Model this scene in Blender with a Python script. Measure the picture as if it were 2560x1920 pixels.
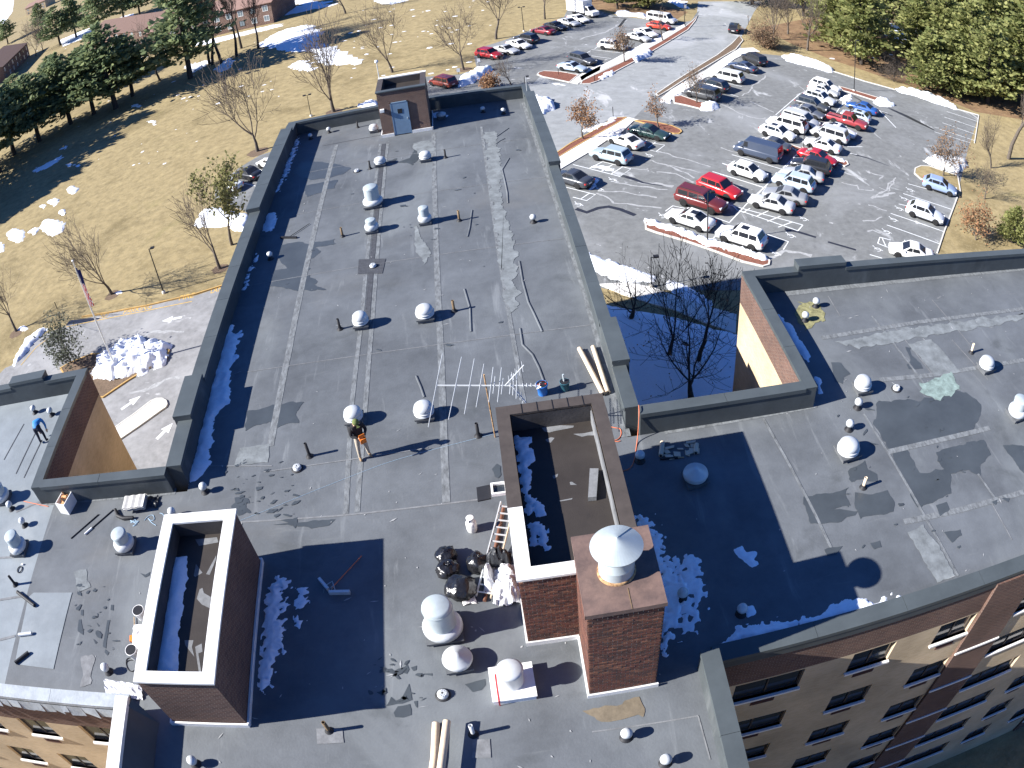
import bpy, bmesh, math, random
from math import sin, cos, pi, radians, sqrt, atan2, hypot
from mathutils import Vector, Matrix, noise
for o in list(bpy.data.objects): bpy.data.objects.remove(o)
C = bpy.context.scene
COL = C.collection
rnd = random.Random(7)
# ---------------------------------------------------------------- camera (drone lens with barrel distortion)
RZ = 19.0                      # roof level above the ground
CAMZ = 37.0
FPX, KD = 2082.575, -0.216063  # focal length in photo pixels, division-model distortion
YAW, PIT, ROL = radians(0.647156), radians(40.097477), radians(-7.306647)
fw = Vector((sin(YAW)*cos(PIT), cos(YAW)*cos(PIT), -sin(PIT)))
r0 = Vector((cos(YAW), -sin(YAW), 0)); u0 = r0.cross(fw)
cr_ = r0*cos(ROL) + u0*sin(ROL); cu_ = -r0*sin(ROL) + u0*cos(ROL)
cam = bpy.data.cameras.new('camera'); camo = bpy.data.objects.new('camera', cam); COL.objects.link(camo)
M = Matrix((cr_, cu_, -fw)).transposed().to_4x4(); M.translation = (0, 0, CAMZ)
camo.matrix_world = M
C.camera = camo
cam.type = 'PANO'; cam.panorama_type = 'FISHEYE_LENS_POLYNOMIAL'
cam.sensor_fit = 'HORIZONTAL'; cam.sensor_width = 36.0; cam.sensor_height = 27.0
cam.fisheye_fov = pi
cam.clip_start = 0.1; cam.clip_end = 6000
def _fit():
    import numpy as np
    r = np.linspace(0, 23, 400); d = r/36*2
    th = -np.arctan(d/(1+KD*d*d)*1280/FPX)
    A = np.stack([r**i for i in range(5)], 1)
    return np.linalg.lstsq(A, th, rcond=None)[0]
k = _fit()
cam.fisheye_polynomial_k0, cam.fisheye_polynomial_k1, cam.fisheye_polynomial_k2, cam.fisheye_polynomial_k3, cam.fisheye_polynomial_k4 = [float(a) for a in k]
# ---------------------------------------------------------------- world and sun
SUN_EL, SUN_AZ = radians(32.5), radians(7.5)     # sun in the west (-x), a few degrees to the south
sdir = Vector((-cos(SUN_EL)*cos(SUN_AZ), -cos(SUN_EL)*sin(SUN_AZ), sin(SUN_EL)))
W = bpy.data.worlds.new('World'); C.world = W; W.use_nodes = True
nt = W.node_tree; bg = nt.nodes['Background']
sky = nt.nodes.new('ShaderNodeTexSky'); sky.sky_type = 'NISHITA'; sky.sun_disc = False
sky.sun_elevation = SUN_EL; sky.sun_rotation = atan2(sdir.x, sdir.y)
sky.air_density = 1.0; sky.dust_density = 0.3; sky.ozone_density = 2.0
tint = nt.nodes.new('ShaderNodeMix'); tint.data_type = 'RGBA'; tint.blend_type = 'MULTIPLY'; tint.inputs['Factor'].default_value = 1
tint.inputs['B'].default_value = (0.34, 0.64, 1.22, 1)      # deep clear winter sky
nt.links.new(sky.outputs[0], tint.inputs['A']); nt.links.new(tint.outputs['Result'], bg.inputs[0]); bg.inputs[1].default_value = 0.052
sl = bpy.data.lights.new('sun', 'SUN'); sl.energy = 5.0; sl.angle = radians(0.5); sl.color = (1.0, 0.965, 0.92)
so = bpy.data.objects.new('sun', sl); COL.objects.link(so)
so.rotation_euler = sdir.to_track_quat('Z', 'Y').to_euler(); so.location = (-60, -20, 90)
C.view_settings.view_transform = 'Standard'; C.view_settings.look = 'None'
C.view_settings.gamma = 1.0; C.view_settings.use_curve_mapping = False
C.view_settings.exposure = 1.3
C.render.engine = 'CYCLES'; C.cycles.use_denoising = True
C.cycles.max_bounces = 6; C.cycles.transparent_max_bounces = 8
# ---------------------------------------------------------------- pixel -> world helpers
def ray(u, v):
    dx, dy = (u-1280)/1280, (v-960)/1280; s = 1+KD*(dx*dx+dy*dy)
    return (cr_*(dx/s) - cu_*(dy/s) + fw*(FPX/1280)).normalized()
def P(u, v, z):
    w = ray(u, v); t = (z-CAMZ)/w.z
    return Vector((w.x*t, w.y*t, z))
def RF(u, v, h=0.0): return P(u, v, RZ+h)
def GR(u, v, h=0.0): return P(u, v, h)
def cr(x0, y0, s, *pts): return [(x0+x/s, y0+y/s) for x, y in pts]
def tall(base, top, z0):
    B = P(*base, z0); w = ray(*top); t = (w.x*B.x+w.y*B.y)/(w.x*w.x+w.y*w.y)
    return CAMZ+t*w.z-z0
# ---------------------------------------------------------------- mesh builder
class MB:
    def __init__(s): s.v = []; s.f = []; s.m = []; s.sm = []
    def add(s, vs, fs, mi=0, smooth=False):
        n = len(s.v); s.v += [tuple(a) for a in vs]
        for f in fs: s.f.append([n+i for i in f]); s.m.append(mi); s.sm.append(smooth)
        return s
    def quad(s, a, b, c, d, mi=0): return s.add([a, b, c, d], [(0, 1, 2, 3)], mi)
    def box(s, x0, x1, y0, y1, z0, z1, mi=0, skip=''):
        vs = [(x0,y0,z0),(x1,y0,z0),(x1,y1,z0),(x0,y1,z0),(x0,y0,z1),(x1,y0,z1),(x1,y1,z1),(x0,y1,z1)]
        fs = {'b':(3,2,1,0),'t':(4,5,6,7),'s':(0,1,5,4),'e':(1,2,6,5),'n':(2,3,7,6),'w':(3,0,4,7)}
        return s.add(vs, [f for k_, f in fs.items() if k_ not in skip], mi)
    def obox(s, c, ax, ay, az, mi=0):   # oriented box, half-axis vectors
        c, ax, ay, az = map(Vector, (c, ax, ay, az))
        vs = [c+i*ax+j*ay+k_*az for k_ in (-1, 1) for i, j in ((-1,-1),(1,-1),(1,1),(-1,1))]
        return s.add(vs, [(3,2,1,0),(4,5,6,7),(0,1,5,4),(1,2,6,5),(2,3,7,6),(3,0,4,7)], mi)
    def bar(s, a, b, w, h, mi=0, up=(0, 0, 1)):
        a, b = Vector(a), Vector(b); d = (b-a); L = d.length/2; d.normalize()
        sd = d.cross(Vector(up))
        if sd.length < 1e-4: sd = d.cross(Vector((1, 0, 0)))
        sd.normalize(); n = sd.cross(d)
        return s.obox((a+b)/2, d*L, sd*(w/2), n*(h/2), mi)
    def tube(s, pts, rad, n=6, mi=0, cap=True, smooth=True):
        pts = [Vector(p) for p in pts]; m = len(pts)
        if not hasattr(rad, '__len__'): rad = [rad]*m
        vs = []; prev = None
        for i, p in enumerate(pts):
            d = (pts[min(i+1, m-1)]-pts[max(i-1, 0)])
            if d.length < 1e-7: d = Vector((0, 0, 1))
            d.normalize()
            if prev is None:
                a = d.cross(Vector((0, 0, 1)) if abs(d.z) < .9 else Vector((1, 0, 0)))
            else: a = prev - d*prev.dot(d)
            if a.length < 1e-6: a = d.orthogonal()
            a.normalize(); prev = a; b = d.cross(a)
            for j in range(n):
                t = 2*pi*j/n; vs.append(p+(a*cos(t)+b*sin(t))*rad[i])
        fs = [(i*n+j, i*n+(j+1) % n, (i+1)*n+(j+1) % n, (i+1)*n+j) for i in range(m-1) for j in range(n)]
        s.add(vs, fs, mi, smooth)
        if cap and n > 2:
            s.add(vs[:n], [tuple(range(n-1, -1, -1))], mi); s.add(vs[-n:], [tuple(range(n))], mi)
        return s
    def lathe(s, prof, n=20, mi=0, c=(0, 0, 0), smooth=True, sx=1, sy=1):
        vs = [(c[0]+r*cos(2*pi*j/n)*sx, c[1]+r*sin(2*pi*j/n)*sy, c[2]+z) for r, z in prof for j in range(n)]
        fs = [(i*n+j, i*n+(j+1) % n, (i+1)*n+(j+1) % n, (i+1)*n+j) for i in range(len(prof)-1) for j in range(n)]
        s.add(vs, fs, mi, smooth)
        if prof[0][0] > 1e-4: s.add(vs[:n], [tuple(range(n-1, -1, -1))], mi)
        if prof[-1][0] > 1e-4: s.add(vs[-n:], [tuple(range(n))], mi)
        return s
    def poly(s, pts, z, mi=0):          # flat polygon, pts (x,y)
        pts = [(p[0], p[1]) for p in pts]
        if area(pts) < 0: pts = pts[::-1]
        return s.add([(x, y, z) for x, y in pts], [tuple(range(len(pts)))], mi)
    def prism(s, pts, z0, z1, mi=0, mside=None, bottom=False):
        pts = [(p[0], p[1]) for p in pts]
        if area(pts) < 0: pts = pts[::-1]
        n = len(pts); vs = [(x, y, z0) for x, y in pts]+[(x, y, z1) for x, y in pts]
        s.add(vs, [tuple(range(n, 2*n))], mi)
        s.add(vs, [(i, (i+1) % n, n+(i+1) % n, n+i) for i in range(n)], mi if mside is None else mside)
        if bottom: s.add(vs, [tuple(range(n-1, -1, -1))], mi)
        return s
    def ribbon(s, pts, w, z, mi=0):
        pts = [Vector((p[0], p[1])) for p in pts]; n = len(pts); vs = []
        if not hasattr(w, '__len__'): w = [w]*n
        for i, p in enumerate(pts):
            d = pts[min(i+1, n-1)]-pts[max(i-1, 0)]; d.normalize(); q = Vector((-d.y, d.x))*w[i]/2
            vs += [(p.x+q.x, p.y+q.y, z), (p.x-q.x, p.y-q.y, z)]
        return s.add(vs, [(2*i, 2*i+1, 2*i+3, 2*i+2) for i in range(n-1)], mi)
    def xf(s, mat):
        s.v = [tuple(mat @ Vector(a)) for a in s.v]; return s
    def mesh(s, name, mats):
        me = bpy.data.meshes.new(name); me.from_pydata(s.v, [], s.f)
        if not isinstance(mats, (list, tuple)): mats = [mats]
        for m in mats: me.materials.append(m)
        me.polygons.foreach_set('material_index', s.m); me.polygons.foreach_set('use_smooth', s.sm)
        me.update(); return me
    def build(s, name, mats, parent=None, loc=None, label=None):
        return link(name, s.mesh(name, mats), parent, loc, label)
def area(p): return sum(p[i][0]*p[(i+1) % len(p)][1]-p[(i+1) % len(p)][0]*p[i][1] for i in range(len(p)))/2
def link(name, me, parent=None, loc=None, label=None):
    o = bpy.data.objects.new(name, me); COL.objects.link(o)
    if parent: o.parent = parent
    if loc is not None: o.location = loc
    if label: o['label'] = label
    return o
def tag(o, label=None, cat=None, group=None, kind=None):
    if label: o['label'] = label
    if cat: o['category'] = cat
    if group: o['group'] = group
    if kind: o['kind'] = kind
    return o
def thing(name, label, cat, loc=(0, 0, 0), rz=0, group=None):
    o = bpy.data.objects.new(name, None); COL.objects.link(o); o.empty_display_size = .3
    o.location = loc; o.rotation_euler = (0, 0, rz)
    return tag(o, label, cat, group)
def dup(root, loc, rz=0, label=None, group=None, scale=None):
    def cp(o, par):
        c = o.copy(); COL.objects.link(c)
        if par is not None: c.parent = par
        for ch in list(KIDS.get(o.name, ())): cp(ch, c)
        return c
    r = cp(root, None); r.location = loc; r.rotation_euler = (0, 0, rz)
    if label: r['label'] = label
    if group: r['group'] = group
    if scale is not None: r.scale = scale if hasattr(scale, '__len__') else (scale,)*3
    return r
KIDS = {}
def kids(root):
    for o in bpy.data.objects:
        pass
def index_kids(root):
    st = [root]
    while st:
        o = st.pop(); KIDS[o.name] = list(o.children); st += KIDS[o.name]
# ---------------------------------------------------------------- materials
def newmat(name):
    m = bpy.data.materials.new(name); m.use_nodes = True
    return m, m.node_tree, m.node_tree.nodes['Principled BSDF']
def pm(name, col, rough=.8, var=.2, scale=2.0, bump=0.0, metal=0.0, bscale=None, spec=.3, stretch=(1, 1, 1), hue=None, coord='pos', coat=0.0):
    """plain procedural material: base colour varied by two octaves of noise, optional bump"""
    m, t, b = newmat(name); N, L = t.nodes, t.links
    if coord == 'pos': src = N.new('ShaderNodeNewGeometry').outputs['Position']
    else: src = N.new('ShaderNodeTexCoord').outputs['Object']
    mp = N.new('ShaderNodeMapping'); mp.inputs['Scale'].default_value = stretch; L.new(src, mp.inputs[0])
    n1 = N.new('ShaderNodeTexNoise'); n1.inputs['Scale'].default_value = scale; n1.inputs['Detail'].default_value = 6; n1.inputs['Roughness'].default_value = .65
    L.new(mp.outputs[0], n1.inputs[0])
    rp = N.new('ShaderNodeValToRGB'); L.new(n1.outputs['Fac'], rp.inputs[0])
    lo = [max(0, c*(1-var)) for c in col]; hi = [min(1, c*(1+var)) for c in (hue or col)]
    rp.color_ramp.elements[0].position = .3; rp.color_ramp.elements[1].position = .7
    rp.color_ramp.elements[0].color = (*lo, 1); rp.color_ramp.elements[1].color = (*hi, 1)
    L.new(rp.outputs[0], b.inputs['Base Color'])
    b.inputs['Roughness'].default_value = rough; b.inputs['Metallic'].default_value = metal
    b.inputs['Specular IOR Level'].default_value = spec
    if coat: b.inputs['Coat Weight'].default_value = coat; b.inputs['Coat Roughness'].default_value = .08
    if bump:
        n2 = N.new('ShaderNodeTexNoise'); n2.inputs['Scale'].default_value = bscale or scale*6; n2.inputs['Detail'].default_value = 4
        L.new(mp.outputs[0], n2.inputs[0])
        bp = N.new('ShaderNodeBump'); bp.inputs['Strength'].default_value = bump; bp.inputs['Distance'].default_value = .05
        L.new(n2.outputs['Fac'], bp.inputs['Height']); L.new(bp.outputs[0], b.inputs['Normal'])
    return m
def layered(name, base, layers, rough=.85, bump=.15, bscale=30, spec=.25):
    """base noise colour plus layers (colour, scale, stretch, lo, hi, strength) mixed over it by thresholded noise"""
    m, t, b = newmat(name); N, L = t.nodes, t.links
    src = N.new('ShaderNodeNewGeometry').outputs['Position']
    n0 = N.new('ShaderNodeTexNoise'); n0.inputs['Scale'].default_value = base[3]; n0.inputs['Detail'].default_value = 8; n0.inputs['Roughness'].default_value = .7
    L.new(src, n0.inputs[0]); rp = N.new('ShaderNodeValToRGB'); L.new(n0.outputs['Fac'], rp.inputs[0])
    c, v = base[:3], base[4]
    rp.color_ramp.elements[0].position = .28; rp.color_ramp.elements[1].position = .72
    rp.color_ramp.elements[0].color = (*[x*(1-v) for x in c], 1); rp.color_ramp.elements[1].color = (*[min(1, x*(1+v)) for x in c], 1)
    cur = rp.outputs[0]
    for col, sc, st, lo, hi, amt in layers:
        mp = N.new('ShaderNodeMapping'); mp.inputs['Scale'].default_value = st; mp.inputs['Location'].default_value = (sc*3.1, sc*7.7, 1.3); L.new(src, mp.inputs[0])
        n = N.new('ShaderNodeTexNoise'); n.inputs['Scale'].default_value = sc; n.inputs['Detail'].default_value = 7; n.inputs['Roughness'].default_value = .62; n.inputs['Distortion'].default_value = .6
        L.new(mp.outputs[0], n.inputs[0])
        mr = N.new('ShaderNodeMapRange'); mr.interpolation_type = 'SMOOTHSTEP'
        mr.inputs['From Min'].default_value = lo; mr.inputs['From Max'].default_value = hi; mr.inputs['To Max'].default_value = amt
        L.new(n.outputs['Fac'], mr.inputs['Value'])
        mx = N.new('ShaderNodeMix'); mx.data_type = 'RGBA'; L.new(mr.outputs[0], mx.inputs['Factor'])
        L.new(cur, mx.inputs['A']); mx.inputs['B'].default_value = (*col, 1); cur = mx.outputs['Result']
    L.new(cur, b.inputs['Base Color']); b.inputs['Roughness'].default_value = rough; b.inputs['Specular IOR Level'].default_value = spec
    if bump:
        n2 = N.new('ShaderNodeTexNoise'); n2.inputs['Scale'].default_value = bscale; n2.inputs['Detail'].default_value = 5; L.new(src, n2.inputs[0])
        bp = N.new('ShaderNodeBump'); bp.inputs['Strength'].default_value = bump; bp.inputs['Distance'].default_value = .04
        L.new(n2.outputs['Fac'], bp.inputs['Height']); L.new(bp.outputs[0], b.inputs['Normal'])
    return m
def brickmat(name, c1, c2, mortar, w=.21, h=.075, axis='x'):
    m, t, b = newmat(name); N, L = t.nodes, t.links
    g = N.new('ShaderNodeNewGeometry'); sp = N.new('ShaderNodeSeparateXYZ'); L.new(g.outputs['Position'], sp.inputs[0])
    ad = N.new('ShaderNodeMath'); ad.operation = 'ADD'; L.new(sp.outputs['X'], ad.inputs[0]); L.new(sp.outputs['Y'], ad.inputs[1])
    cb = N.new('ShaderNodeCombineXYZ'); L.new(ad.outputs[0], cb.inputs['X']); L.new(sp.outputs['Z'], cb.inputs['Y'])
    br = N.new('ShaderNodeTexBrick'); L.new(cb.outputs[0], br.inputs['Vector'])
    br.inputs['Color1'].default_value = (*c1, 1); br.inputs['Color2'].default_value = (*c2, 1); br.inputs['Mortar'].default_value = (*mortar, 1)
    br.inputs['Scale'].default_value = 1; br.inputs['Brick Width'].default_value = w; br.inputs['Row Height'].default_value = h; br.inputs['Mortar Size'].default_value = .007
    n = N.new('ShaderNodeTexNoise'); n.inputs['Scale'].default_value = .5; n.inputs['Detail'].default_value = 6; L.new(g.outputs['Position'], n.inputs[0])
    mr = N.new('ShaderNodeMapRange'); mr.inputs['From Min'].default_value = .3; mr.inputs['From Max'].default_value = .7; mr.inputs['To Min'].default_value = .78; mr.inputs['To Max'].default_value = 1.15; L.new(n.outputs['Fac'], mr.inputs['Value'])
    mx = N.new('ShaderNodeVectorMath'); mx.operation = 'SCALE'; L.new(br.outputs['Color'], mx.inputs[0]); L.new(mr.outputs[0], mx.inputs['Scale'])
    L.new(mx.outputs[0], b.inputs['Base Color']); b.inputs['Roughness'].default_value = .9; b.inputs['Specular IOR Level'].default_value = .15
    bp = N.new('ShaderNodeBump'); bp.inputs['Strength'].default_value = .5; bp.inputs['Distance'].default_value = .01; bp.invert = True
    L.new(br.outputs['Fac'], bp.inputs['Height']); L.new(bp.outputs[0], b.inputs['Normal'])
    return m
MT = {}
MT['roof'] = layered('roof_membrane', (.108, .117, .125, .35, .34), [
    ((.175, .19, .195), .20, (1, .55, 1), .48, .74, .7), ((.24, .255, .26), 1.3, (1.6, .22, 1), .58, .76, .5), ((.17, .18, .18), 2.2, (.25, 1.8, 1), .60, .78, .4),
    ((.062, .068, .07), .5, (1, 1, 1), .57, .75, .55), ((.36, .37, .37), 9, (1, 1, 1), .70, .78, .35), ((.16, .15, .13), .12, (1, 1, 1), .55, .75, .3)], rough=.62, bump=.12, bscale=14, spec=.35)
MT['roofw'] = layered('roof_membrane_light', (.21, .235, .25, .5, .2), [
    ((.30, .32, .33), .5, (1, 1, 1), .50, .75, .5), ((.15, .165, .175), .9, (.3, 1.5, 1), .58, .78, .45)], rough=.6, bump=.12, bscale=12)
MT['seam'] = pm('seam_tape', (.15, .16, .165), .75, .45, 7, .2, stretch=(1, .4, 1))
MT['seamd'] = pm('seam_tape_dark', (.06, .063, .07), .7, .3, 5, .2)
MT['wet'] = pm('damp_membrane', (.058, .067, .073), .35, .18, .8, .04, spec=.5)
MT['patchl'] = pm('dry_membrane', (.17, .175, .18), .8, .3, 3, .1)
MT['parapet'] = layered('parapet_flashing', (.062, .071, .074, .8, .25), [((.17, .18, .18), .6, (1, 1, .3), .52, .75, .5), ((.05, .055, .06), 1.2, (1, 1, .2), .6, .8, .5)], rough=.6, bump=.1)
MT['coping'] = pm('coping_metal', (.068, .080, .083), .5, .16, .9, .05, spec=.4)
MT['copingw'] = pm('coping_white', (.74, .73, .69), .5, .08, 3, .05)
MT['copingbr'] = pm('coping_brown', (.070, .058, .050), .5, .18, 2, .05)
MT['brown'] = brickmat('brown_brick', (.10, .058, .048), (.15, .083, .062), (.22, .18, .15))
MT['tan'] = brickmat('tan_brick', (.54, .42, .27), (.47, .36, .225), (.50, .42, .31))
MT['brick1'] = pm('brick_a', (.125, .052, .038), .9, .25, 9, .15)
MT['brick2'] = pm('brick_b', (.085, .045, .036), .9, .25, 9, .15)
MT['brick3'] = pm('brick_c', (.17, .078, .05), .9, .25, 9, .15)
MT['mortar'] = pm('mortar', (.74, .58, .40), .95, .2, 6, .2)
MT['flash'] = pm('white_flashing', (.66, .66, .64), .5, .12, 5, .05)
MT['steel'] = pm('galvanised_cowl', (.40, .45, .46), .42, .06, 6, 0, metal=.12, spec=.5)
MT['alu'] = pm('spun_aluminium', (.55, .57, .57), .42, .05, 5, 0, metal=.15)
MT['rust'] = pm('rusted_steel', (.24, .10, .05), .85, .45, 14, .2, hue=(.42, .27, .13))
MT['capmetal'] = pm('chimney_cap', (.12, .086, .078), .55, .25, 2.5, .08, hue=(.16, .105, .085))
MT['snow'] = pm('snow', (.82, .85, .90), .85, .06, 8, .35, bscale=5)
MT['snowshade'] = pm('shaded_debris_snow', (.62, .63, .63), .9, .25, 5, .5, bscale=4)  # shade on the heap and its debris both put into the grey
MT['grass'] = layered('dry_lawn', (.285, .225, .115, .8, .36), [
    ((.13, .10, .045), .10, (1, 1, 1), .50, .72, .65), ((.36, .30, .18), 3.5, (1, 1, 1), .50, .75, .6), ((.085, .065, .035), .055, (1, 1, 1), .60, .78, .55),
    ((.14, .085, .05), 5, (1, 1, 1), .62, .75, .5), ((.17, .16, .05), .16, (1, 1, 1), .6, .8, .4)], rough=.95, bump=.6, bscale=9)
MT['asphalt'] = layered('asphalt', (.165, .17, .168, 1.2, .25), [
    ((.27, .28, .285), .09, (1, 1, 1), .46, .72, .75), ((.50, .51, .51), .20, (1.4, .7, 1), .60, .69, .7), ((.10, .10, .105), .35, (1, 1, 1), .63, .72, .5), ((.62, .62, .62), .55, (1, 1, 1), .655, .70, .6)], rough=.85, bump=.25, bscale=40)
MT['asphaltd'] = layered('asphalt_driveway', (.24, .24, .24, 1.2, .25), [((.36, .36, .36), .14, (1, 1, 1), .46, .7, .7), ((.55, .55, .55), .5, (1, 1, 1), .63, .70, .6), ((.06, .06, .06), .4, (1, 1, 1), .62, .72, .5)], rough=.85, bump=.25, bscale=40)
MT['road'] = layered('road_asphalt', (.26, .27, .27, .8, .18), [((.42, .43, .44), .10, (1, 1, 1), .48, .7, .7), ((.55, .55, .55), .3, (1, .5, 1), .61, .70, .6), ((.11, .11, .112), .3, (1, 1, 1), .6, .75, .5)], rough=.85, bump=.2, bscale=40)
MT['concrete'] = pm('concrete', (.68, .66, .62), .85, .10, 1.5, .1)
MT['kerb'] = pm('kerb_concrete', (.55, .53, .48), .85, .15, 2, .1)
MT['kerby'] = pm('kerb_yellow', (.47, .30, .11), .7, .2, 2, .1)
MT['mulch'] = pm('red_mulch', (.19, .075, .05), .95, .45, 7, .8, bscale=12)
MT['mulchb'] = pm('brown_mulch', (.15, .105, .07), .95, .4, 6, .8, bscale=12)
MT['paint'] = pm('white_road_paint', (.72, .74, .74), .7, .15, 4)
MT['painty'] = pm('yellow_road_paint', (.62, .40, .10), .7, .2, 4)
MT['streak'] = pm('melt_water', (.03, .03, .034), .3, .2, 3, spec=.5)
MT['salt'] = pm('salt_residue', (.33, .335, .335), .9, .25, 3)
MT['bark'] = pm('bark_grey', (.105, .088, .072), .95, .3, 5, .4, bscale=14)
MT['barkd'] = pm('bark_dark', (.05, .042, .036), .95, .3, 5, .4, bscale=14)
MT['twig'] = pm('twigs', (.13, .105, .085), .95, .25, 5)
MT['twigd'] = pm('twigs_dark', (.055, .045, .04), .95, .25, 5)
def leafmat(name, a, b_, tr=.25):
    m, t, b = newmat(name); N, L = t.nodes, t.links
    oi = N.new('ShaderNodeNewGeometry'); rp = N.new('ShaderNodeValToRGB')
    L.new(oi.outputs['Random Per Island'], rp.inputs[0]); rp.color_ramp.elements[0].color = (*a, 1); rp.color_ramp.elements[1].color = (*b_, 1)
    L.new(rp.outputs[0], b.inputs['Base Color']); b.inputs['Roughness'].default_value = .75; b.inputs['Specular IOR Level'].default_value = .2
    tb = N.new('ShaderNodeBsdfTranslucent'); L.new(rp.outputs[0], tb.inputs['Color']); mx = N.new('ShaderNodeMixShader'); mx.inputs[0].default_value = tr
    L.new(b.outputs[0], mx.inputs[1]); L.new(tb.outputs[0], mx.inputs[2]); L.new(mx.outputs[0], N['Material Output'].inputs['Surface'])
    return m
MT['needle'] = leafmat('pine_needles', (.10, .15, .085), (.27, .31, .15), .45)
MT['needley'] = leafmat('pine_needles_yellow', (.15, .18, .06), (.36, .36, .14), .45)  # yellow-green needles, their own colour
MT['oak'] = leafmat('brown_leaves', (.20, .10, .05), (.36, .21, .11))
MT['olive'] = leafmat('olive_leaves', (.15, .16, .06), (.30, .28, .12), .4)
MT['spruce'] = leafmat('grey_needles', (.07, .085, .06), (.14, .15, .11))
MT['shrubl'] = leafmat('brown_twig_leaves', (.15, .095, .06), (.26, .17, .10))
MT['litter'] = layered('leaf_litter', (.20, .125, .07, .5, .4), [((.30, .22, .11), 1.2, (1, 1, 1), .5, .7, .6), ((.09, .055, .035), .6, (1, 1, 1), .55, .75, .6)], rough=.95, bump=.6, bscale=9)
MT['glass'] = pm('window_glass', (.03, .036, .042), .08, .2, .6, spec=.6)
MT['carglass'] = pm('car_glass', (.018, .02, .024), .07, .1, 3, spec=.6)
MT['tyre'] = pm('tyre_rubber', (.016, .016, .017), .85, .1, 6)
MT['rim'] = pm('alloy_rim', (.52, .53, .53), .4, .06, 9)
MT['trim'] = pm('black_trim', (.02, .02, .022), .5, .1, 5)
MT['lampw'] = pm('headlight_glass', (.75, .76, .78), .12, .05, 5, spec=.6)
MT['lampr'] = pm('taillight', (.45, .03, .03), .25, .1, 6, spec=.5)
MT['frame'] = pm('window_frame', (.05, .042, .04), .5, .1, 5)
MT['sill'] = pm('stone_sill', (.74, .72, .68), .7, .08, 5)
MT['blackp'] = pm('black_pipe', (.022, .022, .024), .6, .2, 8)
MT['rustp'] = pm('weathered_pipe', (.16, .11, .06), .75, .35, 8)
MT['lead'] = pm('bright_pipe', (.62, .63, .62), .4, .1, 6, metal=.3)
MT['white'] = pm('white_paint', (.80, .79, .76), .45, .06, 4)
MT['doorblue'] = pm('grey_blue_door', (.16, .24, .33), .5, .08, 3)
MT['bag'] = pm('black_plastic_bag', (.014, .014, .016), .22, .2, 4, .5, spec=.6, bscale=9)
MT['tarp'] = pm('grey_tarp', (.62, .63, .64), .45, .25, 5, .3, spec=.4)
MT['tarpd'] = pm('black_tarp', (.03, .032, .036), .35, .25, 5, .4, spec=.5)
MT['wood'] = pm('bare_timber', (.46, .32, .18), .8, .2, 8, .1, stretch=(1, .2, 1))
MT['patchw'] = pm('pale_sheets', (.48, .47, .44), .8, .15, 5, .1)
MT['wood2'] = pm('orange_timber', (.50, .26, .12), .8, .3, 6, .1)
MT['roll'] = pm('tan_roll', (.62, .50, .36), .8, .12, 5, .1)
MT['orange'] = pm('orange_plastic', (.72, .20, .03), .5, .12, 6)
MT['cord'] = pm('orange_cord', (.55, .16, .08), .6, .1, 8)
MT['rope'] = pm('pale_rope', (.30, .42, .52), .8, .15, 12)
MT['bluep'] = pm('blue_plastic', (.03, .16, .50), .4, .12, 5)
MT['teal'] = pm('teal_plastic', (.03, .10, .13), .4, .12, 5)
MT['redp'] = pm('red_paint', (.50, .03, .03), .5, .12, 5)
MT['skin'] = pm('skin', (.52, .32, .22), .6, .08, 6)
# ================================================================ SETTING: ground
def gpoly(name, pts, z, mat, kind='structure', cat=None, label=None, parent=None):
    b = MB(); b.poly(pts, z); o = b.build(name, mat, parent)
    return tag(o, label, cat, kind=kind)
def G2(px): return [GR(u, v)[:2] for u, v in px]
b = MB()
b.quad((-3000, -400, 0), (3000, -400, 0), (3000, 4500, 0), (-3000, 4500, 0))
tag(b.build('ground', MT['grass']), 'dry tan winter lawn around the building', kind='structure')
# ================================================================ THE BUILDING
bld = thing('apartment_building', 'large brick apartment building with flat dark roofs and three wings', 'building', (0, 0, 0))
XW, XE, YN = -11.1, 3.55, 49.0           # main wing, inner faces of the parapets
OW, OE, ON = -11.65, 3.95, 49.35
PH = .85                                  # parapet height
FAR = 62
# --- roof membrane
b = MB()
for (x0, x1, y0, y1, mi) in ((XW, XE, 18.1, YN, 0), (-17.25, FAR, 9.5, 18.1, 0), (-FAR, -17.25, 9.5, 18.1, 1), (10.0, FAR, 18.1, 24.75, 0), (-FAR, -17.95, 18.1, 24.75, 1), (-11.3, 3.8, -8, 9.5, 0)):
    b.quad((x0, y0, RZ), (x1, y0, RZ), (x1, y1, RZ), (x0, y1, RZ), mi)
b.build('roof_membrane', [MT['roof'], MT['roofw']], bld)
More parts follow.
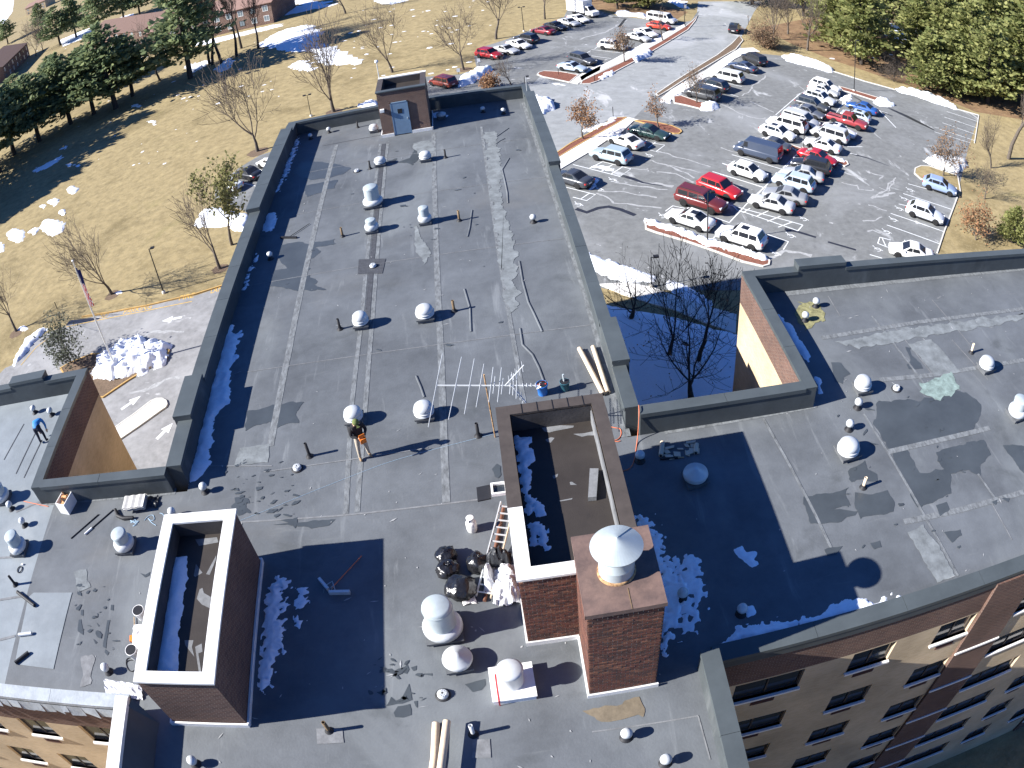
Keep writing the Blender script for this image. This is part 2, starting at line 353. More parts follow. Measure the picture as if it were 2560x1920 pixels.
# --- outer walls: brown brick band on top of tan brick
BAND = RZ-1.65
def wall(name, a, c, openings=(), top=RZ, pil=(), BAND=BAND):
    """vertical wall from a to c (outside on the right hand side seen from above walking a->c), openings (s0,s1,z0,z1) along it"""
    a, c = Vector(a), Vector(c); L = (c-a).length; d = (c-a)/L; n = Vector((d.y, -d.x)); b = MB()
    def pt(s, z, o=0): q = a+d*s+n*o; return (q.x, q.y, z)
    ss = sorted({0, L, *[q for o in openings for q in o[:2]]}); zs = sorted({0, BAND, top, *[q for o in openings for q in o[2:4]]})
    for i in range(len(ss)-1):
        for j in range(len(zs)-1):
            sm, zm = (ss[i]+ss[i+1])/2, (zs[j]+zs[j+1])/2
            if any(o[0] < sm < o[1] and o[2] < zm < o[3] for o in openings): continue
            b.quad(pt(ss[i], zs[j]), pt(ss[i+1], zs[j]), pt(ss[i+1], zs[j+1]), pt(ss[i], zs[j+1]), 1 if zm > BAND else 0)
    R = -.16
    for s0, s1, z0, z1 in openings:
        mi = 2
        b.quad(pt(s0, z0), pt(s0, z1), pt(s0, z1, R), pt(s0, z0, R), 3); b.quad(pt(s1, z1), pt(s1, z0), pt(s1, z0, R), pt(s1, z1, R), 3)
        b.quad(pt(s0, z1), pt(s1, z1), pt(s1, z1, R), pt(s0, z1, R), 1); b.quad(pt(s1, z0), pt(s0, z0), pt(s0, z0, R), pt(s1, z0, R), 2)
    for s0, s1 in pil:
        for z0, z1 in ((0, top-.12),):
            vs = [pt(s0, z0, -.02), pt(s1, z0, -.02), pt(s1, z0, .11), pt(s0, z0, .11), pt(s0, z1, -.02), pt(s1, z1, -.02), pt(s1, z1, .11), pt(s0, z1, .11)]
            b.add(vs, [(0, 4, 7, 3), (2, 6, 5, 1), (3, 7, 6, 2), (4, 5, 6, 7)], 1)
    return b.build(name, [MT['tan'], MT['brown'], MT['sill'], MT['jamb']], bld)
MT['jamb'] = pm('reveal', (.50, .40, .28), .85, .1, 5)
def windows(a, c, wins):
    a, c = Vector(a), Vector(c); d = (c-a).normalized(); n = Vector((d.y, -d.x)); ang = atan2(d.y, d.x)
    for s0, s1, z0, z1, vent, curtain in wins:
        p = a+d*((s0+s1)/2); w = s1-s0; h = z1-z0
        f = MB(); t = .055
        f.box(-w/2, w/2, .10, .15, 0, t); f.box(-w/2, w/2, .10, .15, h-t, h); f.box(-w/2, -w/2+t, .10, .15, t, h-t); f.box(w/2-t, w/2, .10, .15, t, h-t)
        nm = 3 if w > 2.4 else 2
        for q in range(1, nm): f.box(-w/2+w*q/nm-t/2, -w/2+w*q/nm+t/2, .095, .15, t, h-t)
        o = f.build('window', MT['frame'], bld, (p.x, p.y, z0)); o.rotation_euler = (0, 0, ang)
        for q in range(nm):
            g = MB(); x0 = -w/2+t+q*(w-t)/nm+.01; x1 = -w/2+(q+1)*(w-t)/nm-.01
            g.box(x0, x1, .125, .135, t, h-t); g.build('pane', MT['glass'], o)
            if curtain and (q+int(curtain)) % 2 == 0:
                g = MB(); nseg = 14
                for i in range(nseg):
                    xa, xb = x0+(x1-x0)*i/nseg, x0+(x1-x0)*(i+1)/nseg; ya, yb = .155+.012*(i % 2), .155+.012*((i+1) % 2)
                    g.quad((xa, ya, h*.35), (xb, yb, h*.35), (xb, yb, h-t), (xa, ya, h-t))
                g.build('curtain', MT['white'], o)
        s = MB(); s.box(-w/2-.04, w/2+.06, -.09, .10, -.10, 0.0); s.build('sill', MT['sill'], o)
        if vent:
            s = MB(); s.box(-.38, .38, -.012, .02, -.52, -.30)
            for q in range(5): s.box(-.36, .36, -.022, -.012, -.505+q*.043, -.485+q*.043)
            s.build('vent_grille', MT['brownm'], o)
MT['brownm'] = pm('brown_grille', (.10, .045, .04), .6, .15, 6)
HF = 2.75
# south wall of the right wing
A, Cc = (4.22, 9.5), (FAR, 9.5); colsR = [(5.1, 7.22), (8.83, 10.33), (12.02, 13.52), (15.75, 18.5), (19.7, 21.2), (22.9, 24.4), (26.1, 27.6), (30.0, 32.2)]
wins = []
for r in range(6):
    zt = RZ-1.72-HF*r
    for i, (x0, x1) in enumerate(colsR): wins.append((x0-4.22, x1-4.22, zt-1.12, zt, i not in (3, 7), (r*3+i*2) % 5 if (r*7+i*3) % 4 == 1 else 0))
wall('south_wall', A, Cc, [w[:4] for w in wins], pil=[(13.58-4.22, 15.55-4.22), (24.6-4.22, 25.9-4.22)]); windows(A, Cc, wins)
for x0, x1 in ((13.55, 15.58), (24.57, 25.93)):
    for r in range(6):
        s = MB(); z = RZ-4.08-2.73*r; s.box(x0, x1, 9.33, 9.38, z-.07, z+.03); s.build('stone_ledge', MT['sill'], bld)
# south wall of the left wing
A, Cc = (-FAR, 9.5), (-11.75, 9.5); wins = []
for r in range(6):
    zt = RZ-1.6-HF*r
    for i, x0 in enumerate((-14.95, -17.88, -20.65, -24.0, -27.1)):
        wins.append((x0+FAR, x0+FAR+(1.42 if i else 1.55), zt-1.14, zt, i != 0, (i+r) % 3 == 1))
wall('south_wall', A, Cc, [w[:4] for w in wins]); windows(A, Cc, wins)
# remaining outer walls
wall('east_wall', (4.22, -8), (4.22, 9.5)); wall('west_wall', (-11.75, 9.5), (-11.75, -8))
wall('west_wall', (OW, ON), (OW, 18.45)); wall('north_wall', (OE, ON), (OW, ON)); wall('east_wall', (OE, 18.45), (OE, ON), BAND=RZ-.55)
wall('north_wall', (9.6, 18.45), (OE, 18.45), BAND=RZ-.55); wall('west_wall', (9.6, 25.1), (9.6, 18.45), BAND=RZ-.55); wall('north_wall', (FAR, 25.1), (9.6, 25.1), BAND=RZ-.55)
wall('north_wall', (OW, 18.45), (-17.5, 18.45), BAND=RZ-.55); wall('east_wall', (-17.5, 18.45), (-17.5, 25.1), BAND=RZ-.55); wall('north_wall', (-17.5, 25.1), (-FAR, 25.1))
# --- parapets with coping pieces
def parapet(x0, x1, y0, y1, h=PH, along='y', name='parapet', cop=True, mat='parapet', cmat='coping', step=2.6, over=.03, off=0):
    b = MB(); b.box(x0, x1, y0, y1, RZ-.3, RZ+h, 0, 'bt'); b.build(name, MT[mat], bld)
    n = max(1, round(((y1-y0) if along == 'y' else (x1-x0))/step)); g = .006
    L = ((y1-y0) if along == 'y' else (x1-x0))/n; me = None
    c = MB()
    if along == 'y': c.box(x0-over, x1+over, g, L-g, 0, .05); c.box(x0-over, x0-over+.02, g, L-g, -.10, 0); c.box(x1+over-.02, x1+over, g, L-g, -.10, 0)
    else: c.box(g, L-g, y0-over, y1+over, 0, .05); c.box(g, L-g, y0-over, y0-over+.02, -.10, 0); c.box(g, L-g, y1+over-.02, y1+over, -.10, 0)
    me = c.mesh('coping', MT[cmat])
    for i in range(n):
        o = link('coping', me, bld, (0, y0+L*i, RZ+h) if along == 'y' else (x0+L*i, 0, RZ+h))
        o.location.z += rnd.uniform(-.004, .004)
# main wing
def runs(lo, hi, raised):
    out = []; cur = lo
    for a_, b_ in raised:
        if a_ > cur: out.append((cur, a_, 0))
        out.append((a_, b_, 1)); cur = b_
    if cur < hi: out.append((cur, hi, 0))
    return out
for a_, b_, r in runs(18.46, 49.0, [(20.5, 22.9), (36.2, 47.2)]): parapet(XE, OE+.14*r, a_, b_, PH+.22*r)
for a_, b_, r in runs(18.46, 49.0, [(20.75, 23.05), (36.4, 47.7)]): parapet(OW-.16*r, XW, a_, b_, PH+.22*r)
parapet(OW, OE, YN, ON, PH, 'x')
# notches and wings
parapet(OE, 9.6, 18.1, 18.46, PH, 'x'); parapet(-17.5, OW, 18.1, 18.46, PH, 'x')
parapet(9.6, 10.0, 18.1, 24.75, PH); parapet(-17.95, -17.5, 18.1, 24.75, PH)
b = MB(); b.quad((9.592, 25.1, RZ-.3), (9.592, 18.46, RZ-.3), (9.592, 18.46, RZ+PH-.1), (9.592, 25.1, RZ+PH-.1)); b.build('parapet_brick', MT['brown'], bld)
b = MB(); b.quad((-17.492, 18.46, RZ-.3), (-17.492, 25.1, RZ-.3), (-17.492, 25.1, RZ+PH-.1), (-17.492, 18.46, RZ+PH-.1)); b.build('parapet_brick', MT['brown'], bld)
for a_, b_, r in runs(9.6, FAR, [(11.95, 14.2), (28, 30.2)]): parapet(a_, b_, 24.75, 25.1+.14*r, PH+.25*r, 'x')
for a_, b_, r in runs(-FAR, -17.5, [(-30, -28), (-22.15, -19.95)]): parapet(a_, b_, 24.75, 25.1+.14*r, PH+.25*r, 'x', mat='parapet')
# south edges: low kerbs
parapet(4.25, FAR, 9.45, 9.95, .12, 'x', 'roof_kerb', over=.02, step=2.9)
parapet(-FAR, -11.3, 9.4, 9.85, .14, 'x', 'roof_kerb', cmat='copingl', over=.02, step=3.1) if False else None
MT['copingl'] = pm('coping_pale', (.34, .37, .39), .6, .2, 2, .2)
parapet(-FAR, -11.78, 9.4, 9.85, .14, 'x', 'roof_kerb', cmat='copingl', over=.02, step=3.1)
parapet(3.8, 4.22, -8, 9.44, .9); parapet(-11.75, -11.35, -8, 9.39, .9, cmat='copingw', over=.02)
b = MB(); b.quad((-11.35, -8, RZ+.82), (-10.75, -8, RZ+.02), (-10.75, 8.6, RZ+.02), (-11.35, 9.1, RZ+.82)); b.quad((-11.35, 9.1, RZ+.82), (-10.75, 8.6, RZ+.02), (-10.7, 9.0, RZ+.02), (-11.2, 9.35, RZ+.9)); b.build('cant_flashing', MT['coping'], bld)
# loose flashing skirt under the left south kerb
b = MB(); x = -30.0
while x < -12.3:
    w = rnd.uniform(.22, .75); b.quad((x, 9.37, RZ+.02), (x+w, 9.37, RZ+.02), (x+w, 9.30+rnd.uniform(-.05, .03), RZ-rnd.uniform(.22, .46)), (x+.02, 9.31+rnd.uniform(-.06, .03), RZ-rnd.uniform(.22, .46))); x += w+.01
b.build('loose_flashing', MT['copingl'], bld)
# corner patch of bright crumpled flashing
b = MB(); n = 12
pts = {}
for i in range(n+1):
    for j in range(7):
        s, t = i/n, j/6
        q0 = RF(262+s*98, 1698+s*22, .0); q1 = RF(266+s*92, 1742+s*10, .0); q = q0.lerp(q1, t)
        pts[i, j] = (q.x, q.y, RZ+.02+.16*abs(noise.noise(Vector((s*5, t*3, 2))))+.12*s*(1-t))
b.add([pts[i, j] for i in range(n+1) for j in range(7)], [(i*7+j, (i+1)*7+j, (i+1)*7+j+1, i*7+j+1) for i in range(n) for j in range(6)])
b.build('corner_flashing', MT['tarp'], bld)
MT['chalk'] = pm('chalked_membrane', (.165, .18, .185), .8, .35, 2.2, .1); MT['stain'] = pm('rusty_stain', (.16, .13, .09), .8, .3, 2, .1); MT['lichen'] = pm('yellow_stain', (.21, .20, .10), .9, .55, 5, .1); MT['lichen2'] = pm('pale_stain', (.19, .25, .23), .9, .4, 4, .1)
# --- seams, strips and patches of the membrane
_zc = [0]
def zn():
    _zc[0] += 1; return .0035+.0001*_zc[0]
def strip(px, w, mat='seam', z=.004, name='seam_strip', h=0):
    pts = [RF(u, v)[:2] for u, v in px]; b = MB(); b.ribbon(pts, w, RZ+zn()+.006); return b.build(name, MT[mat], bld)
strip([(841, 362), (773, 635), (722, 880), (676, 1116)], .26)
strip([(1084, 332), (1091, 635), (1103, 900), (1116, 1256)], .24)
strip([(1203, 317), (1247, 635), (1311, 1012)], .16)
strip([(951, 360), (926, 570), (905, 790), (880, 1010), (865, 1285)], .17); strip([(969, 360), (949, 570), (932, 790), (914, 1010), (893, 1280)], .17)
strip([(960, 360), (937, 580), (918, 800)], .22, 'seamd', .006)
strip([(560, 1308), (865, 1288), (1229, 1245)], .06, 'patchl', .008)
strip([(806, 365), (1000, 330)], .05, 'seamd', .005)
for y in (24.2, 30.6, 36.9, 42.2):
    b = MB(); b.ribbon([(XW+.2, y), (XE-.2, y-.12)], .035, RZ+zn()+.006); b.build('lap_seam', MT['patchl'], bld)
for px in ([(2560, 772), (2300, 805), (2055, 845)], [(2560, 900), (2330, 938), (2200, 950)], [(2475, 1070), (2350, 1100), (2220, 1130)], [(2560, 1230), (2400, 1275), (2260, 1305)]): strip(px, .22, 'seam', .005)
for px in ([(2160, 1035), (2225, 1140), (2300, 1270)], [(1908, 1047), (1975, 1165), (2040, 1290), (2080, 1375)], [(2300, 1270), (2395, 1440)], [(2445, 1185), (2490, 1250)], [(2180, 790), (2340, 1000)]): strip(px, .09, 'seam', .006)
for px in ([(2230, 810), (2330, 935)], [(2330, 750), (2440, 880)], [(2070, 740), (2100, 790)], [(2300, 870), (2370, 960)], [(2380, 850), (2470, 950)], [(2480, 1260), (2530, 1350)]): strip(px, .04, 'patchl', .005)
for px in ([(1660, 1078), (2040, 1012)], [(440, 1228), (100, 1258)], [(1965, 735), (2560, 672)], [(1309, 256), (1436, 640), (1566, 1092)]): strip(px, .30, 'seam', .003)
for px in ([(1745, 1790), (1480, 1830)], [(1745, 1790), (1775, 1900)], [(480, 1165), (680, 1165)], [(660, 1180), (1070, 1120)]): strip(px, .04, 'patchl', .006)
for (u0, v0, u1, v1) in ((40, 1280, 110, 1250), (0, 1395, 75, 1390), (0, 1500, 60, 1490), (0, 1600, 38, 1590)): strip([(u0, v0), (u1, v1)], .10, 'patchl', .005)
for px in ([(10, 1150), (60, 1060)], [(40, 1185), (90, 1080)], [(60, 1195), (105, 1100)]): strip(px, .05, 'seamd', .006)
def rpatch(px, mat='wet', z=.004, name='damp_patch', wob=.10):
    pts = [RF(u, v)[:2] for u, v in px]; out = []
    n = len(pts)
    for i in range(n):            # wobble the outline with noise
        a_, b_ = Vector(pts[i]), Vector(pts[(i+1) % n]); k_ = max(1, int((b_-a_).length/.12))
        for j in range(k_):
            q = a_.lerp(b_, j/k_); w = Vector((noise.noise(Vector((q.x*2.3, q.y*2.3, 1))), noise.noise(Vector((q.x*2.3, q.y*2.3, 9)))))+.5*Vector((noise.noise(Vector((q.x*7, q.y*7, 3))), noise.noise(Vector((q.x*7, q.y*7, 5)))))
            q = q+w*wob; out.append((q.x, q.y))
    b = MB(); b.poly(out, RZ+zn()+(.006 if name == 'membrane_patch' else -.004 if False else 0)); return b.build(name, MT[mat], bld)
c440 = lambda *p: cr(440, 250, 3.456, *p)
rpatch(c440((1000, 640), (1080, 540), (1230, 530), (1420, 560), (1520, 590), (1440, 640), (1300, 680), (1170, 690)), z=.0045)
rpatch(c440((1110, 740), (1230, 720), (1390, 690), (1370, 760), (1300, 775), (1250, 800), (1130, 840)))
rpatch(c440((900, 1250), (1050, 1230), (1150, 1240), (1370, 1200), (1375, 1250), (1190, 1280), (1250, 1310), (1130, 1420), (1160, 1460), (1110, 1490), (1220, 1570), (1190, 1600), (1300, 1640), (1050, 1650), (820, 1600), (850, 1470), (960, 1450), (870, 1380)), wob=.16)
rpatch(cr(700, 150, 3.456, (930, 870), (1010, 850), (1000, 890), (1120, 850), (1160, 770), (1290, 750), (1310, 800), (1200, 850), (1140, 910), (1090, 890), (950, 890)))
rpatch(cr(0, 600, 2.44, (1500, 1050), (1700, 1000), (1850, 990), (1800, 1050), (1820, 1110), (1700, 1140), (1640, 1110), (1500, 1160)))
c6 = lambda *p: cr(1960, 860, 2.115, *p)
rpatch(c6((500, 300), (700, 300), (900, 250), (960, 255), (1040, 320), (1040, 380), (1010, 450), (800, 520), (560, 570), (470, 420)), wob=.14)
rpatch(c6((640, 15), (670, 20), (670, 60), (720, 100), (735, 130), (660, 135), (650, 110), (670, 90)), wob=.05)
rpatch(c6((250, 95), (300, 100), (350, 160), (320, 180), (310, 210), (270, 200)), wob=.05)
rpatch(c6((570, 580), (650, 560), (720, 690), (840, 660), (810, 570), (1000, 515), (1060, 510), (1090, 590), (1040, 640), (1040, 695), (970, 665), (880, 690), (880, 790), (770, 850), (700, 860)), wob=.12)
rpatch(c6((100, 810), (300, 780), (340, 760), (330, 800), (350, 850), (260, 875), (380, 880), (370, 910), (280, 950), (140, 950)), wob=.1)
rpatch(c6((380, 790), (470, 800), (540, 770), (590, 850), (580, 890), (400, 920), (370, 860)), wob=.1)
rpatch(c6((340, 670), (430, 620), (440, 660), (490, 690), (500, 730), (420, 710), (350, 730)), wob=.1)
rpatch(c6((1160, 530), (1269, 540), (1269, 690)), wob=.1)
rpatch(cr(300, 1240, 5.53, (1560, 40), (1850, 10), (1840, 60), (1760, 120), (1820, 220), (1700, 250), (1600, 280), (1560, 180)), wob=.18)
rpatch(cr(300, 1240, 5.53, (900, 320), (1020, 270), (1080, 220), (1150, 210), (1060, 290), (1000, 330)), wob=.08)
rpatch(cr(0, 1240, 2.44, (1660, 175), (1850, 160), (2040, 145), (2010, 180), (1900, 200), (1860, 185)), wob=.08)
c7 = lambda *p: cr(780, 1560, 2.645, *p)
for q in (((500, 300), (530, 295), (560, 315), (545, 330), (505, 320)), ((600, 290), (630, 270), (645, 300), (630, 330), (605, 320)), ((660, 285), (690, 275), (690, 305), (670, 310)), ((490, 540), (520, 480), (560, 510), (600, 490), (640, 400), (655, 450), (670, 510), (560, 530)), ((545, 590), (570, 545), (650, 530), (650, 600), (600, 628), (550, 620)), ((680, 520), (705, 515), (700, 555), (685, 550)), ((735, 325), (790, 330), (790, 345), (740, 332))): rpatch(c7(*q), wob=.05)
rpatch(cr(1020, 1460, 2.976, (420, 750), (500, 720), (560, 700), (565, 750), (540, 790), (480, 800)), wob=.06)
c2 = lambda *p: cr(0, 1380, 2.645, *p)
for q in (((535, 385), (552, 382), (548, 425), (532, 420)), ((520, 450), (535, 445), (545, 490), (550, 550), (515, 525)), ((710, 450), (728, 450), (700, 640), (682, 630)), ((695, 645), (720, 665), (710, 685), (690, 665)), ((735, 350), (752, 350), (750, 388), (732, 385)), ((640, 405), (652, 410), (648, 435)), ((640, 470), (660, 490), (650, 495)), ((615, 575), (645, 600), (630, 608)), ((590, 725), (620, 715), (615, 760), (585, 755))): rpatch(c2(*q), wob=.03)
for q in (((925, 140), (960, 150), (995, 130), (985, 155), (960, 168)),): rpatch(c2(*q), wob=.02)
for q in (((2340, 1265), (2365, 1255), (2375, 1275), (2350, 1290)), ((2360, 1330), (2400, 1325), (2405, 1340), (2380, 1357)), ((2175, 1360), (2200, 1352), (2205, 1368), (2185, 1375)), ((2060, 1375), (2105, 1366), (2090, 1388), (2070, 1390)), ((2478, 1255), (2495, 1250), (2490, 1263)), ((2505, 1248), (2525, 1245), (2520, 1258))): rpatch(q, wob=.05)
rpatch(cr(0, 1380, 2.645, (190, 300), (225, 270), (478, 270), (355, 776), (100, 742)), 'roofw', .008, 'membrane_patch', .004)
rpatch(cr(860, 600, 2.44, (90, 120), (255, 115), (235, 205), (85, 210)), 'seamd', .007, 'membrane_patch', .01)
rpatch(cr(780, 1560, 2.645, (30, 695), (200, 690), (212, 785), (35, 795)), 'patchl', .006, 'membrane_patch', .01)
rpatch([(1182, 1850), (1225, 1848), (1228, 1895), (1180, 1895)], 'patchl', .006, 'membrane_patch', .01)
rpatch([(705, 1300), (742, 1295), (738, 1320)], 'wet', .006); rpatch(cr(1220, 980, 5.53, (80, 1080), (130, 1010), (180, 1030), (180, 1150), (140, 1200), (90, 1170)), 'wet', .006)
rpatch([(1210, 330), (1240, 330), (1255, 420), (1250, 480), (1275, 560), (1290, 640), (1285, 700), (1300, 760), (1270, 790), (1250, 650), (1225, 480)], 'chalk', wob=.25)
rpatch([(1030, 360), (1075, 350), (1090, 380), (1050, 395)], 'chalk', wob=.15); rpatch([(1040, 560), (1080, 640), (1060, 660), (1035, 610)], 'chalk', wob=.15)
rpatch([(2090, 855), (2300, 815), (2560, 785), (2560, 800), (2320, 840), (2150, 870)], 'chalk', wob=.2); rpatch([(2270, 860), (2330, 850), (2400, 930), (2340, 940)], 'chalk', wob=.1); rpatch([(2270, 1330), (2310, 1310), (2390, 1440), (2340, 1455)], 'chalk', wob=.1)
rpatch([(585, 1165), (670, 1155), (676, 1110), (600, 1120)], 'chalk', wob=.05); rpatch([(1460, 1775), (1600, 1745), (1620, 1790), (1500, 1810)], 'stain', wob=.15)
rpatch([(205, 1640), (235, 1640), (228, 1710), (205, 1720)], 'patchl', wob=.12); rpatch([(185, 1430), (215, 1420), (225, 1470), (195, 1480)], 'chalk', wob=.1); rpatch([(1998, 755), (2050, 760), (2060, 800), (2010, 830), (1990, 790)], 'lichen', wob=.25); rpatch([(2300, 960), (2380, 930), (2400, 975), (2350, 1000), (2310, 985)], 'lichen2', wob=.2)
b = MB()
for i in range(230):
    x, y = rnd.choice(((rnd.uniform(-11, 3.4), rnd.uniform(18.2, 48)), (rnd.uniform(-15, 27), rnd.uniform(9.8, 18)), (rnd.uniform(10.2, 27), rnd.uniform(18, 24.5)), (rnd.uniform(-9, 3), rnd.uniform(5.5, 18)))); a_ = rnd.uniform(0, 3.1); l = rnd.choice((.03, .04, .05, .08, .14)); w = rnd.uniform(.010, .022)
    if l > .1: a_ = rnd.choice((.0, .1, 1.5, a_))
    d = (cos(a_)*l, sin(a_)*l); n = (-sin(a_)*w, cos(a_)*w)
    z = RZ+.016; b.add([(x-d[0], y-d[1], z), (x+n[0]+rnd.uniform(-w, w), y+n[1], z), (x+d[0], y+d[1], z), (x-n[0], y-n[1]+rnd.uniform(-w, w), z)], [(0, 3, 2, 1)])
tag(b.build('scuff_marks', MT['salt'], bld), kind='stuff')
b = MB()
for (u0, v0, u1, v1, n) in ((560, 1150, 745, 1290, 55), (925, 1640, 1060, 1760, 26), (180, 1450, 300, 1640, 28), (2080, 960, 2420, 1380, 40), (700, 360, 1300, 900, 30)):
    for i in range(n):
        q = RF(rnd.uniform(u0, u1), rnd.uniform(v0, v1)); a_ = rnd.gauss(.2, .5); l = rnd.uniform(.04, .22)*rnd.random()**.5; w = l*rnd.uniform(.15, .6); m_ = 9; ph = rnd.uniform(0, 6)
        pts = []
        for j in range(m_):
            t_ = 2*pi*j/m_; k_ = rnd.uniform(.55, 1.3); x, y = l*k_*cos(t_), w*k_*sin(t_); pts.append((q.x+x*cos(a_)-y*sin(a_), q.y+x*sin(a_)+y*cos(a_), RZ+.0195))
        b.add(pts, [tuple(range(m_))])
tag(b.build('damp_specks', MT['wet'], bld), kind='stuff')
# raised ridges of loose membrane on the right of the main wing
for px in (cr(700, 150, 3.456, (1980, 850), (1920, 950), (1945, 1050), (1965, 1150), (1970, 1240)), cr(860, 600, 2.44, (1070, 130), (1090, 250), (1125, 380), (1160, 450), (1210, 560)), cr(860, 600, 2.44, (1075, 540), (1090, 640), (1150, 700), (1190, 780), (1230, 890)), cr(700, 150, 3.456, (1660, 1300), (1640, 1450), (1620, 1530)), cr(860, 600, 2.44, (440, 830), (470, 900), (490, 960)), cr(700, 150, 3.456, (1860, 730), (1900, 700), (1940, 680)), cr(700, 150, 3.456, (1870, 665), (1975, 590)), cr(860, 600, 2.44, (735, 300), (770, 420), (775, 560))):
    pts = [RF(u, v) for u, v in px]; b = MB(); b.tube([(p.x, p.y, RZ-.012) for p in pts], .05, 8); b.build('membrane_ridge', MT['roof'], bld)
# --- penthouses
def rimmed(name, x0, x1, y0, y1, h, floor, cw, wallm, copm, label, over=.05, th=.07, cop_mats=None):
    o = MB(); o.box(x0, x1, y0, y1, 0, h-th, 0, 'bt'); p = o.build(name, MT[wallm], bld, (0, 0, RZ), label)
    X0, X1, Y0, Y1 = x0-over, x1+over, y0-over, y1+over
    ix0, ix1, iy0, iy1 = x0+cw-over, x1-cw+over, y0+cw-over, y1-cw+over
    cm = cop_mats or [copm]*4
    for (a0, a1, b0, b1, mt) in ((X0, X1, Y0, iy0, cm[0]), (X0, X1, iy1, Y1, cm[1]), (X0, ix0, iy0, iy1, cm[2]), (ix1, X1, iy0, iy1, cm[3])):
        c = MB(); c.box(a0, a1, b0, b1, h-th, h); c.build('coping', MT[mt], p)
    e = .02
    c = MB(); c.quad((ix0, iy0, floor), (ix1, iy0, floor), (ix1, iy1, floor), (ix0, iy1, floor))
    c.build('roof_membrane', MT['roofb'], p)
    c = MB(); z1 = h-th
    c.quad((ix0+e, iy0, floor), (ix0+e, iy1, floor), (ix0+e, iy1, z1), (ix0+e, iy0, z1)); c.quad((ix1-e, iy1, floor), (ix1-e, iy0, floor), (ix1-e, iy0, z1), (ix1-e, iy1, z1))
    c.quad((ix1, iy0+e, floor), (ix0, iy0+e, floor), (ix0, iy0+e, z1), (ix1, iy0+e, z1)); c.quad((ix0, iy1-e, floor), (ix1, iy1-e, floor), (ix1, iy1-e, z1), (ix0, iy1-e, z1))
    c.build('inner_flashing', MT['parapetb'], p)
    return p
MT['roofb'] = layered('brownish_membrane', (.042, .036, .032, .6, .25), [((.062, .056, .052), .5, (1, 1, 1), .52, .75, .6), ((.03, .028, .027), 1.1, (1, 1, 1), .6, .75, .5)], rough=.5, bump=.1)
MT['parapetb'] = pm('dark_flashing', (.06, .056, .055), .55, .3, 1.5, .1)
pl = rimmed('elevator_penthouse', -10.2, -7.88, 9.07, 14.75, 2.42, 1.85, .36, 'brown', 'copingw', 'brown brick elevator penthouse with white coping')
b = MB()
for a_ in ((-10.28, -7.82, 8.99, 9.05), (-10.28, -7.82, 14.77, 14.83)): b.box(a_[0], a_[1], a_[2], a_[3], 0, .16)
b.box(-7.86, -7.80, 9.05, 14.77, 0, .16); b.box(-10.28, -10.22, 9.05, 14.77, 0, .16)
b.build('base_flashing', MT['flash'], pl)
pf = rimmed('stair_penthouse', -5.2, -2.32, 45.5, 48.55, 3.05, 2.55, .34, 'brown', 'copingbr', 'brown brick stair penthouse with grey blue door', cop_mats=['coping', 'copingw', 'copingbr', 'copingbr'])
OFF = (-.15, -.6, 0)
d = MB(); d.box(-4.28, -3.36, 46.04, 46.12, .06, 2.16); dd = d.build('door', MT['doorblue'], pf, OFF)
b = MB(); b.box(-4.34, -4.28, 46.03, 46.1, .02, 2.22); b.box(-3.36, -3.30, 46.03, 46.1, .02, 2.22); b.box(-4.34, -3.30, 46.03, 46.1, 2.16, 2.22)
b.box(-3.95, -3.68, 46.025, 46.04, 1.45, 1.75, 1); b.box(-3.46, -3.40, 45.99, 46.04, 1.0, 1.12, 2); b.build('door_frame', [MT['doorblue'], MT['trim'], MT['steel']], pf, OFF)
b = MB(); b.box(-4.98, -4.72, 45.92, 46.09, 1.72, 1.92); b.box(-4.96, -4.74, 45.90, 45.92, 1.74, 1.9); b.build('wall_lamp', MT['flash'], pf, OFF)
b = MB(); b.box(-5.13, -4.36, 46.02, 46.08, 0, .20); b.box(-3.28, -2.07, 46.02, 46.08, 0, .2); b.box(-5.16, -5.11, 46.02, 49.1, 0, .2); b.box(-2.09, -2.04, 46.02, 49.1, 0, .2); b.build('base_flashing', MT['flash'], pf, OFF)
SX0, SX1, SY0, SY1, SH = -.29, 2.56, 11.07, 16.9, 2.98
ps = rimmed('stair_house', SX0, SX1, SY0, SY1, SH, 2.36, .36, 'mortar', 'copingbr', 'brick stair house with half white half brown coping', cop_mats=['copingw', 'copingbr', 'copingbr', 'copingbr'])
c = MB(); c.box(SX0-.052, SX0+.312, SY0+.31, 13.25, SH-.005, SH+.006); c.build('coping', MT['copingw'], ps)
for k_ in range(5):
    c = MB(); c.box(.35+k_*.42, .37+k_*.42, SY1-.33, SY1+.06, SH, SH+.012); c.build('coping_joint', MT['trim'], ps)
b = MB(); b.box(SX0-.07, 1.0, SY0-.06, SY0-.012, 0, .17); b.box(SX0-.07, SX0-.012, SY0-.012, SY1, 0, .17); b.build('base_flashing', MT['flash'], ps)
b = MB()
for zz in (.20,):
    for (a0, a1, b0, b1) in ((SX1-.36, SX1-.33, SY0+.3, SY1-.4),): b.box(a0, a1, b0, b1, 2.36, 2.8)
b.build('loose_membrane', MT['patchl'], ps)
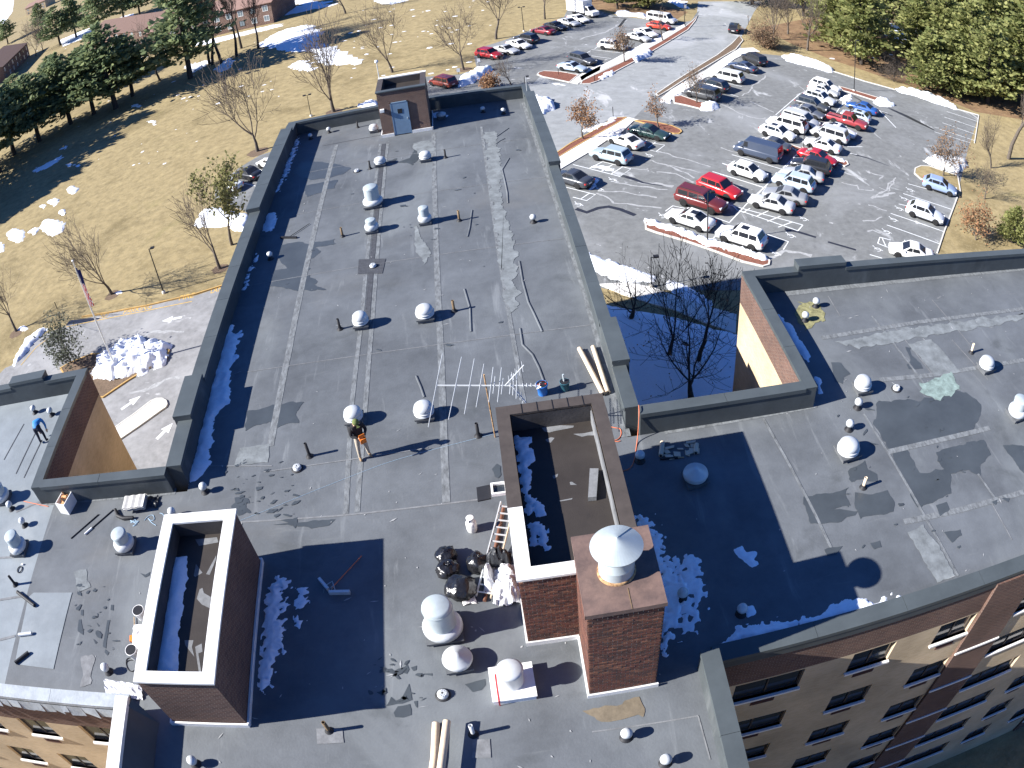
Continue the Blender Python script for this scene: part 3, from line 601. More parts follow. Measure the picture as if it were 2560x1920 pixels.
for px in (cr(1220, 980, 5.53, (740, 495), (1000, 460), (1190, 465), (1180, 490), (920, 540), (850, 560), (780, 545)), cr(1220, 980, 5.53, (790, 660), (870, 625), (920, 635), (870, 700), (820, 690)), cr(1220, 980, 5.53, (1180, 580), (1330, 570), (1470, 540), (1475, 600), (1380, 600), (1300, 620)), cr(1220, 980, 5.53, (890, 1160), (970, 1130), (960, 1170), (910, 1200)), cr(1220, 980, 5.53, (1130, 1245), (1160, 1240), (1230, 1285), (1140, 1285)), cr(1220, 980, 5.53, (970, 1505), (1170, 1465), (1160, 1485), (1000, 1512))):
    b = MB(); b.poly([P(u, v, RZ+2.364)[:2] for u, v in px], 2.364); b.build('torn_patch', MT['patchl'], ps)
b = MB(); q = [P(u, v, RZ+2.37) for u, v in cr(1220, 980, 5.53, (1410, 1110), (1530, 1110), (1500, 1500), (1385, 1510))]
b.prism([p[:2] for p in q], 2.37, 2.52); b.build('roof_hatch', MT['patchl'], ps)
for px in (cr(300, 1240, 5.53, (1020, 1100), (1050, 940), (1140, 1060), (1040, 1120)), cr(300, 1240, 5.53, (1190, 1080), (1330, 820), (1330, 870), (1240, 1090)), cr(300, 1240, 5.53, (1060, 1420), (1100, 1290), (1140, 1270), (1160, 1340), (1260, 1400), (1240, 1550), (1130, 1500)), cr(0, 1240, 2.44, (1125, 880), (1180, 880), (1170, 920), (1185, 980), (1130, 910)), cr(0, 1240, 2.44, (1190, 920), (1230, 900), (1235, 950), (1210, 960), (1230, 1090), (1215, 1090)), cr(300, 1240, 5.53, (1040, 600), (1340, 570), (1360, 640), (1090, 690))):
    b = MB(); b.poly([P(u, v, RZ+1.854)[:2] for u, v in px], 1.854); b.build('torn_patch', MT['patchl'], pl)
# bricks
def bricks(parent, origin, dx, dn, W_, H_, limit, z0=.0, tone=0):
    """courses of single bricks standing 8 mm proud of a mortar coloured core"""
    bl, bh, j = .20, .058, .016; meshes = {}
    ang = atan2(dx[1], dx[0]); out = MB(); cnt = 0; nrow = int((H_-z0)/(bh+j))
    def bm(w, m):
        key = (round(w, 3), m)
        if key not in meshes:
            q = MB(); q.box(-w/2, w/2, -.014, .03, 0, bh); meshes[key] = q.mesh('brick', MT[m])
        return meshes[key]
    for r in range(nrow-1, -1, -1):
        x = 0.0; first = True
        while x < W_-.02:
            w = bl if not (first and r % 2) else bl/2-j/2; w = min(w, W_-x); first = False
            m = rnd.choices(('brick1', 'brick2', 'brick3'), (5, 4, 2))[0]
            o = (origin[0]+dx[0]*(x+w/2), origin[1]+dx[1]*(x+w/2)); z = z0+r*(bh+j)
            pr = rnd.uniform(-.004, .004)
            if cnt < limit:
                ob = link('brick', bm(w, m), parent, (o[0]+dn[0]*pr, o[1]+dn[1]*pr, z)); ob.rotation_euler = (0, 0, ang)
            else:
                q = MB(); q.box(-w/2, w/2, -.014, .03, 0, bh, ('brick1', 'brick2', 'brick3').index(m)); q.xf(Matrix.Translation((o[0], o[1], z)) @ Matrix.Rotation(ang, 4, 'Z'))
                out.add(q.v, q.f); out.m[-len(q.f):] = q.m
            cnt += 1; x += w+j
    return out
o1 = bricks(ps, (SX0, SY0), (1, 0), (0, -1), 1.32, SH-.09, 300, .17)
o2 = bricks(ps, (SX0, SY1), (0, -1), (-1, 0), SY1-SY0, SH-.09, 0, .17)
for o_ in (o2,): o1.add(o_.v, o_.f); o1.m[-len(o_.f):] = o_.m
tag(o1.build('brickwork', [MT['brick1'], MT['brick2'], MT['brick3']], ps), kind='stuff')
CX0, CX1, CY0, CY1, CH = 1.03, 2.66, 9.22, 11.30, 3.86
b = MB(); b.box(CX0, CX1, CY0, CY1, 0, CH, 0, 'b'); ch = b.build('chimney', MT['mortar'], bld, (0, 0, RZ), 'square brick chimney with brown metal cap and steel cowl')
o1 = bricks(ch, (CX0, CY0), (1, 0), (0, -1), CX1-CX0, CH-.05, 300, .17)
for o_ in (bricks(ch, (CX0, CY1), (0, -1), (-1, 0), CY1-CY0, CH-.05, 0, .17), bricks(ch, (CX1, CY0), (0, 1), (1, 0), CY1-CY0, CH-.05, 0, .17)): o1.add(o_.v, o_.f); o1.m[-len(o_.f):] = o_.m
tag(o1.build('brickwork', [MT['brick1'], MT['brick2'], MT['brick3']], ch), kind='stuff')
b = MB(); b.box(CX0-.05, CX1+.05, CY0-.05, CY1+.05, CH-.02, CH+.035); b.box(CX0-.055, CX1+.055, CY0-.055, CY0-.045, CH-.10, CH+.036); b.box(CX0-.055, CX0-.045, CY0-.055, CY1+.05, CH-.1, CH+.036)
b.box(1.95, 1.965, CY0-.056, CY0+.5, CH+.035, CH+.045, 1); b.build('chimney_cap', [MT['capmetal'], MT['rustp']], ch)
b = MB(); b.box(CX0-.07, CX1+.07, CY0-.07, CY0-.02, 0, .16); b.box(CX0-.07, CX0-.02, CY0-.02, SY0-.06, 0, .16); b.build('base_flashing', MT['flash'], ch)
fx_, fy_ = 1.80, 10.22
b = MB(); z0 = CH+.035
b.lathe([(.42, z0), (.42, z0+.05), (.40, z0+.07)], 28, 1, (fx_, fy_, 0))
b.lathe([(.385, z0+.05), (.385, z0+.34)], 28, 0, (fx_, fy_, 0)); b.lathe([(.385, z0+.34), (.30, z0+.52), (.30, z0+.60)], 28, 0, (fx_, fy_, 0)); b.lathe([(.345, z0+.62), (.36, z0+.66), (.33, z0+.70), (.33, z0+.76), (.35, z0+.80)], 28, 0, (fx_, fy_, 0)); b.lathe([(.30, z0+.6), (.26, z0+.95)], 28, 2, (fx_, fy_, 0))
b.build('flue_pipe', [MT['steel'], MT['rust'], MT['trim']], ch)
b = MB(); b.lathe([(.55, z0+.86), (.555, z0+.89)], 44, 0, (fx_, fy_, 0)); b.lathe([(.555, z0+.892), (.0, z0+1.16)], 44, 0, (fx_, fy_, 0), False); b.lathe([(.0, z0+.93), (.55, z0+.86)], 44, 0, (fx_, fy_, 0)); b.bar((fx_+.02, fy_+.02, z0+1.15), (fx_+.36, fy_+.40, z0+.91), .012, .012); b.build('rain_cowl', MT['steel'], ch)
for q in range(4):
    b = MB(); t = pi/4+q*pi/2; b.bar((fx_+.33*cos(t), fy_+.33*sin(t), z0+.78), (fx_+.36*cos(t), fy_+.36*sin(t), z0+.95), .03, .01); b.build('cowl_strut', MT['steel'], ch)
# ================================================================ ROOF VENTS AND FANS
def fan_drum(r=.42, hc=.42, label=''):
    """curb, flared skirt, louvred rings and a drum with a lid"""
    t = thing('exhaust_fan', label, 'roof fan')
    b = MB(); b.box(-r*.95, r*.95, -r*.95, r*.95, 0, .10); b.box(-r*1.05, r*1.05, -r*1.05, r*1.05, .10, .17); b.build('curb', MT['curbm'], t)
    b = MB(); b.lathe([(r*1.02, .17), (r*1.15, .22), (r*1.15, .34), (r*1.05, .40), (r*.86, .44)], 28); b.build('skirt', MT['alu'], t)
    b = MB(); b.lathe([(r*.84, .43), (r*.84, .43+hc*.85), (r*.82, .43+hc*.95), (r*.70, .43+hc), (0, .45+hc)], 28); b.lathe([(r*.86, .43+hc*.80), (r*.875, .43+hc*.83), (r*.86, .43+hc*.86)], 28); b.build('drum', MT['steel'], t)
    return t
def fan_dome(r=.42, hc=.5, label='', flat=False):
    t = thing('exhaust_fan', label, 'roof fan')
    b = MB(); b.box(-r*.8, r*.8, -r*.8, r*.8, 0, .14); b.box(-r*.93, r*.93, -r*.93, r*.93, .14, .20); b.build('curb', MT['curbm'], t)
    b = MB(); z = .20; k_ = hc/.5
    b.lathe([(r*.86, z), (r*.98, z+.05*k_), (r*.95, z+.08*k_), (r*.82, z+.11*k_)], 28); b.lathe([(r*.85, z+.12*k_), (r, z+.17*k_), (r*.97, z+.2*k_), (r*.84, z+.23*k_)], 28)
    b.lathe([(r*.72, z+.05*k_), (r*.72, z+.3*k_)], 20, 1); b.build('louvre_ring', [MT['alu'], MT['trim']], t)
    b = MB()
    if flat: b.lathe([(r*1.02, z+.12*k_), (r*1.05, z+.15*k_), (r*.98, z+.28*k_), (r*.62, z+.31*k_), (r*.58, z+.38*k_), (r*.30, z+.40*k_), (r*.28, z+.44*k_), (0, z+.45*k_)], 28)
    else: b.lathe([(r*.88, z+.22*k_), (r*.92, z+.26*k_), (r*.84, z+.38*k_), (r*.62, z+.46*k_), (r*.3, z+.5*k_), (0, z+.51*k_)], 28)
    b.build('dome', MT['alu'], t)
    return t
MT['curbm'] = pm('fan_curb', (.10, .105, .11), .6, .2, 5, .1)
GF = 'exhaust fans on the flat roof'
def put(t, px, h=0, rz=0, u=None):
    q = RF(*px, h); t.location = (q.x, q.y, RZ+h); t.rotation_euler = (0, 0, rz); t['group'] = GF if not u else u; return t
put(fan_dome(.34, .34, 'small white mushroom fan left of two beside a dark pipe, below the stair penthouse'), (951.7, 414))
put(fan_dome(.34, .38, 'small white mushroom fan right of two below the stair penthouse, damp streak beside it'), (1064.6, 402))
put(fan_drum(.44, .70, 'tallest silver drum fan on the main wing with a wide skirt'), (934.4, 514))
put(fan_drum(.29, .24, 'short silver drum fan directly below the tallest drum fan'), (931.5, 579))
put(fan_drum(.28, .45, 'narrow tall silver drum fan on the main wing with a small white pipe beside it'), (1064, 558))
put(fan_dome(.37, .42, 'large white dome fan on the main wing, right one of the middle pair'), (1064.9, 797))
put(fan_dome(.33, .46, 'white stepped fan left of the middle pair on the main wing, pipe to its left'), (905, 816))
put(fan_dome(.35, .42, 'white dome fan under the long rods of the tv antenna'), (1063, 1043))
put(fan_dome(.34, .40, 'white dome fan standing right behind the person with the orange controller'), (888, 1054))
put(fan_drum(.465, .85, 'biggest silver drum fan, near the black rubbish bags'), (1111, 1578), rz=.05)
put(fan_dome(.38, .36, 'low round silver fan between the biggest drum fan and the white square curb', True), (1148, 1661), rz=.1)
put(fan_dome(.34, .42, 'white dome fan nearest the notch corner on the right wing'), (2153.9, 977))
put(fan_dome(.36, .38, 'white dome fan on the right wing beside a leaning bright pipe'), (2463, 924), rz=.1)
put(fan_drum(.36, .42, 'white fan cut off by the right edge of the view'), (2539, 1040), rz=.1)
put(fan_dome(.40, .42, 'white dome fan on the right wing beside the corner of the big shadow'), (2117, 1137), rz=.1)
put(fan_dome(.37, .40, 'low round fan standing inside the big shadow of the stair house', True), (1737, 1203), rz=.1)
put(fan_drum(.36, .36, 'white drum fan at the left edge near the person in blue'), (10.8, 1250))
put(fan_drum(.36, .45, 'tall pale drum fan on the light membrane at the left edge'), (52.4, 1376))
put(fan_drum(.35, .36, 'pale drum fan standing next to the elevator penthouse'), (318, 1370))
put(fan_dome(.30, .34, 'small cream mushroom fan at the foot of the stair penthouse'), (935.8, 330))
put(fan_dome(.30, .28, 'low fan in the shade right of the stair penthouse, snow beside it', True), (1104, 296))
# the fan on the white square curb
t = thing('exhaust_fan', 'white capped drum fan on a big white square curb with a red strip', 'roof fan', group=GF)
q = RF(1283, 1715); t.location = (q.x, q.y, RZ); t.rotation_euler = (0, 0, .03)
b = MB(); b.box(-.52, .52, -.50, .50, 0, .20); b.box(-.55, .55, -.53, .53, .20, .24); b.build('curb', MT['white'], t)
b = MB(); b.lathe([(.29, .24), (.29, .80), (.33, .83), (.335, .90), (.28, .95), (.1, .98), (0, .985)], 28); b.build('drum', MT['alu'], t)
b = MB(); b.box(-.41, -.375, -.54, .3, .24, .25); b.box(-.41, -.375, -.545, -.53, .0, .25); b.build('red_strip', MT['redp'], t)
# small vent caps and pipes
GV = 'small vent caps on the roof'
def vent_cap(px, label, s=1.0):
    t = thing('roof_vent', label, 'roof vent', group=GV); q = RF(*px); t.location = (q.x, q.y, RZ); t.rotation_euler = (0, 0, rnd.uniform(0, 6)); t.scale = (s, s, s)
    b = MB(); b.lathe([(.17, 0), (.15, .03), (.09, .06), (.075, .24)], 16); b.build('flashing_cone', MT['blackp'], t)
    b = MB(); b.lathe([(.09, .20), (.145, .22), (.15, .30), (.12, .37), (.05, .41), (0, .415)], 18); b.build('cap', MT['alu'], t)
    return t
for px, lb in (((1207.8, 281), 'white vent cap in the shade of the stair penthouse, nearer the penthouse'), ((1259, 285), 'white vent cap at the edge of the stair penthouse shadow'), ((823, 332), 'white vent cap near the far left corner, outside the shade'), ((777, 348), 'white vent cap at the far left corner, on the shadow edge'),
               ((677, 648), 'white vent cap beside the left parapet near a wet patch'), ((1333.7, 556), 'white vent cap beside the right parapet of the main wing'), ((514, 1230), 'white vent cap near the left notch, below the snow strip'), ((436, 1292), 'white vent cap touching the far edge of the elevator penthouse'),
               ((88, 1032), 'left vent cap of the pair behind the person in blue'), ((130, 1038), 'right vent cap of the pair behind the person in blue'), ((30, 1273), 'white vent cap near the left edge beside a long orange pole'), ((62.4, 1314), 'white vent cap on the light membrane, above the tall drum fan'),
               ((272.5, 1680), 'white vent cap near the corner of bright crumpled flashing'), ((2039, 767), 'upper white vent cap by the yellow stain on the right wing'), ((2012, 802), 'lower white vent cap by the yellow stain on the right wing'), ((2143.6, 1020), 'white vent cap between the notch corner and the dome fan'),
               ((2122, 1074), 'white vent cap just behind a dome fan on the right wing'), ((1599.8, 1153), 'white vent cap with an orange cord tied beside it'), ((1565.7, 1844), 'white vent cap near the lower edge, left one of two'), ((1663, 1908), 'white vent cap near the lower edge, right one of two'),
               ((490, 1911), 'white vent cap cut off by the lower edge left of the middle'), ((1705, 1496), 'pale vent cap in the shade ringed by trampled snow'), ((1852.6, 1535), 'pale vent cap in the shade with a lump of snow beside it')): vent_cap(px, lb)
def vent_pipe(px, label, mat='rustp', h=.48, r=.055, lean=0):
    t = thing('vent_pipe', label, 'vent pipe', group='upright vent pipes on the roof'); q = RF(*px); t.location = (q.x, q.y, RZ)
    b = MB(); b.lathe([(.14, 0), (.12, .03), (r*1.3, .06), (r*1.2, .12)], 14); b.build('flashing_boot', MT['blackp'], t)
    b = MB(); b.lathe([(r, .05), (r, h), (r*.75, h), (r*.75, h-.1), (0, h-.1)], 14); b.build('pipe', MT[mat], t)
    return t
for a_ in (((856.7, 591.5), 'dark brown pipe on the main wing beside the short drum fan', 'rustp', .5), ((925.5, 422), 'dark pipe left of the small mushroom fan', 'blackp', .5), ((1113.8, 394.5), 'dark pipe right of the small mushroom fan', 'blackp', .5), ((1148.5, 552), 'brown pipe right of the narrow tall drum fan', 'rustp', .55), ((894.5, 319), 'dark pipe near the far parapet', 'blackp', .45),
           ((1135.4, 778), 'brown pipe right of the large white dome fan', 'rustp', .5), ((850.4, 823), 'black pipe left of the white stepped fan', 'blackp', .5), ((774.6, 1141), 'black pipe left of the standing person', 'blackp', .6), ((1196, 1090), 'black pipe beside the stair house corner', 'blackp', .55), ((2428.4, 882), 'bright tan pipe behind the dome fan on the right wing', 'roll', .45),
           ((2158, 1219), 'tan pipe on the right wing standing in a damp patch', 'roll', .45), ((823.8, 1828), 'brown pipe on a square patch below the penthouse shadow', 'rustp', .55), ((1183.8, 1836), 'bright metal pipe near the two tan rolls', 'lead', .55), ((38.9, 1462), 'black pipe on the light membrane at the left edge', 'blackp', .5)): vent_pipe(a_[0], a_[1], a_[2], a_[3])
def drain(px, label):
    t = thing('roof_drain', label, 'roof drain', group='round roof drains'); q = RF(*px); t.location = (q.x, q.y, RZ)
    b = MB(); b.lathe([(.21, .006), (.20, .03), (.15, .035)], 20); b.build('clamp_ring', MT['blackp'], t)
    b = MB(); b.lathe([(.15, .03), (.145, .10), (.11, .13)], 16)
    for j in range(6):
        a_ = pi*j/6; b.bar((-.115*cos(a_), -.115*sin(a_), .135), (.115*cos(a_), .115*sin(a_), .135), .022, .012)
    b.lathe([(.0, .118), (.112, .118)], 16, 1); b.build('strainer', [MT['alu'], MT['blackp']], t)
for px, lb in (((933, 667), 'roof drain on the dark square patch of the main wing'), ((892.4, 429), 'roof drain near the far end of the main wing'), ((744, 1172), 'roof drain left of the standing person'), ((1108, 1738), 'roof drain left of the white square curb'), ((2240.7, 973), 'roof drain on the right wing beside a dome fan')): drain(px, lb)
# ================================================================ SNOW
def snow_mesh(px, z, hmax, res, rag=.5, edge=.4, plane=None, seed=0, holes=0.0, fine=1.6):
    pts = [P(u, v, z)[:2] for u, v in px] if plane is None else plane
    return snow_xy(pts, z, hmax, res, rag, edge, seed, holes, fine)
def snow_xy(pts, z, hmax, res, rag, edge, seed, holes, fine=1.6):
    n = len(pts); xs = [p[0] for p in pts]; ys = [p[1] for p in pts]
    def inside(x, y):
        c = False; j = n-1
        for i in range(n):
            if (pts[i][1] > y) != (pts[j][1] > y) and x < (pts[j][0]-pts[i][0])*(y-pts[i][1])/(pts[j][1]-pts[i][1])+pts[i][0]: c = not c
            j = i
        return c
    def dist(x, y):
        d = 1e9
        for i in range(n):
            ax, ay = pts[i]; bx, by = pts[(i+1) % n]; dx, dy = bx-ax, by-ay
            t = max(0, min(1, ((x-ax)*dx+(y-ay)*dy)/(dx*dx+dy*dy+1e-9))); d = min(d, hypot(x-ax-t*dx, y-ay-t*dy))
        return d
    nx = int((max(xs)-min(xs))/res)+3; ny = int((max(ys)-min(ys))/res)+3; H = {}
    for i in range(nx):
        for j in range(ny):
            x = min(xs)+(i-1)*res; y = min(ys)+(j-1)*res
            d = dist(x, y)*(1 if inside(x, y) else -1)
            nz = noise.noise(Vector((x*fine, y*fine, seed)))+.6*noise.noise(Vector((x*fine*2.7, y*fine*2.7, seed+3)))+.3*noise.noise(Vector((x*fine*7, y*fine*7, seed+5)))
            e = d+.22*edge+nz*rag*edge-holes*edge*max(0, noise.noise(Vector((x*fine*2.1, y*fine*2.1, seed+11))))*3
            h = max(-.8, min(1, e/edge)); h = (1-(1-h)**2) if h > 0 else h
            H[i, j] = (x+.3*res*nz, y+.3*res*noise.noise(Vector((x*5, y*5, seed))), z-.002+hmax*h*(max(.45, .8+.4*noise.noise(Vector((x*fine*1.3, y*fine*1.3, seed+2)))+.2*noise.noise(Vector((x*fine*3.1, y*fine*3.1, seed+6)))) if h > 0 else 1))
    b = MB(); idx = {}
    for i in range(nx-1):
        for j in range(ny-1):
            cs = [(i, j), (i+1, j), (i+1, j+1), (i, j+1)]
            if max(H[c][2] for c in cs) <= z+.004: continue
            f = []
            for c in cs:
                if c not in idx: idx[c] = len(b.v); p = H[c]; b.v.append(p)
                f.append(idx[c])
            b.f.append(f); b.m.append(0); b.sm.append(True)
    return b
def snow(px, z, hmax, res, label, rag=.5, edge=.4, seed=0, holes=0.0, mat='snow', name='snow', fine=1.6, thingcat=None):
    b = snow_mesh(px, z, hmax, res, rag, edge, None, seed, holes, fine)
    if not b.f: return None
    o = b.build(name, MT[mat])
    if thingcat: return tag(o, label, thingcat)
    return tag(o, label, kind='stuff')
# left gutter strip of the main wing
snow(cr(0, 600, 2.44, (1130, 1490), (1160, 1410), (1230, 1180), (1270, 960), (1310, 780), (1370, 560), (1410, 510), (1420, 570), (1465, 560), (1450, 640), (1410, 740), (1400, 900), (1390, 1000), (1300, 1080), (1310, 1180), (1270, 1250), (1265, 1390), (1220, 1440)), RZ, .12, .09, 'snow lying along the left parapet of the main wing', .7, .35, 1, .2)
snow(cr(440, 250, 3.456, (860, 790), (905, 700), (950, 560), (1000, 420), (1040, 320), (1052, 330), (1030, 450), (1010, 520), (960, 640), (930, 720), (890, 790)), RZ, .08, .08, 'broken snow line along the far left parapet', 1.2, .25, 4, .8, fine=3)
snow(cr(440, 250, 3.456, (750, 1130), (780, 1010), (800, 980), (890, 985), (850, 1070), (820, 1130)), RZ, .08, .08, 'snow patch by the left parapet at the step', .9, .3, 6, .4)
snow(cr(440, 250, 3.456, (570, 1640), (640, 1460), (700, 1330), (715, 1340), (650, 1500), (590, 1650)), RZ, .06, .07, 'thin snow line by the left parapet', 1.3, .2, 8, .9, fine=3)
# right of the stair house
snow([(1590, 1285), (1622, 1290), (1650, 1340), (1668, 1400), (1690, 1420), (1720, 1460), (1715, 1500), (1690, 1560), (1660, 1640), (1652, 1560), (1640, 1450), (1610, 1350)], RZ, .09, .05, 'trampled snow in the shade of the chimney', .8, .3, 9, .5, fine=3.2)
snow([(1690, 1390), (1740, 1380), (1760, 1470), (1740, 1560), (1700, 1600), (1690, 1500)], RZ, .05, .08, 'scattered snow beside the trampled snow', 1.3, .35, 12, 1.1, fine=2.6)
snow(cr(1660, 1240, 2.44, (430, 325), (480, 300), (500, 340), (560, 350), (545, 385), (580, 415), (540, 432), (500, 405), (460, 370)), RZ, .08, .05, 'small snow lump on the shaded right roof', .5, .15, 13)
snow(cr(1660, 1240, 2.44, (320, 940), (420, 840), (470, 790), (520, 800), (700, 770), (830, 760), (950, 730), (1050, 660), (1140, 625), (1180, 650), (1260, 650), (1330, 640), (1490, 610), (1420, 660), (1190, 725), (780, 830), (500, 900)), RZ, .10, .05, 'snow along the right south roof edge', .7, .3, 15, .25, fine=2.2)
snow([(1850, 1520), (1880, 1518), (1888, 1532), (1870, 1542)], RZ, .08, .05, 'snow lump beside a vent cap', .5, .12, 17)
snow(cr(1660, 600, 2.44, (690, 460), (760, 510), (800, 590), (880, 690), (880, 740), (850, 710), (780, 620), (720, 520)), RZ, .10, .07, 'snow strip behind the right notch wall', .6, .25, 19)
snow(cr(1660, 600, 2.44, (920, 840), (960, 860), (965, 930), (945, 935)), RZ, .06, .05, 'snow bit at the notch corner', .8, .15, 21)
snow(cr(0, 1240, 2.44, (1610, 1220), (1580, 1150), (1590, 1000), (1620, 700), (1640, 560), (1700, 490), (1780, 560), (1700, 570), (1740, 660), (1720, 760), (1740, 830), (1700, 960), (1640, 1120)), RZ, .08, .05, 'snow in the shade of the elevator penthouse', .8, .25, 23, .45, fine=3.4)
snow(cr(0, 1240, 2.44, (1820, 570), (1870, 560), (1880, 620), (1840, 700), (1820, 800), (1800, 760)), RZ, .05, .07, 'small snow remains by the penthouse shade', 1.2, .25, 26, .8, fine=3)
snow(cr(700, 150, 3.456, (1320, 460), (1400, 450), (1450, 480), (1420, 500), (1330, 490)), RZ, .06, .06, 'snow beside the shaded fan', .8, .25, 28)
snow(cr(0, 1240, 2.44, (960, 1090), (1000, 830), (1040, 560), (1065, 375), (1138, 370), (1130, 520), (1090, 760), (1080, 900), (1080, 1090)), RZ+1.85, .10, .07, 'snow inside the elevator penthouse rim', .4, .25, 30)
snow(cr(1220, 980, 5.53, (370, 620), (480, 630), (590, 680), (600, 850), (640, 900), (590, 1050), (600, 1200), (560, 1320), (560, 1450), (700, 1560), (640, 1640), (560, 1660), (500, 1450), (440, 1250), (390, 900)), RZ+2.36, .07, .06, 'snow inside the stair house rim', .8, .25, 32, .3, fine=3.2)
snow(cr(1220, 1240, 4.424, (430, 0), (590, 20), (600, 200), (620, 400), (700, 560), (560, 600), (470, 500), (440, 250)), RZ+2.36, .06, .06, 'thin snow inside the near end of the stair house', 1.0, .3, 34, .6, fine=2.6)
# ================================================================ ROADS, CAR PARK, PATHS
c4 = lambda *p: cr(1450, 0, 4.916, *p); cB = lambda *p: cr(1800, 180, 5.027, *p); cA = lambda *p: cr(1640, 400, 5.53, *p)
cC = lambda *p: cr(1380, 240, 5.53, *p); cE = lambda *p: cr(2160, 380, 5.53, *p); cU = lambda *p: cr(1150, 0, 6.32, *p); cL = lambda *p: cr(0, 640, 4.608, *p)
cF = lambda *p: cr(2080, 0, 4.608, *p); cH = lambda *p: cr(0, 0, 4.608, *p); cI = lambda *p: cr(420, 0, 4.608, *p)
lot = [(1020, 222), (1062, 192), (1150, 186), (1192, 172), (1185, 140), (1205, 118), (1262, 100), (1330, 74), (1410, 42), (1420, 22), (1500, 26), (1545, 40), (1612, 48), (1690, 58), (1728, 52), (1743, 30), (1745, 4)]
right = [(1905, 4), (1885, 30), (1870, 60), (1852, 95), (1852, 130), (1962, 140), (2080, 178), (2162, 204), (2240, 226), (2330, 248), (2393, 273), (2447, 289), (2420, 372), (2391, 496), (2361, 579), (2344, 640)]
pts = G2(lot+right)+[(40.0, 48.0), (9.8, 53.5), (4.1, 57), (4.1, 96), (-6, 104)]
gpoly('car_park', pts, .004, MT['asphalt'], label='worn grey asphalt car park with salt stains')
gpoly('road', G2(lot[-2:]+right[:4]+c4((1960, 450), (1700, 690), (1400, 860), (930, 1165), (870, 1240), (640, 1475)))+G2(cC((850, 290), (420, 520), (60, 790)))+[(4.2, 78), (4.2, 96)]+G2([(1352, 190), (1385, 205), (1452, 212), (1490, 208), (1540, 180)]+c4((860, 660), (1200, 460), (1410, 270), (1470, 130))), .008, MT['road'], label='pale grey access road')
gpoly('driveway', G2(cL((60, 1290), (160, 1250), (300, 1100), (430, 950), (560, 880), (770, 800), (960, 725), (2212, 470)))+G2([(640, 690)])+[(-11.8, 80), (-11.8, 18.6), (-17.4, 18.6), (-17.4, 25.2), (-48, 25.2), (-60, 40)], .004, MT['asphaltd'], label='pale driveway passing the front entrance')
gpoly('west_parking', G2(cr(440, 250, 3.456, (340, 770), (420, 690), (540, 590), (720, 480), (900, 420)))+[(-11.8, 100), (-11.8, 70)]+G2(cr(440, 250, 3.456, (640, 1000), (590, 960), (450, 910), (330, 860))), .004, MT['asphalt'], label='small strip of asphalt parking beside the main wing')
rd = []
# raised beds with kerbs
def bed(px, name, mat, label, kmat='kerb', h=.13, w=.16, closed=True, pts=None):
    pts = [Vector(p) for p in (pts or G2(px))]
    if area(pts) < 0: pts = pts[::-1]
    n = len(pts); inn = []
    for i in range(n):
        a_, b_, c_ = pts[i-1], pts[i], pts[(i+1) % n]
        d1 = (b_-a_).normalized(); d2 = (c_-b_).normalized(); nn = (Vector((-d1.y, d1.x))+Vector((-d2.y, d2.x)))
        nn = nn.normalized()*min(w*1.6, w/max(.3, nn.length/2)); inn.append(b_+nn)
    b = MB(); vs = [(p.x, p.y, 0) for p in pts]+[(p.x, p.y, h) for p in pts]+[(p.x, p.y, h) for p in inn]+[(p.x, p.y, h-.05) for p in inn]
    for k_ in range(3):
        b.add(vs, [(k_*n+i, k_*n+(i+1) % n, (k_+1)*n+(i+1) % n, (k_+1)*n+i) for i in range(n)])
    root = tag(b.build(name+'_kerb', MT[kmat]), label+' kerb', kind='structure')
    b = MB(); b.poly(inn, h-.03); tag(b.build(name, MT[mat]), label, kind='structure')
bed(c4((0, 1040), (130, 1035), (230, 1000), (310, 960), (450, 880), (640, 780), (860, 655), (1120, 500), (1330, 370), (1420, 260), (1450, 190), (1380, 260), (1290, 330), (1000, 510), (800, 620), (560, 750), (300, 870), (170, 930), (20, 1000)), 'mulch_bed', 'mulch', 'long red mulch bed between upper car park and road')
bed(cU((1215, 1185), (1240, 1150), (1330, 1125), (1600, 1140), (1880, 1190), (1730, 1310), (1500, 1260), (1300, 1220)), 'mulch_bed', 'mulch', 'red mulch island at the upper car park entrance')
bed(cC((45, 830), (60, 790), (250, 660), (420, 570), (640, 450), (850, 310), (1040, 300), (900, 390), (560, 580), (300, 730), (70, 870)), 'mulch_bed', 'mulch', 'red mulch strip beside the white walk', 'kerby')
bed(cC((1130, 345), (1280, 345), (1450, 370), (1660, 415), (1780, 470), (1800, 500), (1760, 530), (1690, 530), (1500, 490), (1330, 400)), 'mulch_bed', 'mulch', 'rounded red mulch island by the green sedan', 'kerby')
bed(c4((930, 1160), (1150, 1010), (1400, 850), (1680, 680), (1860, 540), (1960, 440), (2010, 500), (1920, 610), (1700, 740), (1500, 860), (1330, 960), (1100, 1110), (960, 1190)), 'mulch_bed', 'mulchb', 'brown planted strip between road and lower car park')
bed(c4((1145, 1190), (1250, 1180), (1420, 1240), (1600, 1290), (1690, 1330), (1640, 1360), (1500, 1350), (1300, 1300), (1150, 1270)), 'mulch_bed', 'mulch', 'red mulch island with one small tree by the grey car')
bed(cB((1490, 180), (1700, 240), (2000, 330), (2170, 410), (2160, 430), (1960, 370), (1620, 260), (1540, 240)), 'mulch_bed', 'mulch', 'narrow red island at the head of the car rows')
bed(cB((800, 890), (900, 920), (1100, 990), (1300, 1040), (1480, 1080), (1600, 1130), (1620, 1170), (1570, 1195), (1450, 1150), (1250, 1080), (960, 1000), (850, 930)), 'mulch_bed', 'mulch', 'narrow red island in the middle of the car rows')
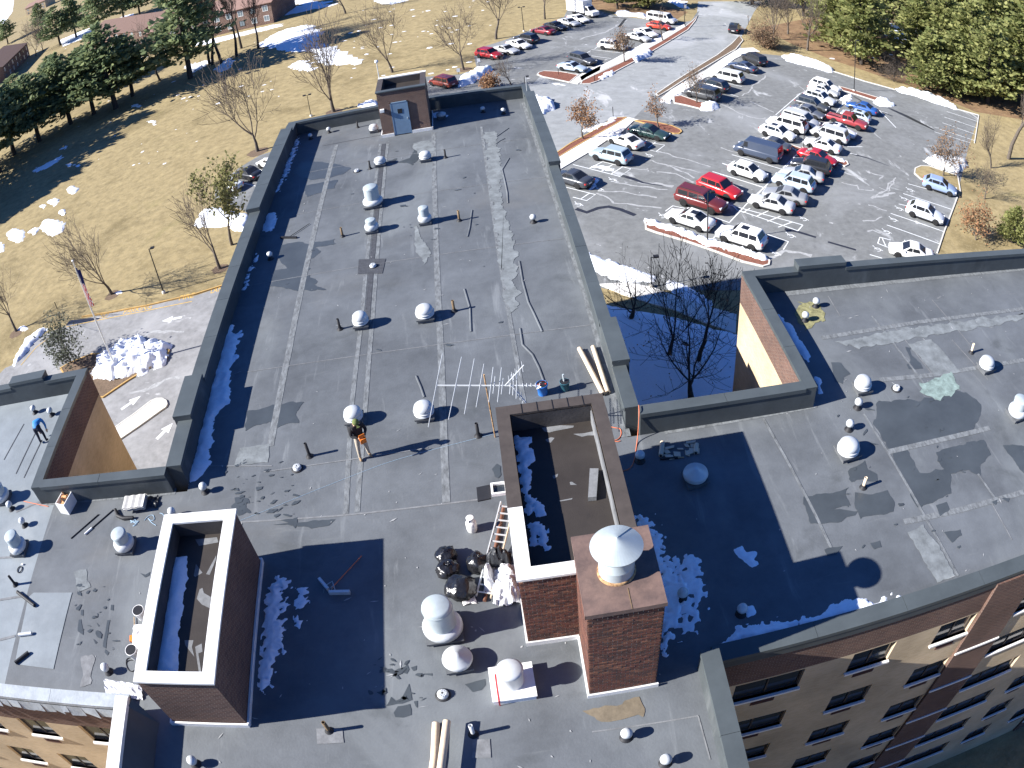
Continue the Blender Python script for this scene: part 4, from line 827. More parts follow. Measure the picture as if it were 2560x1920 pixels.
bed(cA((-160, 820), (-40, 850), (300, 950), (700, 1100), (1000, 1180), (1300, 1270), (1500, 1340), (1580, 1400), (1570, 1460), (1480, 1485), (1200, 1420), (800, 1270), (400, 1130), (0, 1015), (-150, 960)), 'mulch_bed', 'mulch', 'red mulch island with snow below the white cars')
bed(cE((700, 230), (780, 195), (900, 200), (1080, 265), (1300, 330), (1340, 560), (1100, 480), (780, 380), (690, 300)), 'grass_island', 'grass', 'tan grass island among the right hand stalls')
bed(cL((690, 1300), (800, 1235), (1060, 1130), (1300, 1118), (1650, 1060), (1900, 1060), (1960, 1090), (1920, 1190), (1770, 1270), (1470, 1450), (1190, 1640), (900, 1640)), 'planted_island', 'mulchb', 'planted driveway island with flagpole', 'kerby')
bed(cr(0, 600, 2.44, (640, 1190), (820, 1062), (920, 985), (955, 970), (990, 968), (1018, 982), (1025, 1005), (1015, 1025), (985, 1045), (860, 1135), (700, 1245)), 'concrete_island', 'concrete', 'long white concrete island with rounded end in the driveway')
# walks
def walk(px, label, pts=None, z=.05):
    b = MB(); p = pts or G2(px); b.prism(p, 0, z+.05); o = tag(b.build('pavement', MT['concrete']), label, kind='structure'); return o
walk(cC((70, 870), (560, 580), (900, 390), (1050, 300), (1240, 350), (1130, 350), (940, 530), (760, 620), (540, 770), (100, 1030), (85, 960)), 'white concrete walk beside the handicapped stalls')
walk(cU((1890, 1195), (2010, 1110), (2230, 1030), (2212, 1120), (2000, 1230), (1860, 1330), (1740, 1310)), 'concrete path across the mulch bed')
walk(c4((20, 1000), (170, 925), (300, 860), (560, 745), (800, 615), (1000, 505), (1290, 325), (1290, 300), (1100, 380), (900, 480), (650, 605), (400, 740), (160, 860), (0, 950)), 'white walk along the upper car park')
walk(c4((990, 1220), (1120, 1110), (1350, 970), (1560, 860), (1760, 720), (1960, 600), (2130, 590), (2212, 640), (2080, 640), (1900, 730), (1640, 930), (1540, 960), (1300, 1120), (1140, 1190), (1110, 1250), (1000, 1270)), 'white walk along the lower car park')
walk([], 'grey path crossing the shaded snow in the right notch', G2(cr(1460, 620, 2.441, (90, 225), (260, 215), (420, 245), (640, 330), (930, 410), (925, 525), (720, 455), (560, 385), (380, 335), (230, 285))))
# lines
_lz = [0]
def line(px, w=.11, mat='paint', z=.012, name='road_marking', pts=None):
    _lz[0] += 1; b = MB(); b.ribbon(pts or G2(px), w, z+.0002*_lz[0]); return tag(b.build(name, MT[mat]), kind='structure')
for q in (cA((915, 45), (1240, 150)), cA((780, 160), (1540, 400)), cA((900, 590), (1260, 690), (2030, 900)), cA((1050, 620), (1120, 690), (1960, 980)), cA((2030, 900), (1960, 980)), cA((1900, 0), (1300, 560), (1020, 860)), cA((1200, 730), (1300, 670)), cA((1390, 780), (1560, 700)), cA((1540, 850), (1720, 780)), cA((1690, 930), (1880, 860)), cA((130, 710), (230, 635), (400, 670)), cA((820, 800), (1020, 870)), cA((780, 1100), (860, 1000)), cA((1540, 1030), (1830, 1130), (1760, 1240)),
          cB((150, 1040), (800, 1230)), cB((30, 1150), (110, 1180)), cB((0, 1285), (610, 1470)), cB((970, 1030), (660, 1340), (380, 1640)), cB((1010, 270), (700, 540)), cB((1590, 340), (1460, 510)), cB((1600, 940), (1790, 940)), cB((1620, 1020), (1720, 1040)), cB((1790, 420), (2110, 520)), cB((2000, 480), (2212, 700)),
          cC((1190, 620), (1560, 680), (1440, 770), (1360, 750)), cC((1240, 660), (1310, 610)), cC((1330, 720), (1430, 640)), cC((290, 950), (940, 1115), (1090, 1010), (700, 910)), cC((520, 1000), (700, 910)), cC((680, 1045), (840, 950)), cC((820, 1080), (980, 980)), cC((180, 1260), (600, 1365), (480, 1450), (290, 1400)), cC((400, 1425), (520, 1345)),
          cE((610, 440), (1280, 635)), cE((540, 575), (1210, 795)), cE((480, 720), (590, 745)), cE((370, 850), (1110, 1105)), cE((315, 1010), (1040, 1270)), cE((220, 1180), (370, 1220)), cE((190, 1265), (330, 1320)), cE((220, 1180), (190, 1265)), cE((250, 1190), (300, 1300)), cE((80, 1420), (250, 1470)),
          cF((1320, 1285), (1690, 1405)), cF((1295, 1350), (1670, 1475)), cF((1270, 1415), (1650, 1550)), cF((1240, 1490), (1640, 1620)), cF((1180, 1520), (1600, 1650)),
          c4((140, 610), (490, 650)), c4((90, 680), (380, 720)), c4((180, 600), (330, 500)), c4((60, 665), (130, 625)), c4((1560, 970), (1990, 1065)), c4((1780, 1140), (1950, 1190)), c4((2080, 905), (2180, 935)),
          cr(440, 250, 3.456, (345, 780), (530, 845)), cr(440, 250, 3.456, (590, 720), (690, 745))): line(q)
line(cL((760, 820), (960, 775), (1600, 650), (2212, 525)), .10, 'painty'); line(cL((240, 1260), (420, 1050), (590, 925)), .10, 'painty')
# yellow kerb of the fire lane and its lettering
b = MB(); q = [Vector(p) for p in G2(cL((945, 705), (1300, 650), (1700, 575), (2240, 448))+[(640, 690)])]
for i in range(len(q)-1): b.bar((q[i].x, q[i].y, .07), (q[i+1].x, q[i+1].y, .07), .16, .14)
tag(b.build('fire_lane_kerb', MT['kerby']), 'yellow painted kerb of the fire lane', kind='structure')
b = MB(); q = [Vector(p) for p in G2(cE((1290, 630), (1110, 1100), (1010, 1400)))]
q0 = G2(cF((0, 820), (380, 940), (740, 1040), (1100, 1130), (1440, 1260), (1690, 1330)))
for qq in ([Vector(p) for p in q0], q, [Vector(p) for p in G2(cF((1690, 1330), (1640, 1650)))], [Vector(p) for p in G2(c4((1850, 640), (2100, 600), (2212, 640)))]):
    for i in range(len(qq)-1): b.bar((qq[i].x, qq[i].y, .06), (qq[i+1].x, qq[i+1].y, .06), .16, .13)
tag(b.build('car_park_kerb', MT['kerb']), 'pale concrete kerb round the lower car park', kind='structure')
def text(s, px0, px1, size, mat, z, label, px=None):
    cu = bpy.data.curves.new('lettering', 'FONT'); cu.body = s; cu.size = size; cu.extrude = .001; cu.align_x = 'LEFT'
    o = bpy.data.objects.new('road_lettering', cu); COL.objects.link(o); dg = bpy.context.evaluated_depsgraph_get(); dg.update()
    me = bpy.data.meshes.new_from_object(o.evaluated_get(dg)); bpy.data.objects.remove(o)
    a_, c_ = GR(*px0), GR(*px1); d = (c_-a_); wd = max(v.co.x for v in me.vertices)-min(v.co.x for v in me.vertices)
    me.materials.clear(); me.materials.append(MT[mat])
    o = link('road_lettering', me); o.location = (a_.x, a_.y, z); o.rotation_euler = (0, 0, atan2(d.y, d.x)); s_ = d.length/max(wd, .01); o.scale = (s_, 1.0, 1)
    return tag(o, label, kind='structure')
text('NO', (248, 798), (267, 793), 1.25, 'painty', .012, 'yellow letters NO painted beside the fire lane kerb')
text('PARKING', (306, 786), (376, 772), 1.25, 'painty', .012, 'yellow letters PARKING painted beside the fire lane kerb')
text('FIRE', (445, 752), (482, 744), 1.25, 'painty', .012, 'yellow letters FIRE painted beside the fire lane kerb')
text('LANE', (525, 734), (562, 725), 1.25, 'painty', .012, 'yellow letters LANE painted beside the fire lane kerb')
def arrow(tail, tip, w=.32):
    a_, c_ = GR(*tail), GR(*tip); d = Vector((c_-a_)[:2]); L = d.length; d.normalize(); n = Vector((-d.y, d.x)); A_ = Vector(a_[:2])
    pr = [(0, w*.5), (L*.5, w*.5), (L*.5, w*1.6), (L, 0), (L*.5, -w*1.6), (L*.5, -w*.5), (0, -w*.5)]
    b = MB(); b.poly([A_+d*x+n*y for x, y in pr], .013); tag(b.build('road_arrow', MT['paint']), kind='structure')
arrow((455, 793), (405, 803)); arrow((303, 1024), (352, 990)); arrow((392, 1098), (432, 1058)); arrow((1413, 214), (1378, 208))
def symbol(px, s=.6):
    q = GR(*px); b = MB(); th = .12*s
    ring = [(q.x+s*.5*cos(a_*pi/9-2.2), q.y+s*.5*sin(a_*pi/9-2.2)) for a_ in range(15)]
    b.ribbon(ring, th, .013); b.ribbon([(q.x-.25*s, q.y+.9*s), (q.x-.1*s, q.y+.1*s), (q.x+.5*s, q.y+.05*s), (q.x+.75*s, q.y-.5*s)], th, .0135)
    b.ribbon([(q.x-.3*s, q.y+1.0*s), (q.x-.28*s, q.y+1.22*s)], th*1.6, .013)
    tag(b.build('wheelchair_symbol', MT['paint']), kind='structure')
for px in cA((2040, 820), (1860, 1050), (90, 780), (1650, 1300))+cC((1340, 825), (830, 1165), (650, 1295), (360, 1505))+cE((640, 530), (555, 650), (490, 790), (410, 940), (315, 1110), (190, 1350)): symbol(px)
# melt water streaks
for _i, (q, w) in enumerate(((cC((330, 1560), (480, 1610), (640, 1550), (780, 1530), (950, 1570), (1150, 1650)), .5), (cC((960, 1100), (1130, 1150), (1260, 1200), (1540, 1245)), [.55, .5, .3, .08]), (cA((1780, 955), (1950, 990), (2212, 1070)), [.5, .4, .3]), ([(2070, 605), (2140, 625)], .3), (cF((640, 1240), (860, 1340), (1000, 1410), (1180, 1500)), [.5, .9, .8, .3]), (cF((250, 1110), (420, 1210)), .3), (cF((400, 1220), (700, 1340)), [.5, .3]), (cB((1660, 1030), (1850, 1080), (2120, 1180)), [.4, .25, .1]), (cL((780, 770), (1000, 740), (1150, 720)), [.8, .7, .2]), (c4((400, 210), (560, 230), (480, 330)), .5))):
    b = MB(); b.ribbon(G2(q), w, .0095+.0002*_i); tag(b.build('melt_water', MT['streak']), kind='structure')
# salt left by dried melt water
def wavy(px, w, seed):
    p = [Vector(q) for q in G2(px)]; out = []; ws = []; r = random.Random(seed)
    for i in range(len(p)-1):
        n = max(2, int((p[i+1]-p[i]).length/.35))
        for j in range(n):
            q = p[i].lerp(p[i+1], j/n); out.append((q.x+.35*noise.noise(Vector((q.x*.7, q.y*.7, seed)))+.1*noise.noise(Vector((q.x*3, q.y*3, seed))), q.y+.35*noise.noise(Vector((q.x*.7, q.y*.7, seed+5))))); ws.append(w*(.35+1.1*abs(noise.noise(Vector((q.x*1.1, q.y*1.1, seed+9))))))
    b = MB(); b.ribbon(out, ws, .0086+.00001*seed); tag(b.build('salt_line', MT['salt']), kind='structure')
for i, (q, w) in enumerate(((cC((1450, 760), (1700, 830), (2212, 990)), .35), (cC((1380, 890), (1560, 940), (2000, 1140)), .4), (cC((1180, 1190), (1500, 1220), (1750, 1270)), .5), (cC((870, 1200), (1100, 1240), (1650, 1300)), .4), (cC((640, 1310), (1000, 1330), (1500, 1420)), .35), (cC((600, 1340), (760, 1400), (850, 1480), (1100, 1510), (1540, 1560)), .35), (cC((1090, 1000), (1320, 1020), (1330, 1060)), .25), (cA((0, 160), (300, 200), (560, 330)), .4), (cA((0, 330), (300, 380)), .4), (cA((0, 40), (250, 90), (640, 180)), .3),
        (cE((0, 250), (260, 330), (220, 400)), .3), (cE((100, 640), (300, 590), (480, 560)), .7), (cE((60, 740), (200, 780), (360, 840)), .35), (cE((400, 370), (380, 480), (330, 540), (160, 480)), .25), (cE((0, 960), (150, 930), (300, 900)), .3), (cE((20, 1100), (110, 1070), (280, 1140)), .3), (cB((300, 300), (420, 180), (600, 30)), .35), (cB((380, 370), (700, 520)), .4), (cB((0, 400), (350, 560), (600, 600)), .35), (cB((1500, 1250), (1880, 1360)), .4), (cB((1530, 1390), (1730, 1440), (1740, 1480), (1920, 1490), (1930, 1450)), .3), (cB((2212, 1330), (2110, 1400), (2100, 1480), (1900, 1580)), .35), (cB((0, 950), (150, 1000), (330, 1030)), .3),
        (cB((1000, 180), (1060, 230), (950, 330)), .25), (cL((1300, 1000), (1500, 940), (1800, 880), (2150, 880)), .5), (cL((1500, 1590), (1700, 1560), (1900, 1420), (2100, 1400)), .6), (cA((1550, 1350), (1800, 1250), (2212, 1330)), .6), (c4((250, 900), (600, 820), (900, 780)), .3), (c4((700, 1120), (1000, 1080), (1400, 900)), .4), (c4((0, 480), (300, 400), (600, 240)), .6))): wavy(q, w, i)
# ---------------------------------------------------------------- ground snow
G0 = .0
def gs(px, h, res, label, cat=None, name='snow', **k): return snow(px, G0, h, res, label, name=name, thingcat=cat, **k)
gs(cI((1060, 510), (1200, 400), (1360, 340), (1560, 295), (1700, 330), (1770, 370), (1700, 470), (1830, 540), (2000, 590), (2170, 690), (2190, 735), (1850, 745), (1740, 680), (1720, 600), (1450, 590), (1240, 560)), .25, .7, 'large white snow field on the lawn behind the main wing', rag=.9, edge=1.6, seed=41, fine=.5)
gs(cI((1400, 780), (1500, 700), (1650, 720), (1700, 800), (1560, 815)), .1, .5, 'thin snow in the tree shade', rag=1.2, edge=1.5, seed=42, holes=.5, fine=.6)
gs(cI((540, 800), (700, 660), (760, 700), (690, 800), (600, 830)), .15, .5, 'snow patch by the tall bare trees', rag=.8, edge=1, seed=43, holes=.3, fine=.6)
gs(cI((200, 750), (480, 690), (500, 720), (300, 830), (230, 810)), .15, .5, 'snow bits by the pine trunk', rag=1.1, edge=1.2, seed=44, holes=.7, fine=.6)
gs(cI((290, 500), (560, 440), (1300, 270), (1310, 300), (560, 490), (320, 530)), .15, .5, 'snow line along the far brick building', rag=1, edge=.8, seed=45, holes=.3, fine=.5)
for i, q in enumerate((((415, 1160), (440, 1140), (485, 1165), (460, 1190), (425, 1185)), ((290, 1240), (340, 1218), (362, 1240), (340, 1265)), ((250, 1265), (275, 1258), (270, 1285)), ((360, 1295), (395, 1292), (390, 1320), (368, 1315)), ((245, 1400), (270, 1355), (340, 1350), (400, 1380), (385, 1420), (330, 1450), (280, 1425)), ((175, 1425), (210, 1400), (240, 1415), (215, 1440)), ((40, 1435), (80, 1405), (150, 1425), (140, 1480), (100, 1490), (60, 1465)), ((0, 1480), (20, 1510), (25, 1540), (0, 1545)))):
    gs(cr(0, 0, 2.4578, *q), .25, .28, ('small round', 'double', 'tiny', 'small ragged', 'largest', 'narrow', 'second largest', 'half hidden')[i]+' white snow remnant on the sunny left lawn', 'snow patch', 'snow_patch', rag=.6, edge=.6, seed=50+i, fine=.9)
for i, q in enumerate((((200, 1050), (230, 1030), (380, 955), (385, 970), (300, 1030), (215, 1060)), ((800, 655), (850, 630), (855, 660)), ((900, 745), (950, 740), (945, 760)), ((370, 915), (405, 895), (400, 915)), ((410, 1010), (440, 1005), (435, 1020)), ((455, 1015), (495, 1012), (490, 1028)))):
    gs(cr(0, 0, 2.4578, *q), .1, .35, 'thin bluish snow in the shade of the pines', rag=1, edge=.7, seed=60+i, holes=.5, fine=.8)
gs(cL((150, 1260), (170, 1190), (250, 1080), (300, 960), (430, 880), (490, 840), (535, 865), (420, 960), (340, 1060), (260, 1160), (170, 1260)), .5, .3, 'long white snow bank along the driveway kerb at left', 'snow bank', 'snow_bank', rag=.5, edge=.9, seed=70, fine=1.1)
gs(cL((210, 850), (240, 815), (290, 810), (315, 840), (290, 860)), .3, .2, 'small snow heap at the foot of the left lawn tree', 'snow heap', 'snow_heap', rag=.4, edge=.5, seed=71)
gs(cL((1320, 425), (1400, 400), (1400, 425), (1350, 435)), .15, .15, 'thin snow remnant at the foot of a lawn tree', 'snow heap', 'snow_heap', rag=.4, edge=.3, seed=72)
gs(cL((1080, 1370), (1140, 1250), (1140, 1180), (1290, 1110), (1340, 1050), (1480, 980), (1600, 960), (1740, 1000), (1800, 980), (1860, 1030), (1930, 1040), (1950, 1100), (1900, 1220), (1770, 1280), (1600, 1350), (1300, 1430), (1120, 1400)), 1.0, .18, 'big white snow pile heaped around the flagpole', 'snow pile', 'snow_pile', rag=.4, edge=1.5, seed=73, fine=1.0)
gs(cr(440, 250, 3.456, (170, 1070), (230, 970), (330, 930), (480, 970), (630, 1010), (600, 1130), (540, 1130), (460, 1090), (230, 1095)), .5, .28, 'white snow pile beside the west parking strip', 'snow pile', 'snow_pile', rag=.6, edge=.8, seed=74, fine=1)
gs(cU((0, 1370), (20, 1240), (180, 1180), (290, 1100), (460, 1085), (510, 1120), (420, 1170), (330, 1230), (180, 1320)), 1.0, .3, 'long bluish snow bank behind the stair penthouse', 'snow bank', 'snow_bank', rag=.5, edge=1.1, seed=75, fine=.9)
gs(cr(1330, 180, 4.328, (20, 310), (60, 270), (190, 310), (240, 370), (250, 400), (150, 430), (100, 460)), .9, .25, 'white snow heap beside the right side of the main wing', 'snow heap', 'snow_heap', rag=.5, edge=1, seed=76, fine=1)
gs(c4((665, 690), (720, 630), (800, 610), (880, 640), (850, 690), (780, 720), (700, 760), (670, 740)), .7, .25, 'white snow heap on the road edge of the mulch bed', 'snow heap', 'snow_heap', rag=.5, edge=.8, seed=77, fine=1)
gs(c4((240, 960), (340, 890), (400, 870), (415, 900), (330, 950), (260, 985)), .4, .22, 'broken snow along the lower end of the mulch bed', 'snow heap', 'snow_heap', rag=1, edge=.5, seed=78, fine=1.2)
gs(c4((1480, 1330), (1520, 1280), (1600, 1265), (1690, 1290), (1685, 1330), (1620, 1360), (1500, 1355)), .7, .25, 'white snow heap on the tip of the small tree island', 'snow heap', 'snow_heap', rag=.4, edge=.8, seed=79, fine=1)
gs(cF((740, 1030), (900, 1030), (1100, 1080), (1300, 1160), (1430, 1240), (1440, 1262), (1200, 1190), (950, 1100), (800, 1070)), .7, .35, 'long white snow bank on the lawn edge near the right pines', 'snow bank', 'snow_bank', rag=.4, edge=.9, seed=80, fine=.8)
gs(cr(1660, 0, 2.4578, (735, 350), (800, 340), (920, 375), (1040, 425), (1030, 445), (900, 410), (760, 375)), .7, .35, 'white snow bank at the upper edge of the lower car park', 'snow bank', 'snow_bank', rag=.4, edge=.9, seed=81, fine=.8)
gs(cB((1930, 380), (1990, 335), (2100, 370), (2190, 420), (2150, 435), (2000, 425)), .7, .25, 'white snow heap on the end of the narrow upper island', 'snow heap', 'snow_heap', rag=.4, edge=.8, seed=82, fine=1)
gs(cB((1380, 1075), (1480, 1080), (1580, 1130), (1570, 1150), (1450, 1110)), .4, .2, 'flat white snow heap on the end of the middle island', 'snow heap', 'snow_heap', rag=.4, edge=.5, seed=83)
gs(cB((1500, 330), (1640, 290), (1640, 340), (1560, 390)), .3, .2, 'snow scraps in front of the blue sedan', rag=.9, edge=.5, seed=84, holes=.3)
gs(cA((-150, 840), (0, 860), (250, 950), (560, 1060), (800, 1130), (1100, 1220), (1400, 1320), (1570, 1385), (1540, 1410), (1300, 1340), (1200, 1310), (950, 1240), (700, 1190), (500, 1110), (200, 1000), (-100, 900)), .55, .2, 'snow ridge lying along the red mulch island below the white cars', 'snow bank', 'snow_bank', rag=.9, edge=.5, seed=85, fine=1.4)
gs(cA((640, 1130), (740, 1130), (750, 1180), (680, 1190)), .4, .15, 'little snow heap around the lamp post foot on the island', 'snow heap', 'snow_heap', rag=.4, edge=.3, seed=86)
gs(cE((840, 130), (1000, 70), (1200, 100), (1390, 120), (1380, 200), (1290, 280), (1160, 260), (950, 190)), .8, .3, 'snow and debris heap in painted grey shade under a tree among the right stalls', 'snow pile', 'snow_pile', rag=.8, edge=.9, seed=87, mat='snowshade')
gs(c4((440, 160), (560, 140), (680, 180), (800, 170), (790, 220), (640, 200), (480, 195)), .6, .35, 'white snow bank at the head of the upper car park', 'snow bank', 'snow_bank', rag=.5, edge=.8, seed=88, fine=.8)
gs(c4((1080, 20), (1150, 0), (1290, 20), (1310, 100), (1230, 90), (1160, 40)), .3, .5, 'snow patch near the bend of the road', rag=.6, edge=1, seed=89, fine=.6)
gs(cr(440, 250, 3.456, (1560, 60), (1640, 20), (1720, 5), (1740, 50), (1620, 60)), .5, .3, 'snow scraps on the lawn left of the stair penthouse', rag=.9, edge=.6, seed=90, holes=.3)
gs(c4((1000, 1250), (1130, 1120), (1300, 1040), (1330, 1090), (1160, 1190), (1080, 1270)), .12, .3, 'snow on the walk near the small tree island', rag=.8, edge=.6, seed=91, holes=.2)
gs(cC((440, 480), (720, 380), (850, 300), (920, 290), (880, 350), (640, 470), (520, 500)), .25, .22, 'snow scraps on the mulch strip', rag=1, edge=.5, seed=92, holes=.4)
gs(cC((520, 970), (700, 960), (880, 1010), (860, 1040), (640, 1000)), .1, .2, 'snow on the hatched bay', rag=.9, edge=.4, seed=93, holes=.4)
gs(cC((540, 1130), (640, 1150), (620, 1250), (520, 1300), (560, 1200)), .15, .18, 'snow behind the dark sedan', rag=.8, edge=.35, seed=94, holes=.3)
# shaded snow in the right notch and beyond
b = snow_xy([(4.2, 18.7), (9.5, 18.7), (9.5, 25.3), (36, 25.3), (26, 36), (20.5, 44.2), (16, 46.9), (13.6, 48.9), (8.6, 51.6), (4.2, 52.5)], 0, .18, .35, .25, .5, 95, 0, .8)
tag(b.build('snow', MT['snow']), 'shaded blue snow covering the ground in the right notch', kind='stuff')
gs(cr(1460, 620, 2.441, (20, 20), (60, 50), (300, 130), (430, 180), (420, 200), (250, 210), (60, 140), (20, 80)), .3, .25, 'bright snow strip beside the road below the main wing', rag=.5, edge=.6, seed=96)
gs(cr(1460, 620, 2.441, (520, 200), (640, 240), (790, 340), (760, 360), (600, 300), (500, 230)), .2, .25, 'shaded snow between path and road', rag=.5, edge=.5, seed=97)
# speckles of snow scattered over the far lawn
b = MB()
for (x0, y0, x1, y1, n) in ((860, 0, 1260, 200, 70), (420, 60, 700, 260, 40), (0, 0, 420, 160, 120), (2080, 20, 2560, 150, 90), (40, 230, 500, 420, 30)):
    for i in range(n):
        q = GR(rnd.uniform(x0, x1), rnd.uniform(y0, y1))
        if hypot(q.x, q.y) > 700: continue
        r_ = rnd.uniform(.08, .4)*(1 if y0 > 100 else 1.6); m_ = 7; a0 = rnd.uniform(0, 6); e_ = rnd.uniform(.3, .9)
        b.add([(q.x, q.y, .10*r_+.03)]+[(q.x+r_*cos(2*pi*j/m_)*rnd.uniform(.6, 1.2), q.y+r_*e_*sin(2*pi*j/m_)*rnd.uniform(.6, 1.2), .002) for j in range(m_)], [(0, 1+j, 1+(j+1) % m_) for j in range(m_)], 0, True)
tag(b.build('snow', MT['snow']), 'specks of snow scattered over the lawn', kind='stuff')
for i, q in enumerate(([(0, 0), (34, 0), (30, 30), (8, 60), (0, 50)], [(150, 100), (250, 60), (330, 35), (340, 50), (250, 80), (160, 115)], [(700, 0), (760, 0), (830, 3), (800, 12), (720, 10)], [(940, 0), (1015, 0), (990, 10), (950, 8)], [(2230, 60), (2300, 70), (2330, 100), (2260, 112), (2220, 90)], [(680, 30), (760, 12), (850, 8), (800, 20), (700, 40)])):
    P0 = [p for p in q]
    gs(P0, .2, 1.2, 'snow patch far behind the trees', rag=.8, edge=2, seed=110+i, holes=.3, fine=.25)
# brown leaf litter under the right pines and brown mulch rings round lawn trees
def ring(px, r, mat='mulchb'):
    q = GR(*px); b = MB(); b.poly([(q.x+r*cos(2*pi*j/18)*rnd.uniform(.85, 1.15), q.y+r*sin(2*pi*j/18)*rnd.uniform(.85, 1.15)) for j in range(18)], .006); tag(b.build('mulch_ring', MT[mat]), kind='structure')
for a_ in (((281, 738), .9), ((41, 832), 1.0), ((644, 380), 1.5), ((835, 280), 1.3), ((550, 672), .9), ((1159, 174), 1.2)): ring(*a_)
b = MB()
for q, z in (([(1900, 70), (1980, 110), (2080, 150), (2200, 190), (2330, 235), (2440, 280), (2560, 300), (2560, 100), (2300, 60), (2050, 40)], .0045), ([(1470, 20), (1560, 34), (1690, 50), (1720, 30), (1600, 0), (1480, 0)], .003)):
    b.poly(G2(q), z)
tag(b.build('leaf_litter', MT['litter'] if 'litter' in MT else MT['mulchb']), 'brown fallen leaves under the trees', kind='structure')
# ================================================================ VEHICLES
PAINT = {}
def paint(col):
    if col not in PAINT: PAINT[col] = pm('car_paint', col, .32, .04, 3, coat=.6, spec=.5)
    return PAINT[col]
def grid_loft(b, secs, mi=0, smooth=True):
    m = len(secs[0]); n = len(secs)
    b.add([p for s in secs for p in s], [(i*m+j, (i+1)*m+j, (i+1)*m+j+1, i*m+j+1) for i in range(n-1) for j in range(m-1)], mi, smooth)
    b.add(secs[0], [tuple(range(m))], mi); b.add(secs[-1], [tuple(range(m-1, -1, -1))], mi)
KINDS = {  # L, W, H, zb, nose z, cowl z, cowl x, windshield top x, roof end x, rear glass base x, deck z, rear z, glass sides, wheelbase, wheel r
 'sedan': (4.75, 1.82, 1.45, .24, .66, .93, .98, .20, -.72, -1.50, 1.0, .92, [(.72, -.02), (-.08, -.92)], 2.75, .33),
 'coupe': (4.55, 1.80, 1.38, .22, .62, .90, .85, .08, -.70, -1.60, .98, .90, [(.62, -.55)], 2.65, .33),
 'hatch': (4.25, 1.76, 1.52, .24, .70, .98, 1.0, .25, -1.25, -1.85, 1.05, .80, [(.75, .0), (-.06, -.95), (-1.0, -1.5)], 2.6, .32),
 'suv': (4.70, 1.86, 1.70, .30, .82, 1.08, 1.0, .35, -1.75, -2.12, 1.08, .85, [(.78, .02), (-.05, -.95), (-1.02, -1.75)], 2.72, .36),
 'bigsuv': (5.15, 1.96, 1.86, .36, .95, 1.18, 1.15, .60, -2.25, -2.42, 1.18, .9, [(.98, .12), (.02, -.95), (-1.08, -2.1)], 3.0, .40),
 'minivan': (5.05, 1.95, 1.76, .26, .74, 1.05, 1.5, .75, -2.05, -2.36, 1.02, .85, [(1.25, .42), (.32, -.85), (-.95, -2.0)], 3.0, .35),
 'van': (5.6, 2.02, 2.08, .34, .92, 1.20, 1.85, 1.35, -2.62, -2.72, 1.2, .9, [(1.55, .95)], 3.5, .37),
 'pvan': (5.6, 2.02, 2.05, .34, .92, 1.20, 1.85, 1.35, -2.62, -2.72, 1.2, .9, [(1.55, .9), (.78, -.1), (-.2, -1.2), (-1.3, -2.4)], 3.5, .37),
 'pickup': (5.6, 1.96, 1.80, .40, .98, 1.15, 1.15, .60, -.62, -.78, 1.05, 1.0, [(.92, .22), (.12, -.58)], 3.45, .39),
}
PROTO = {}
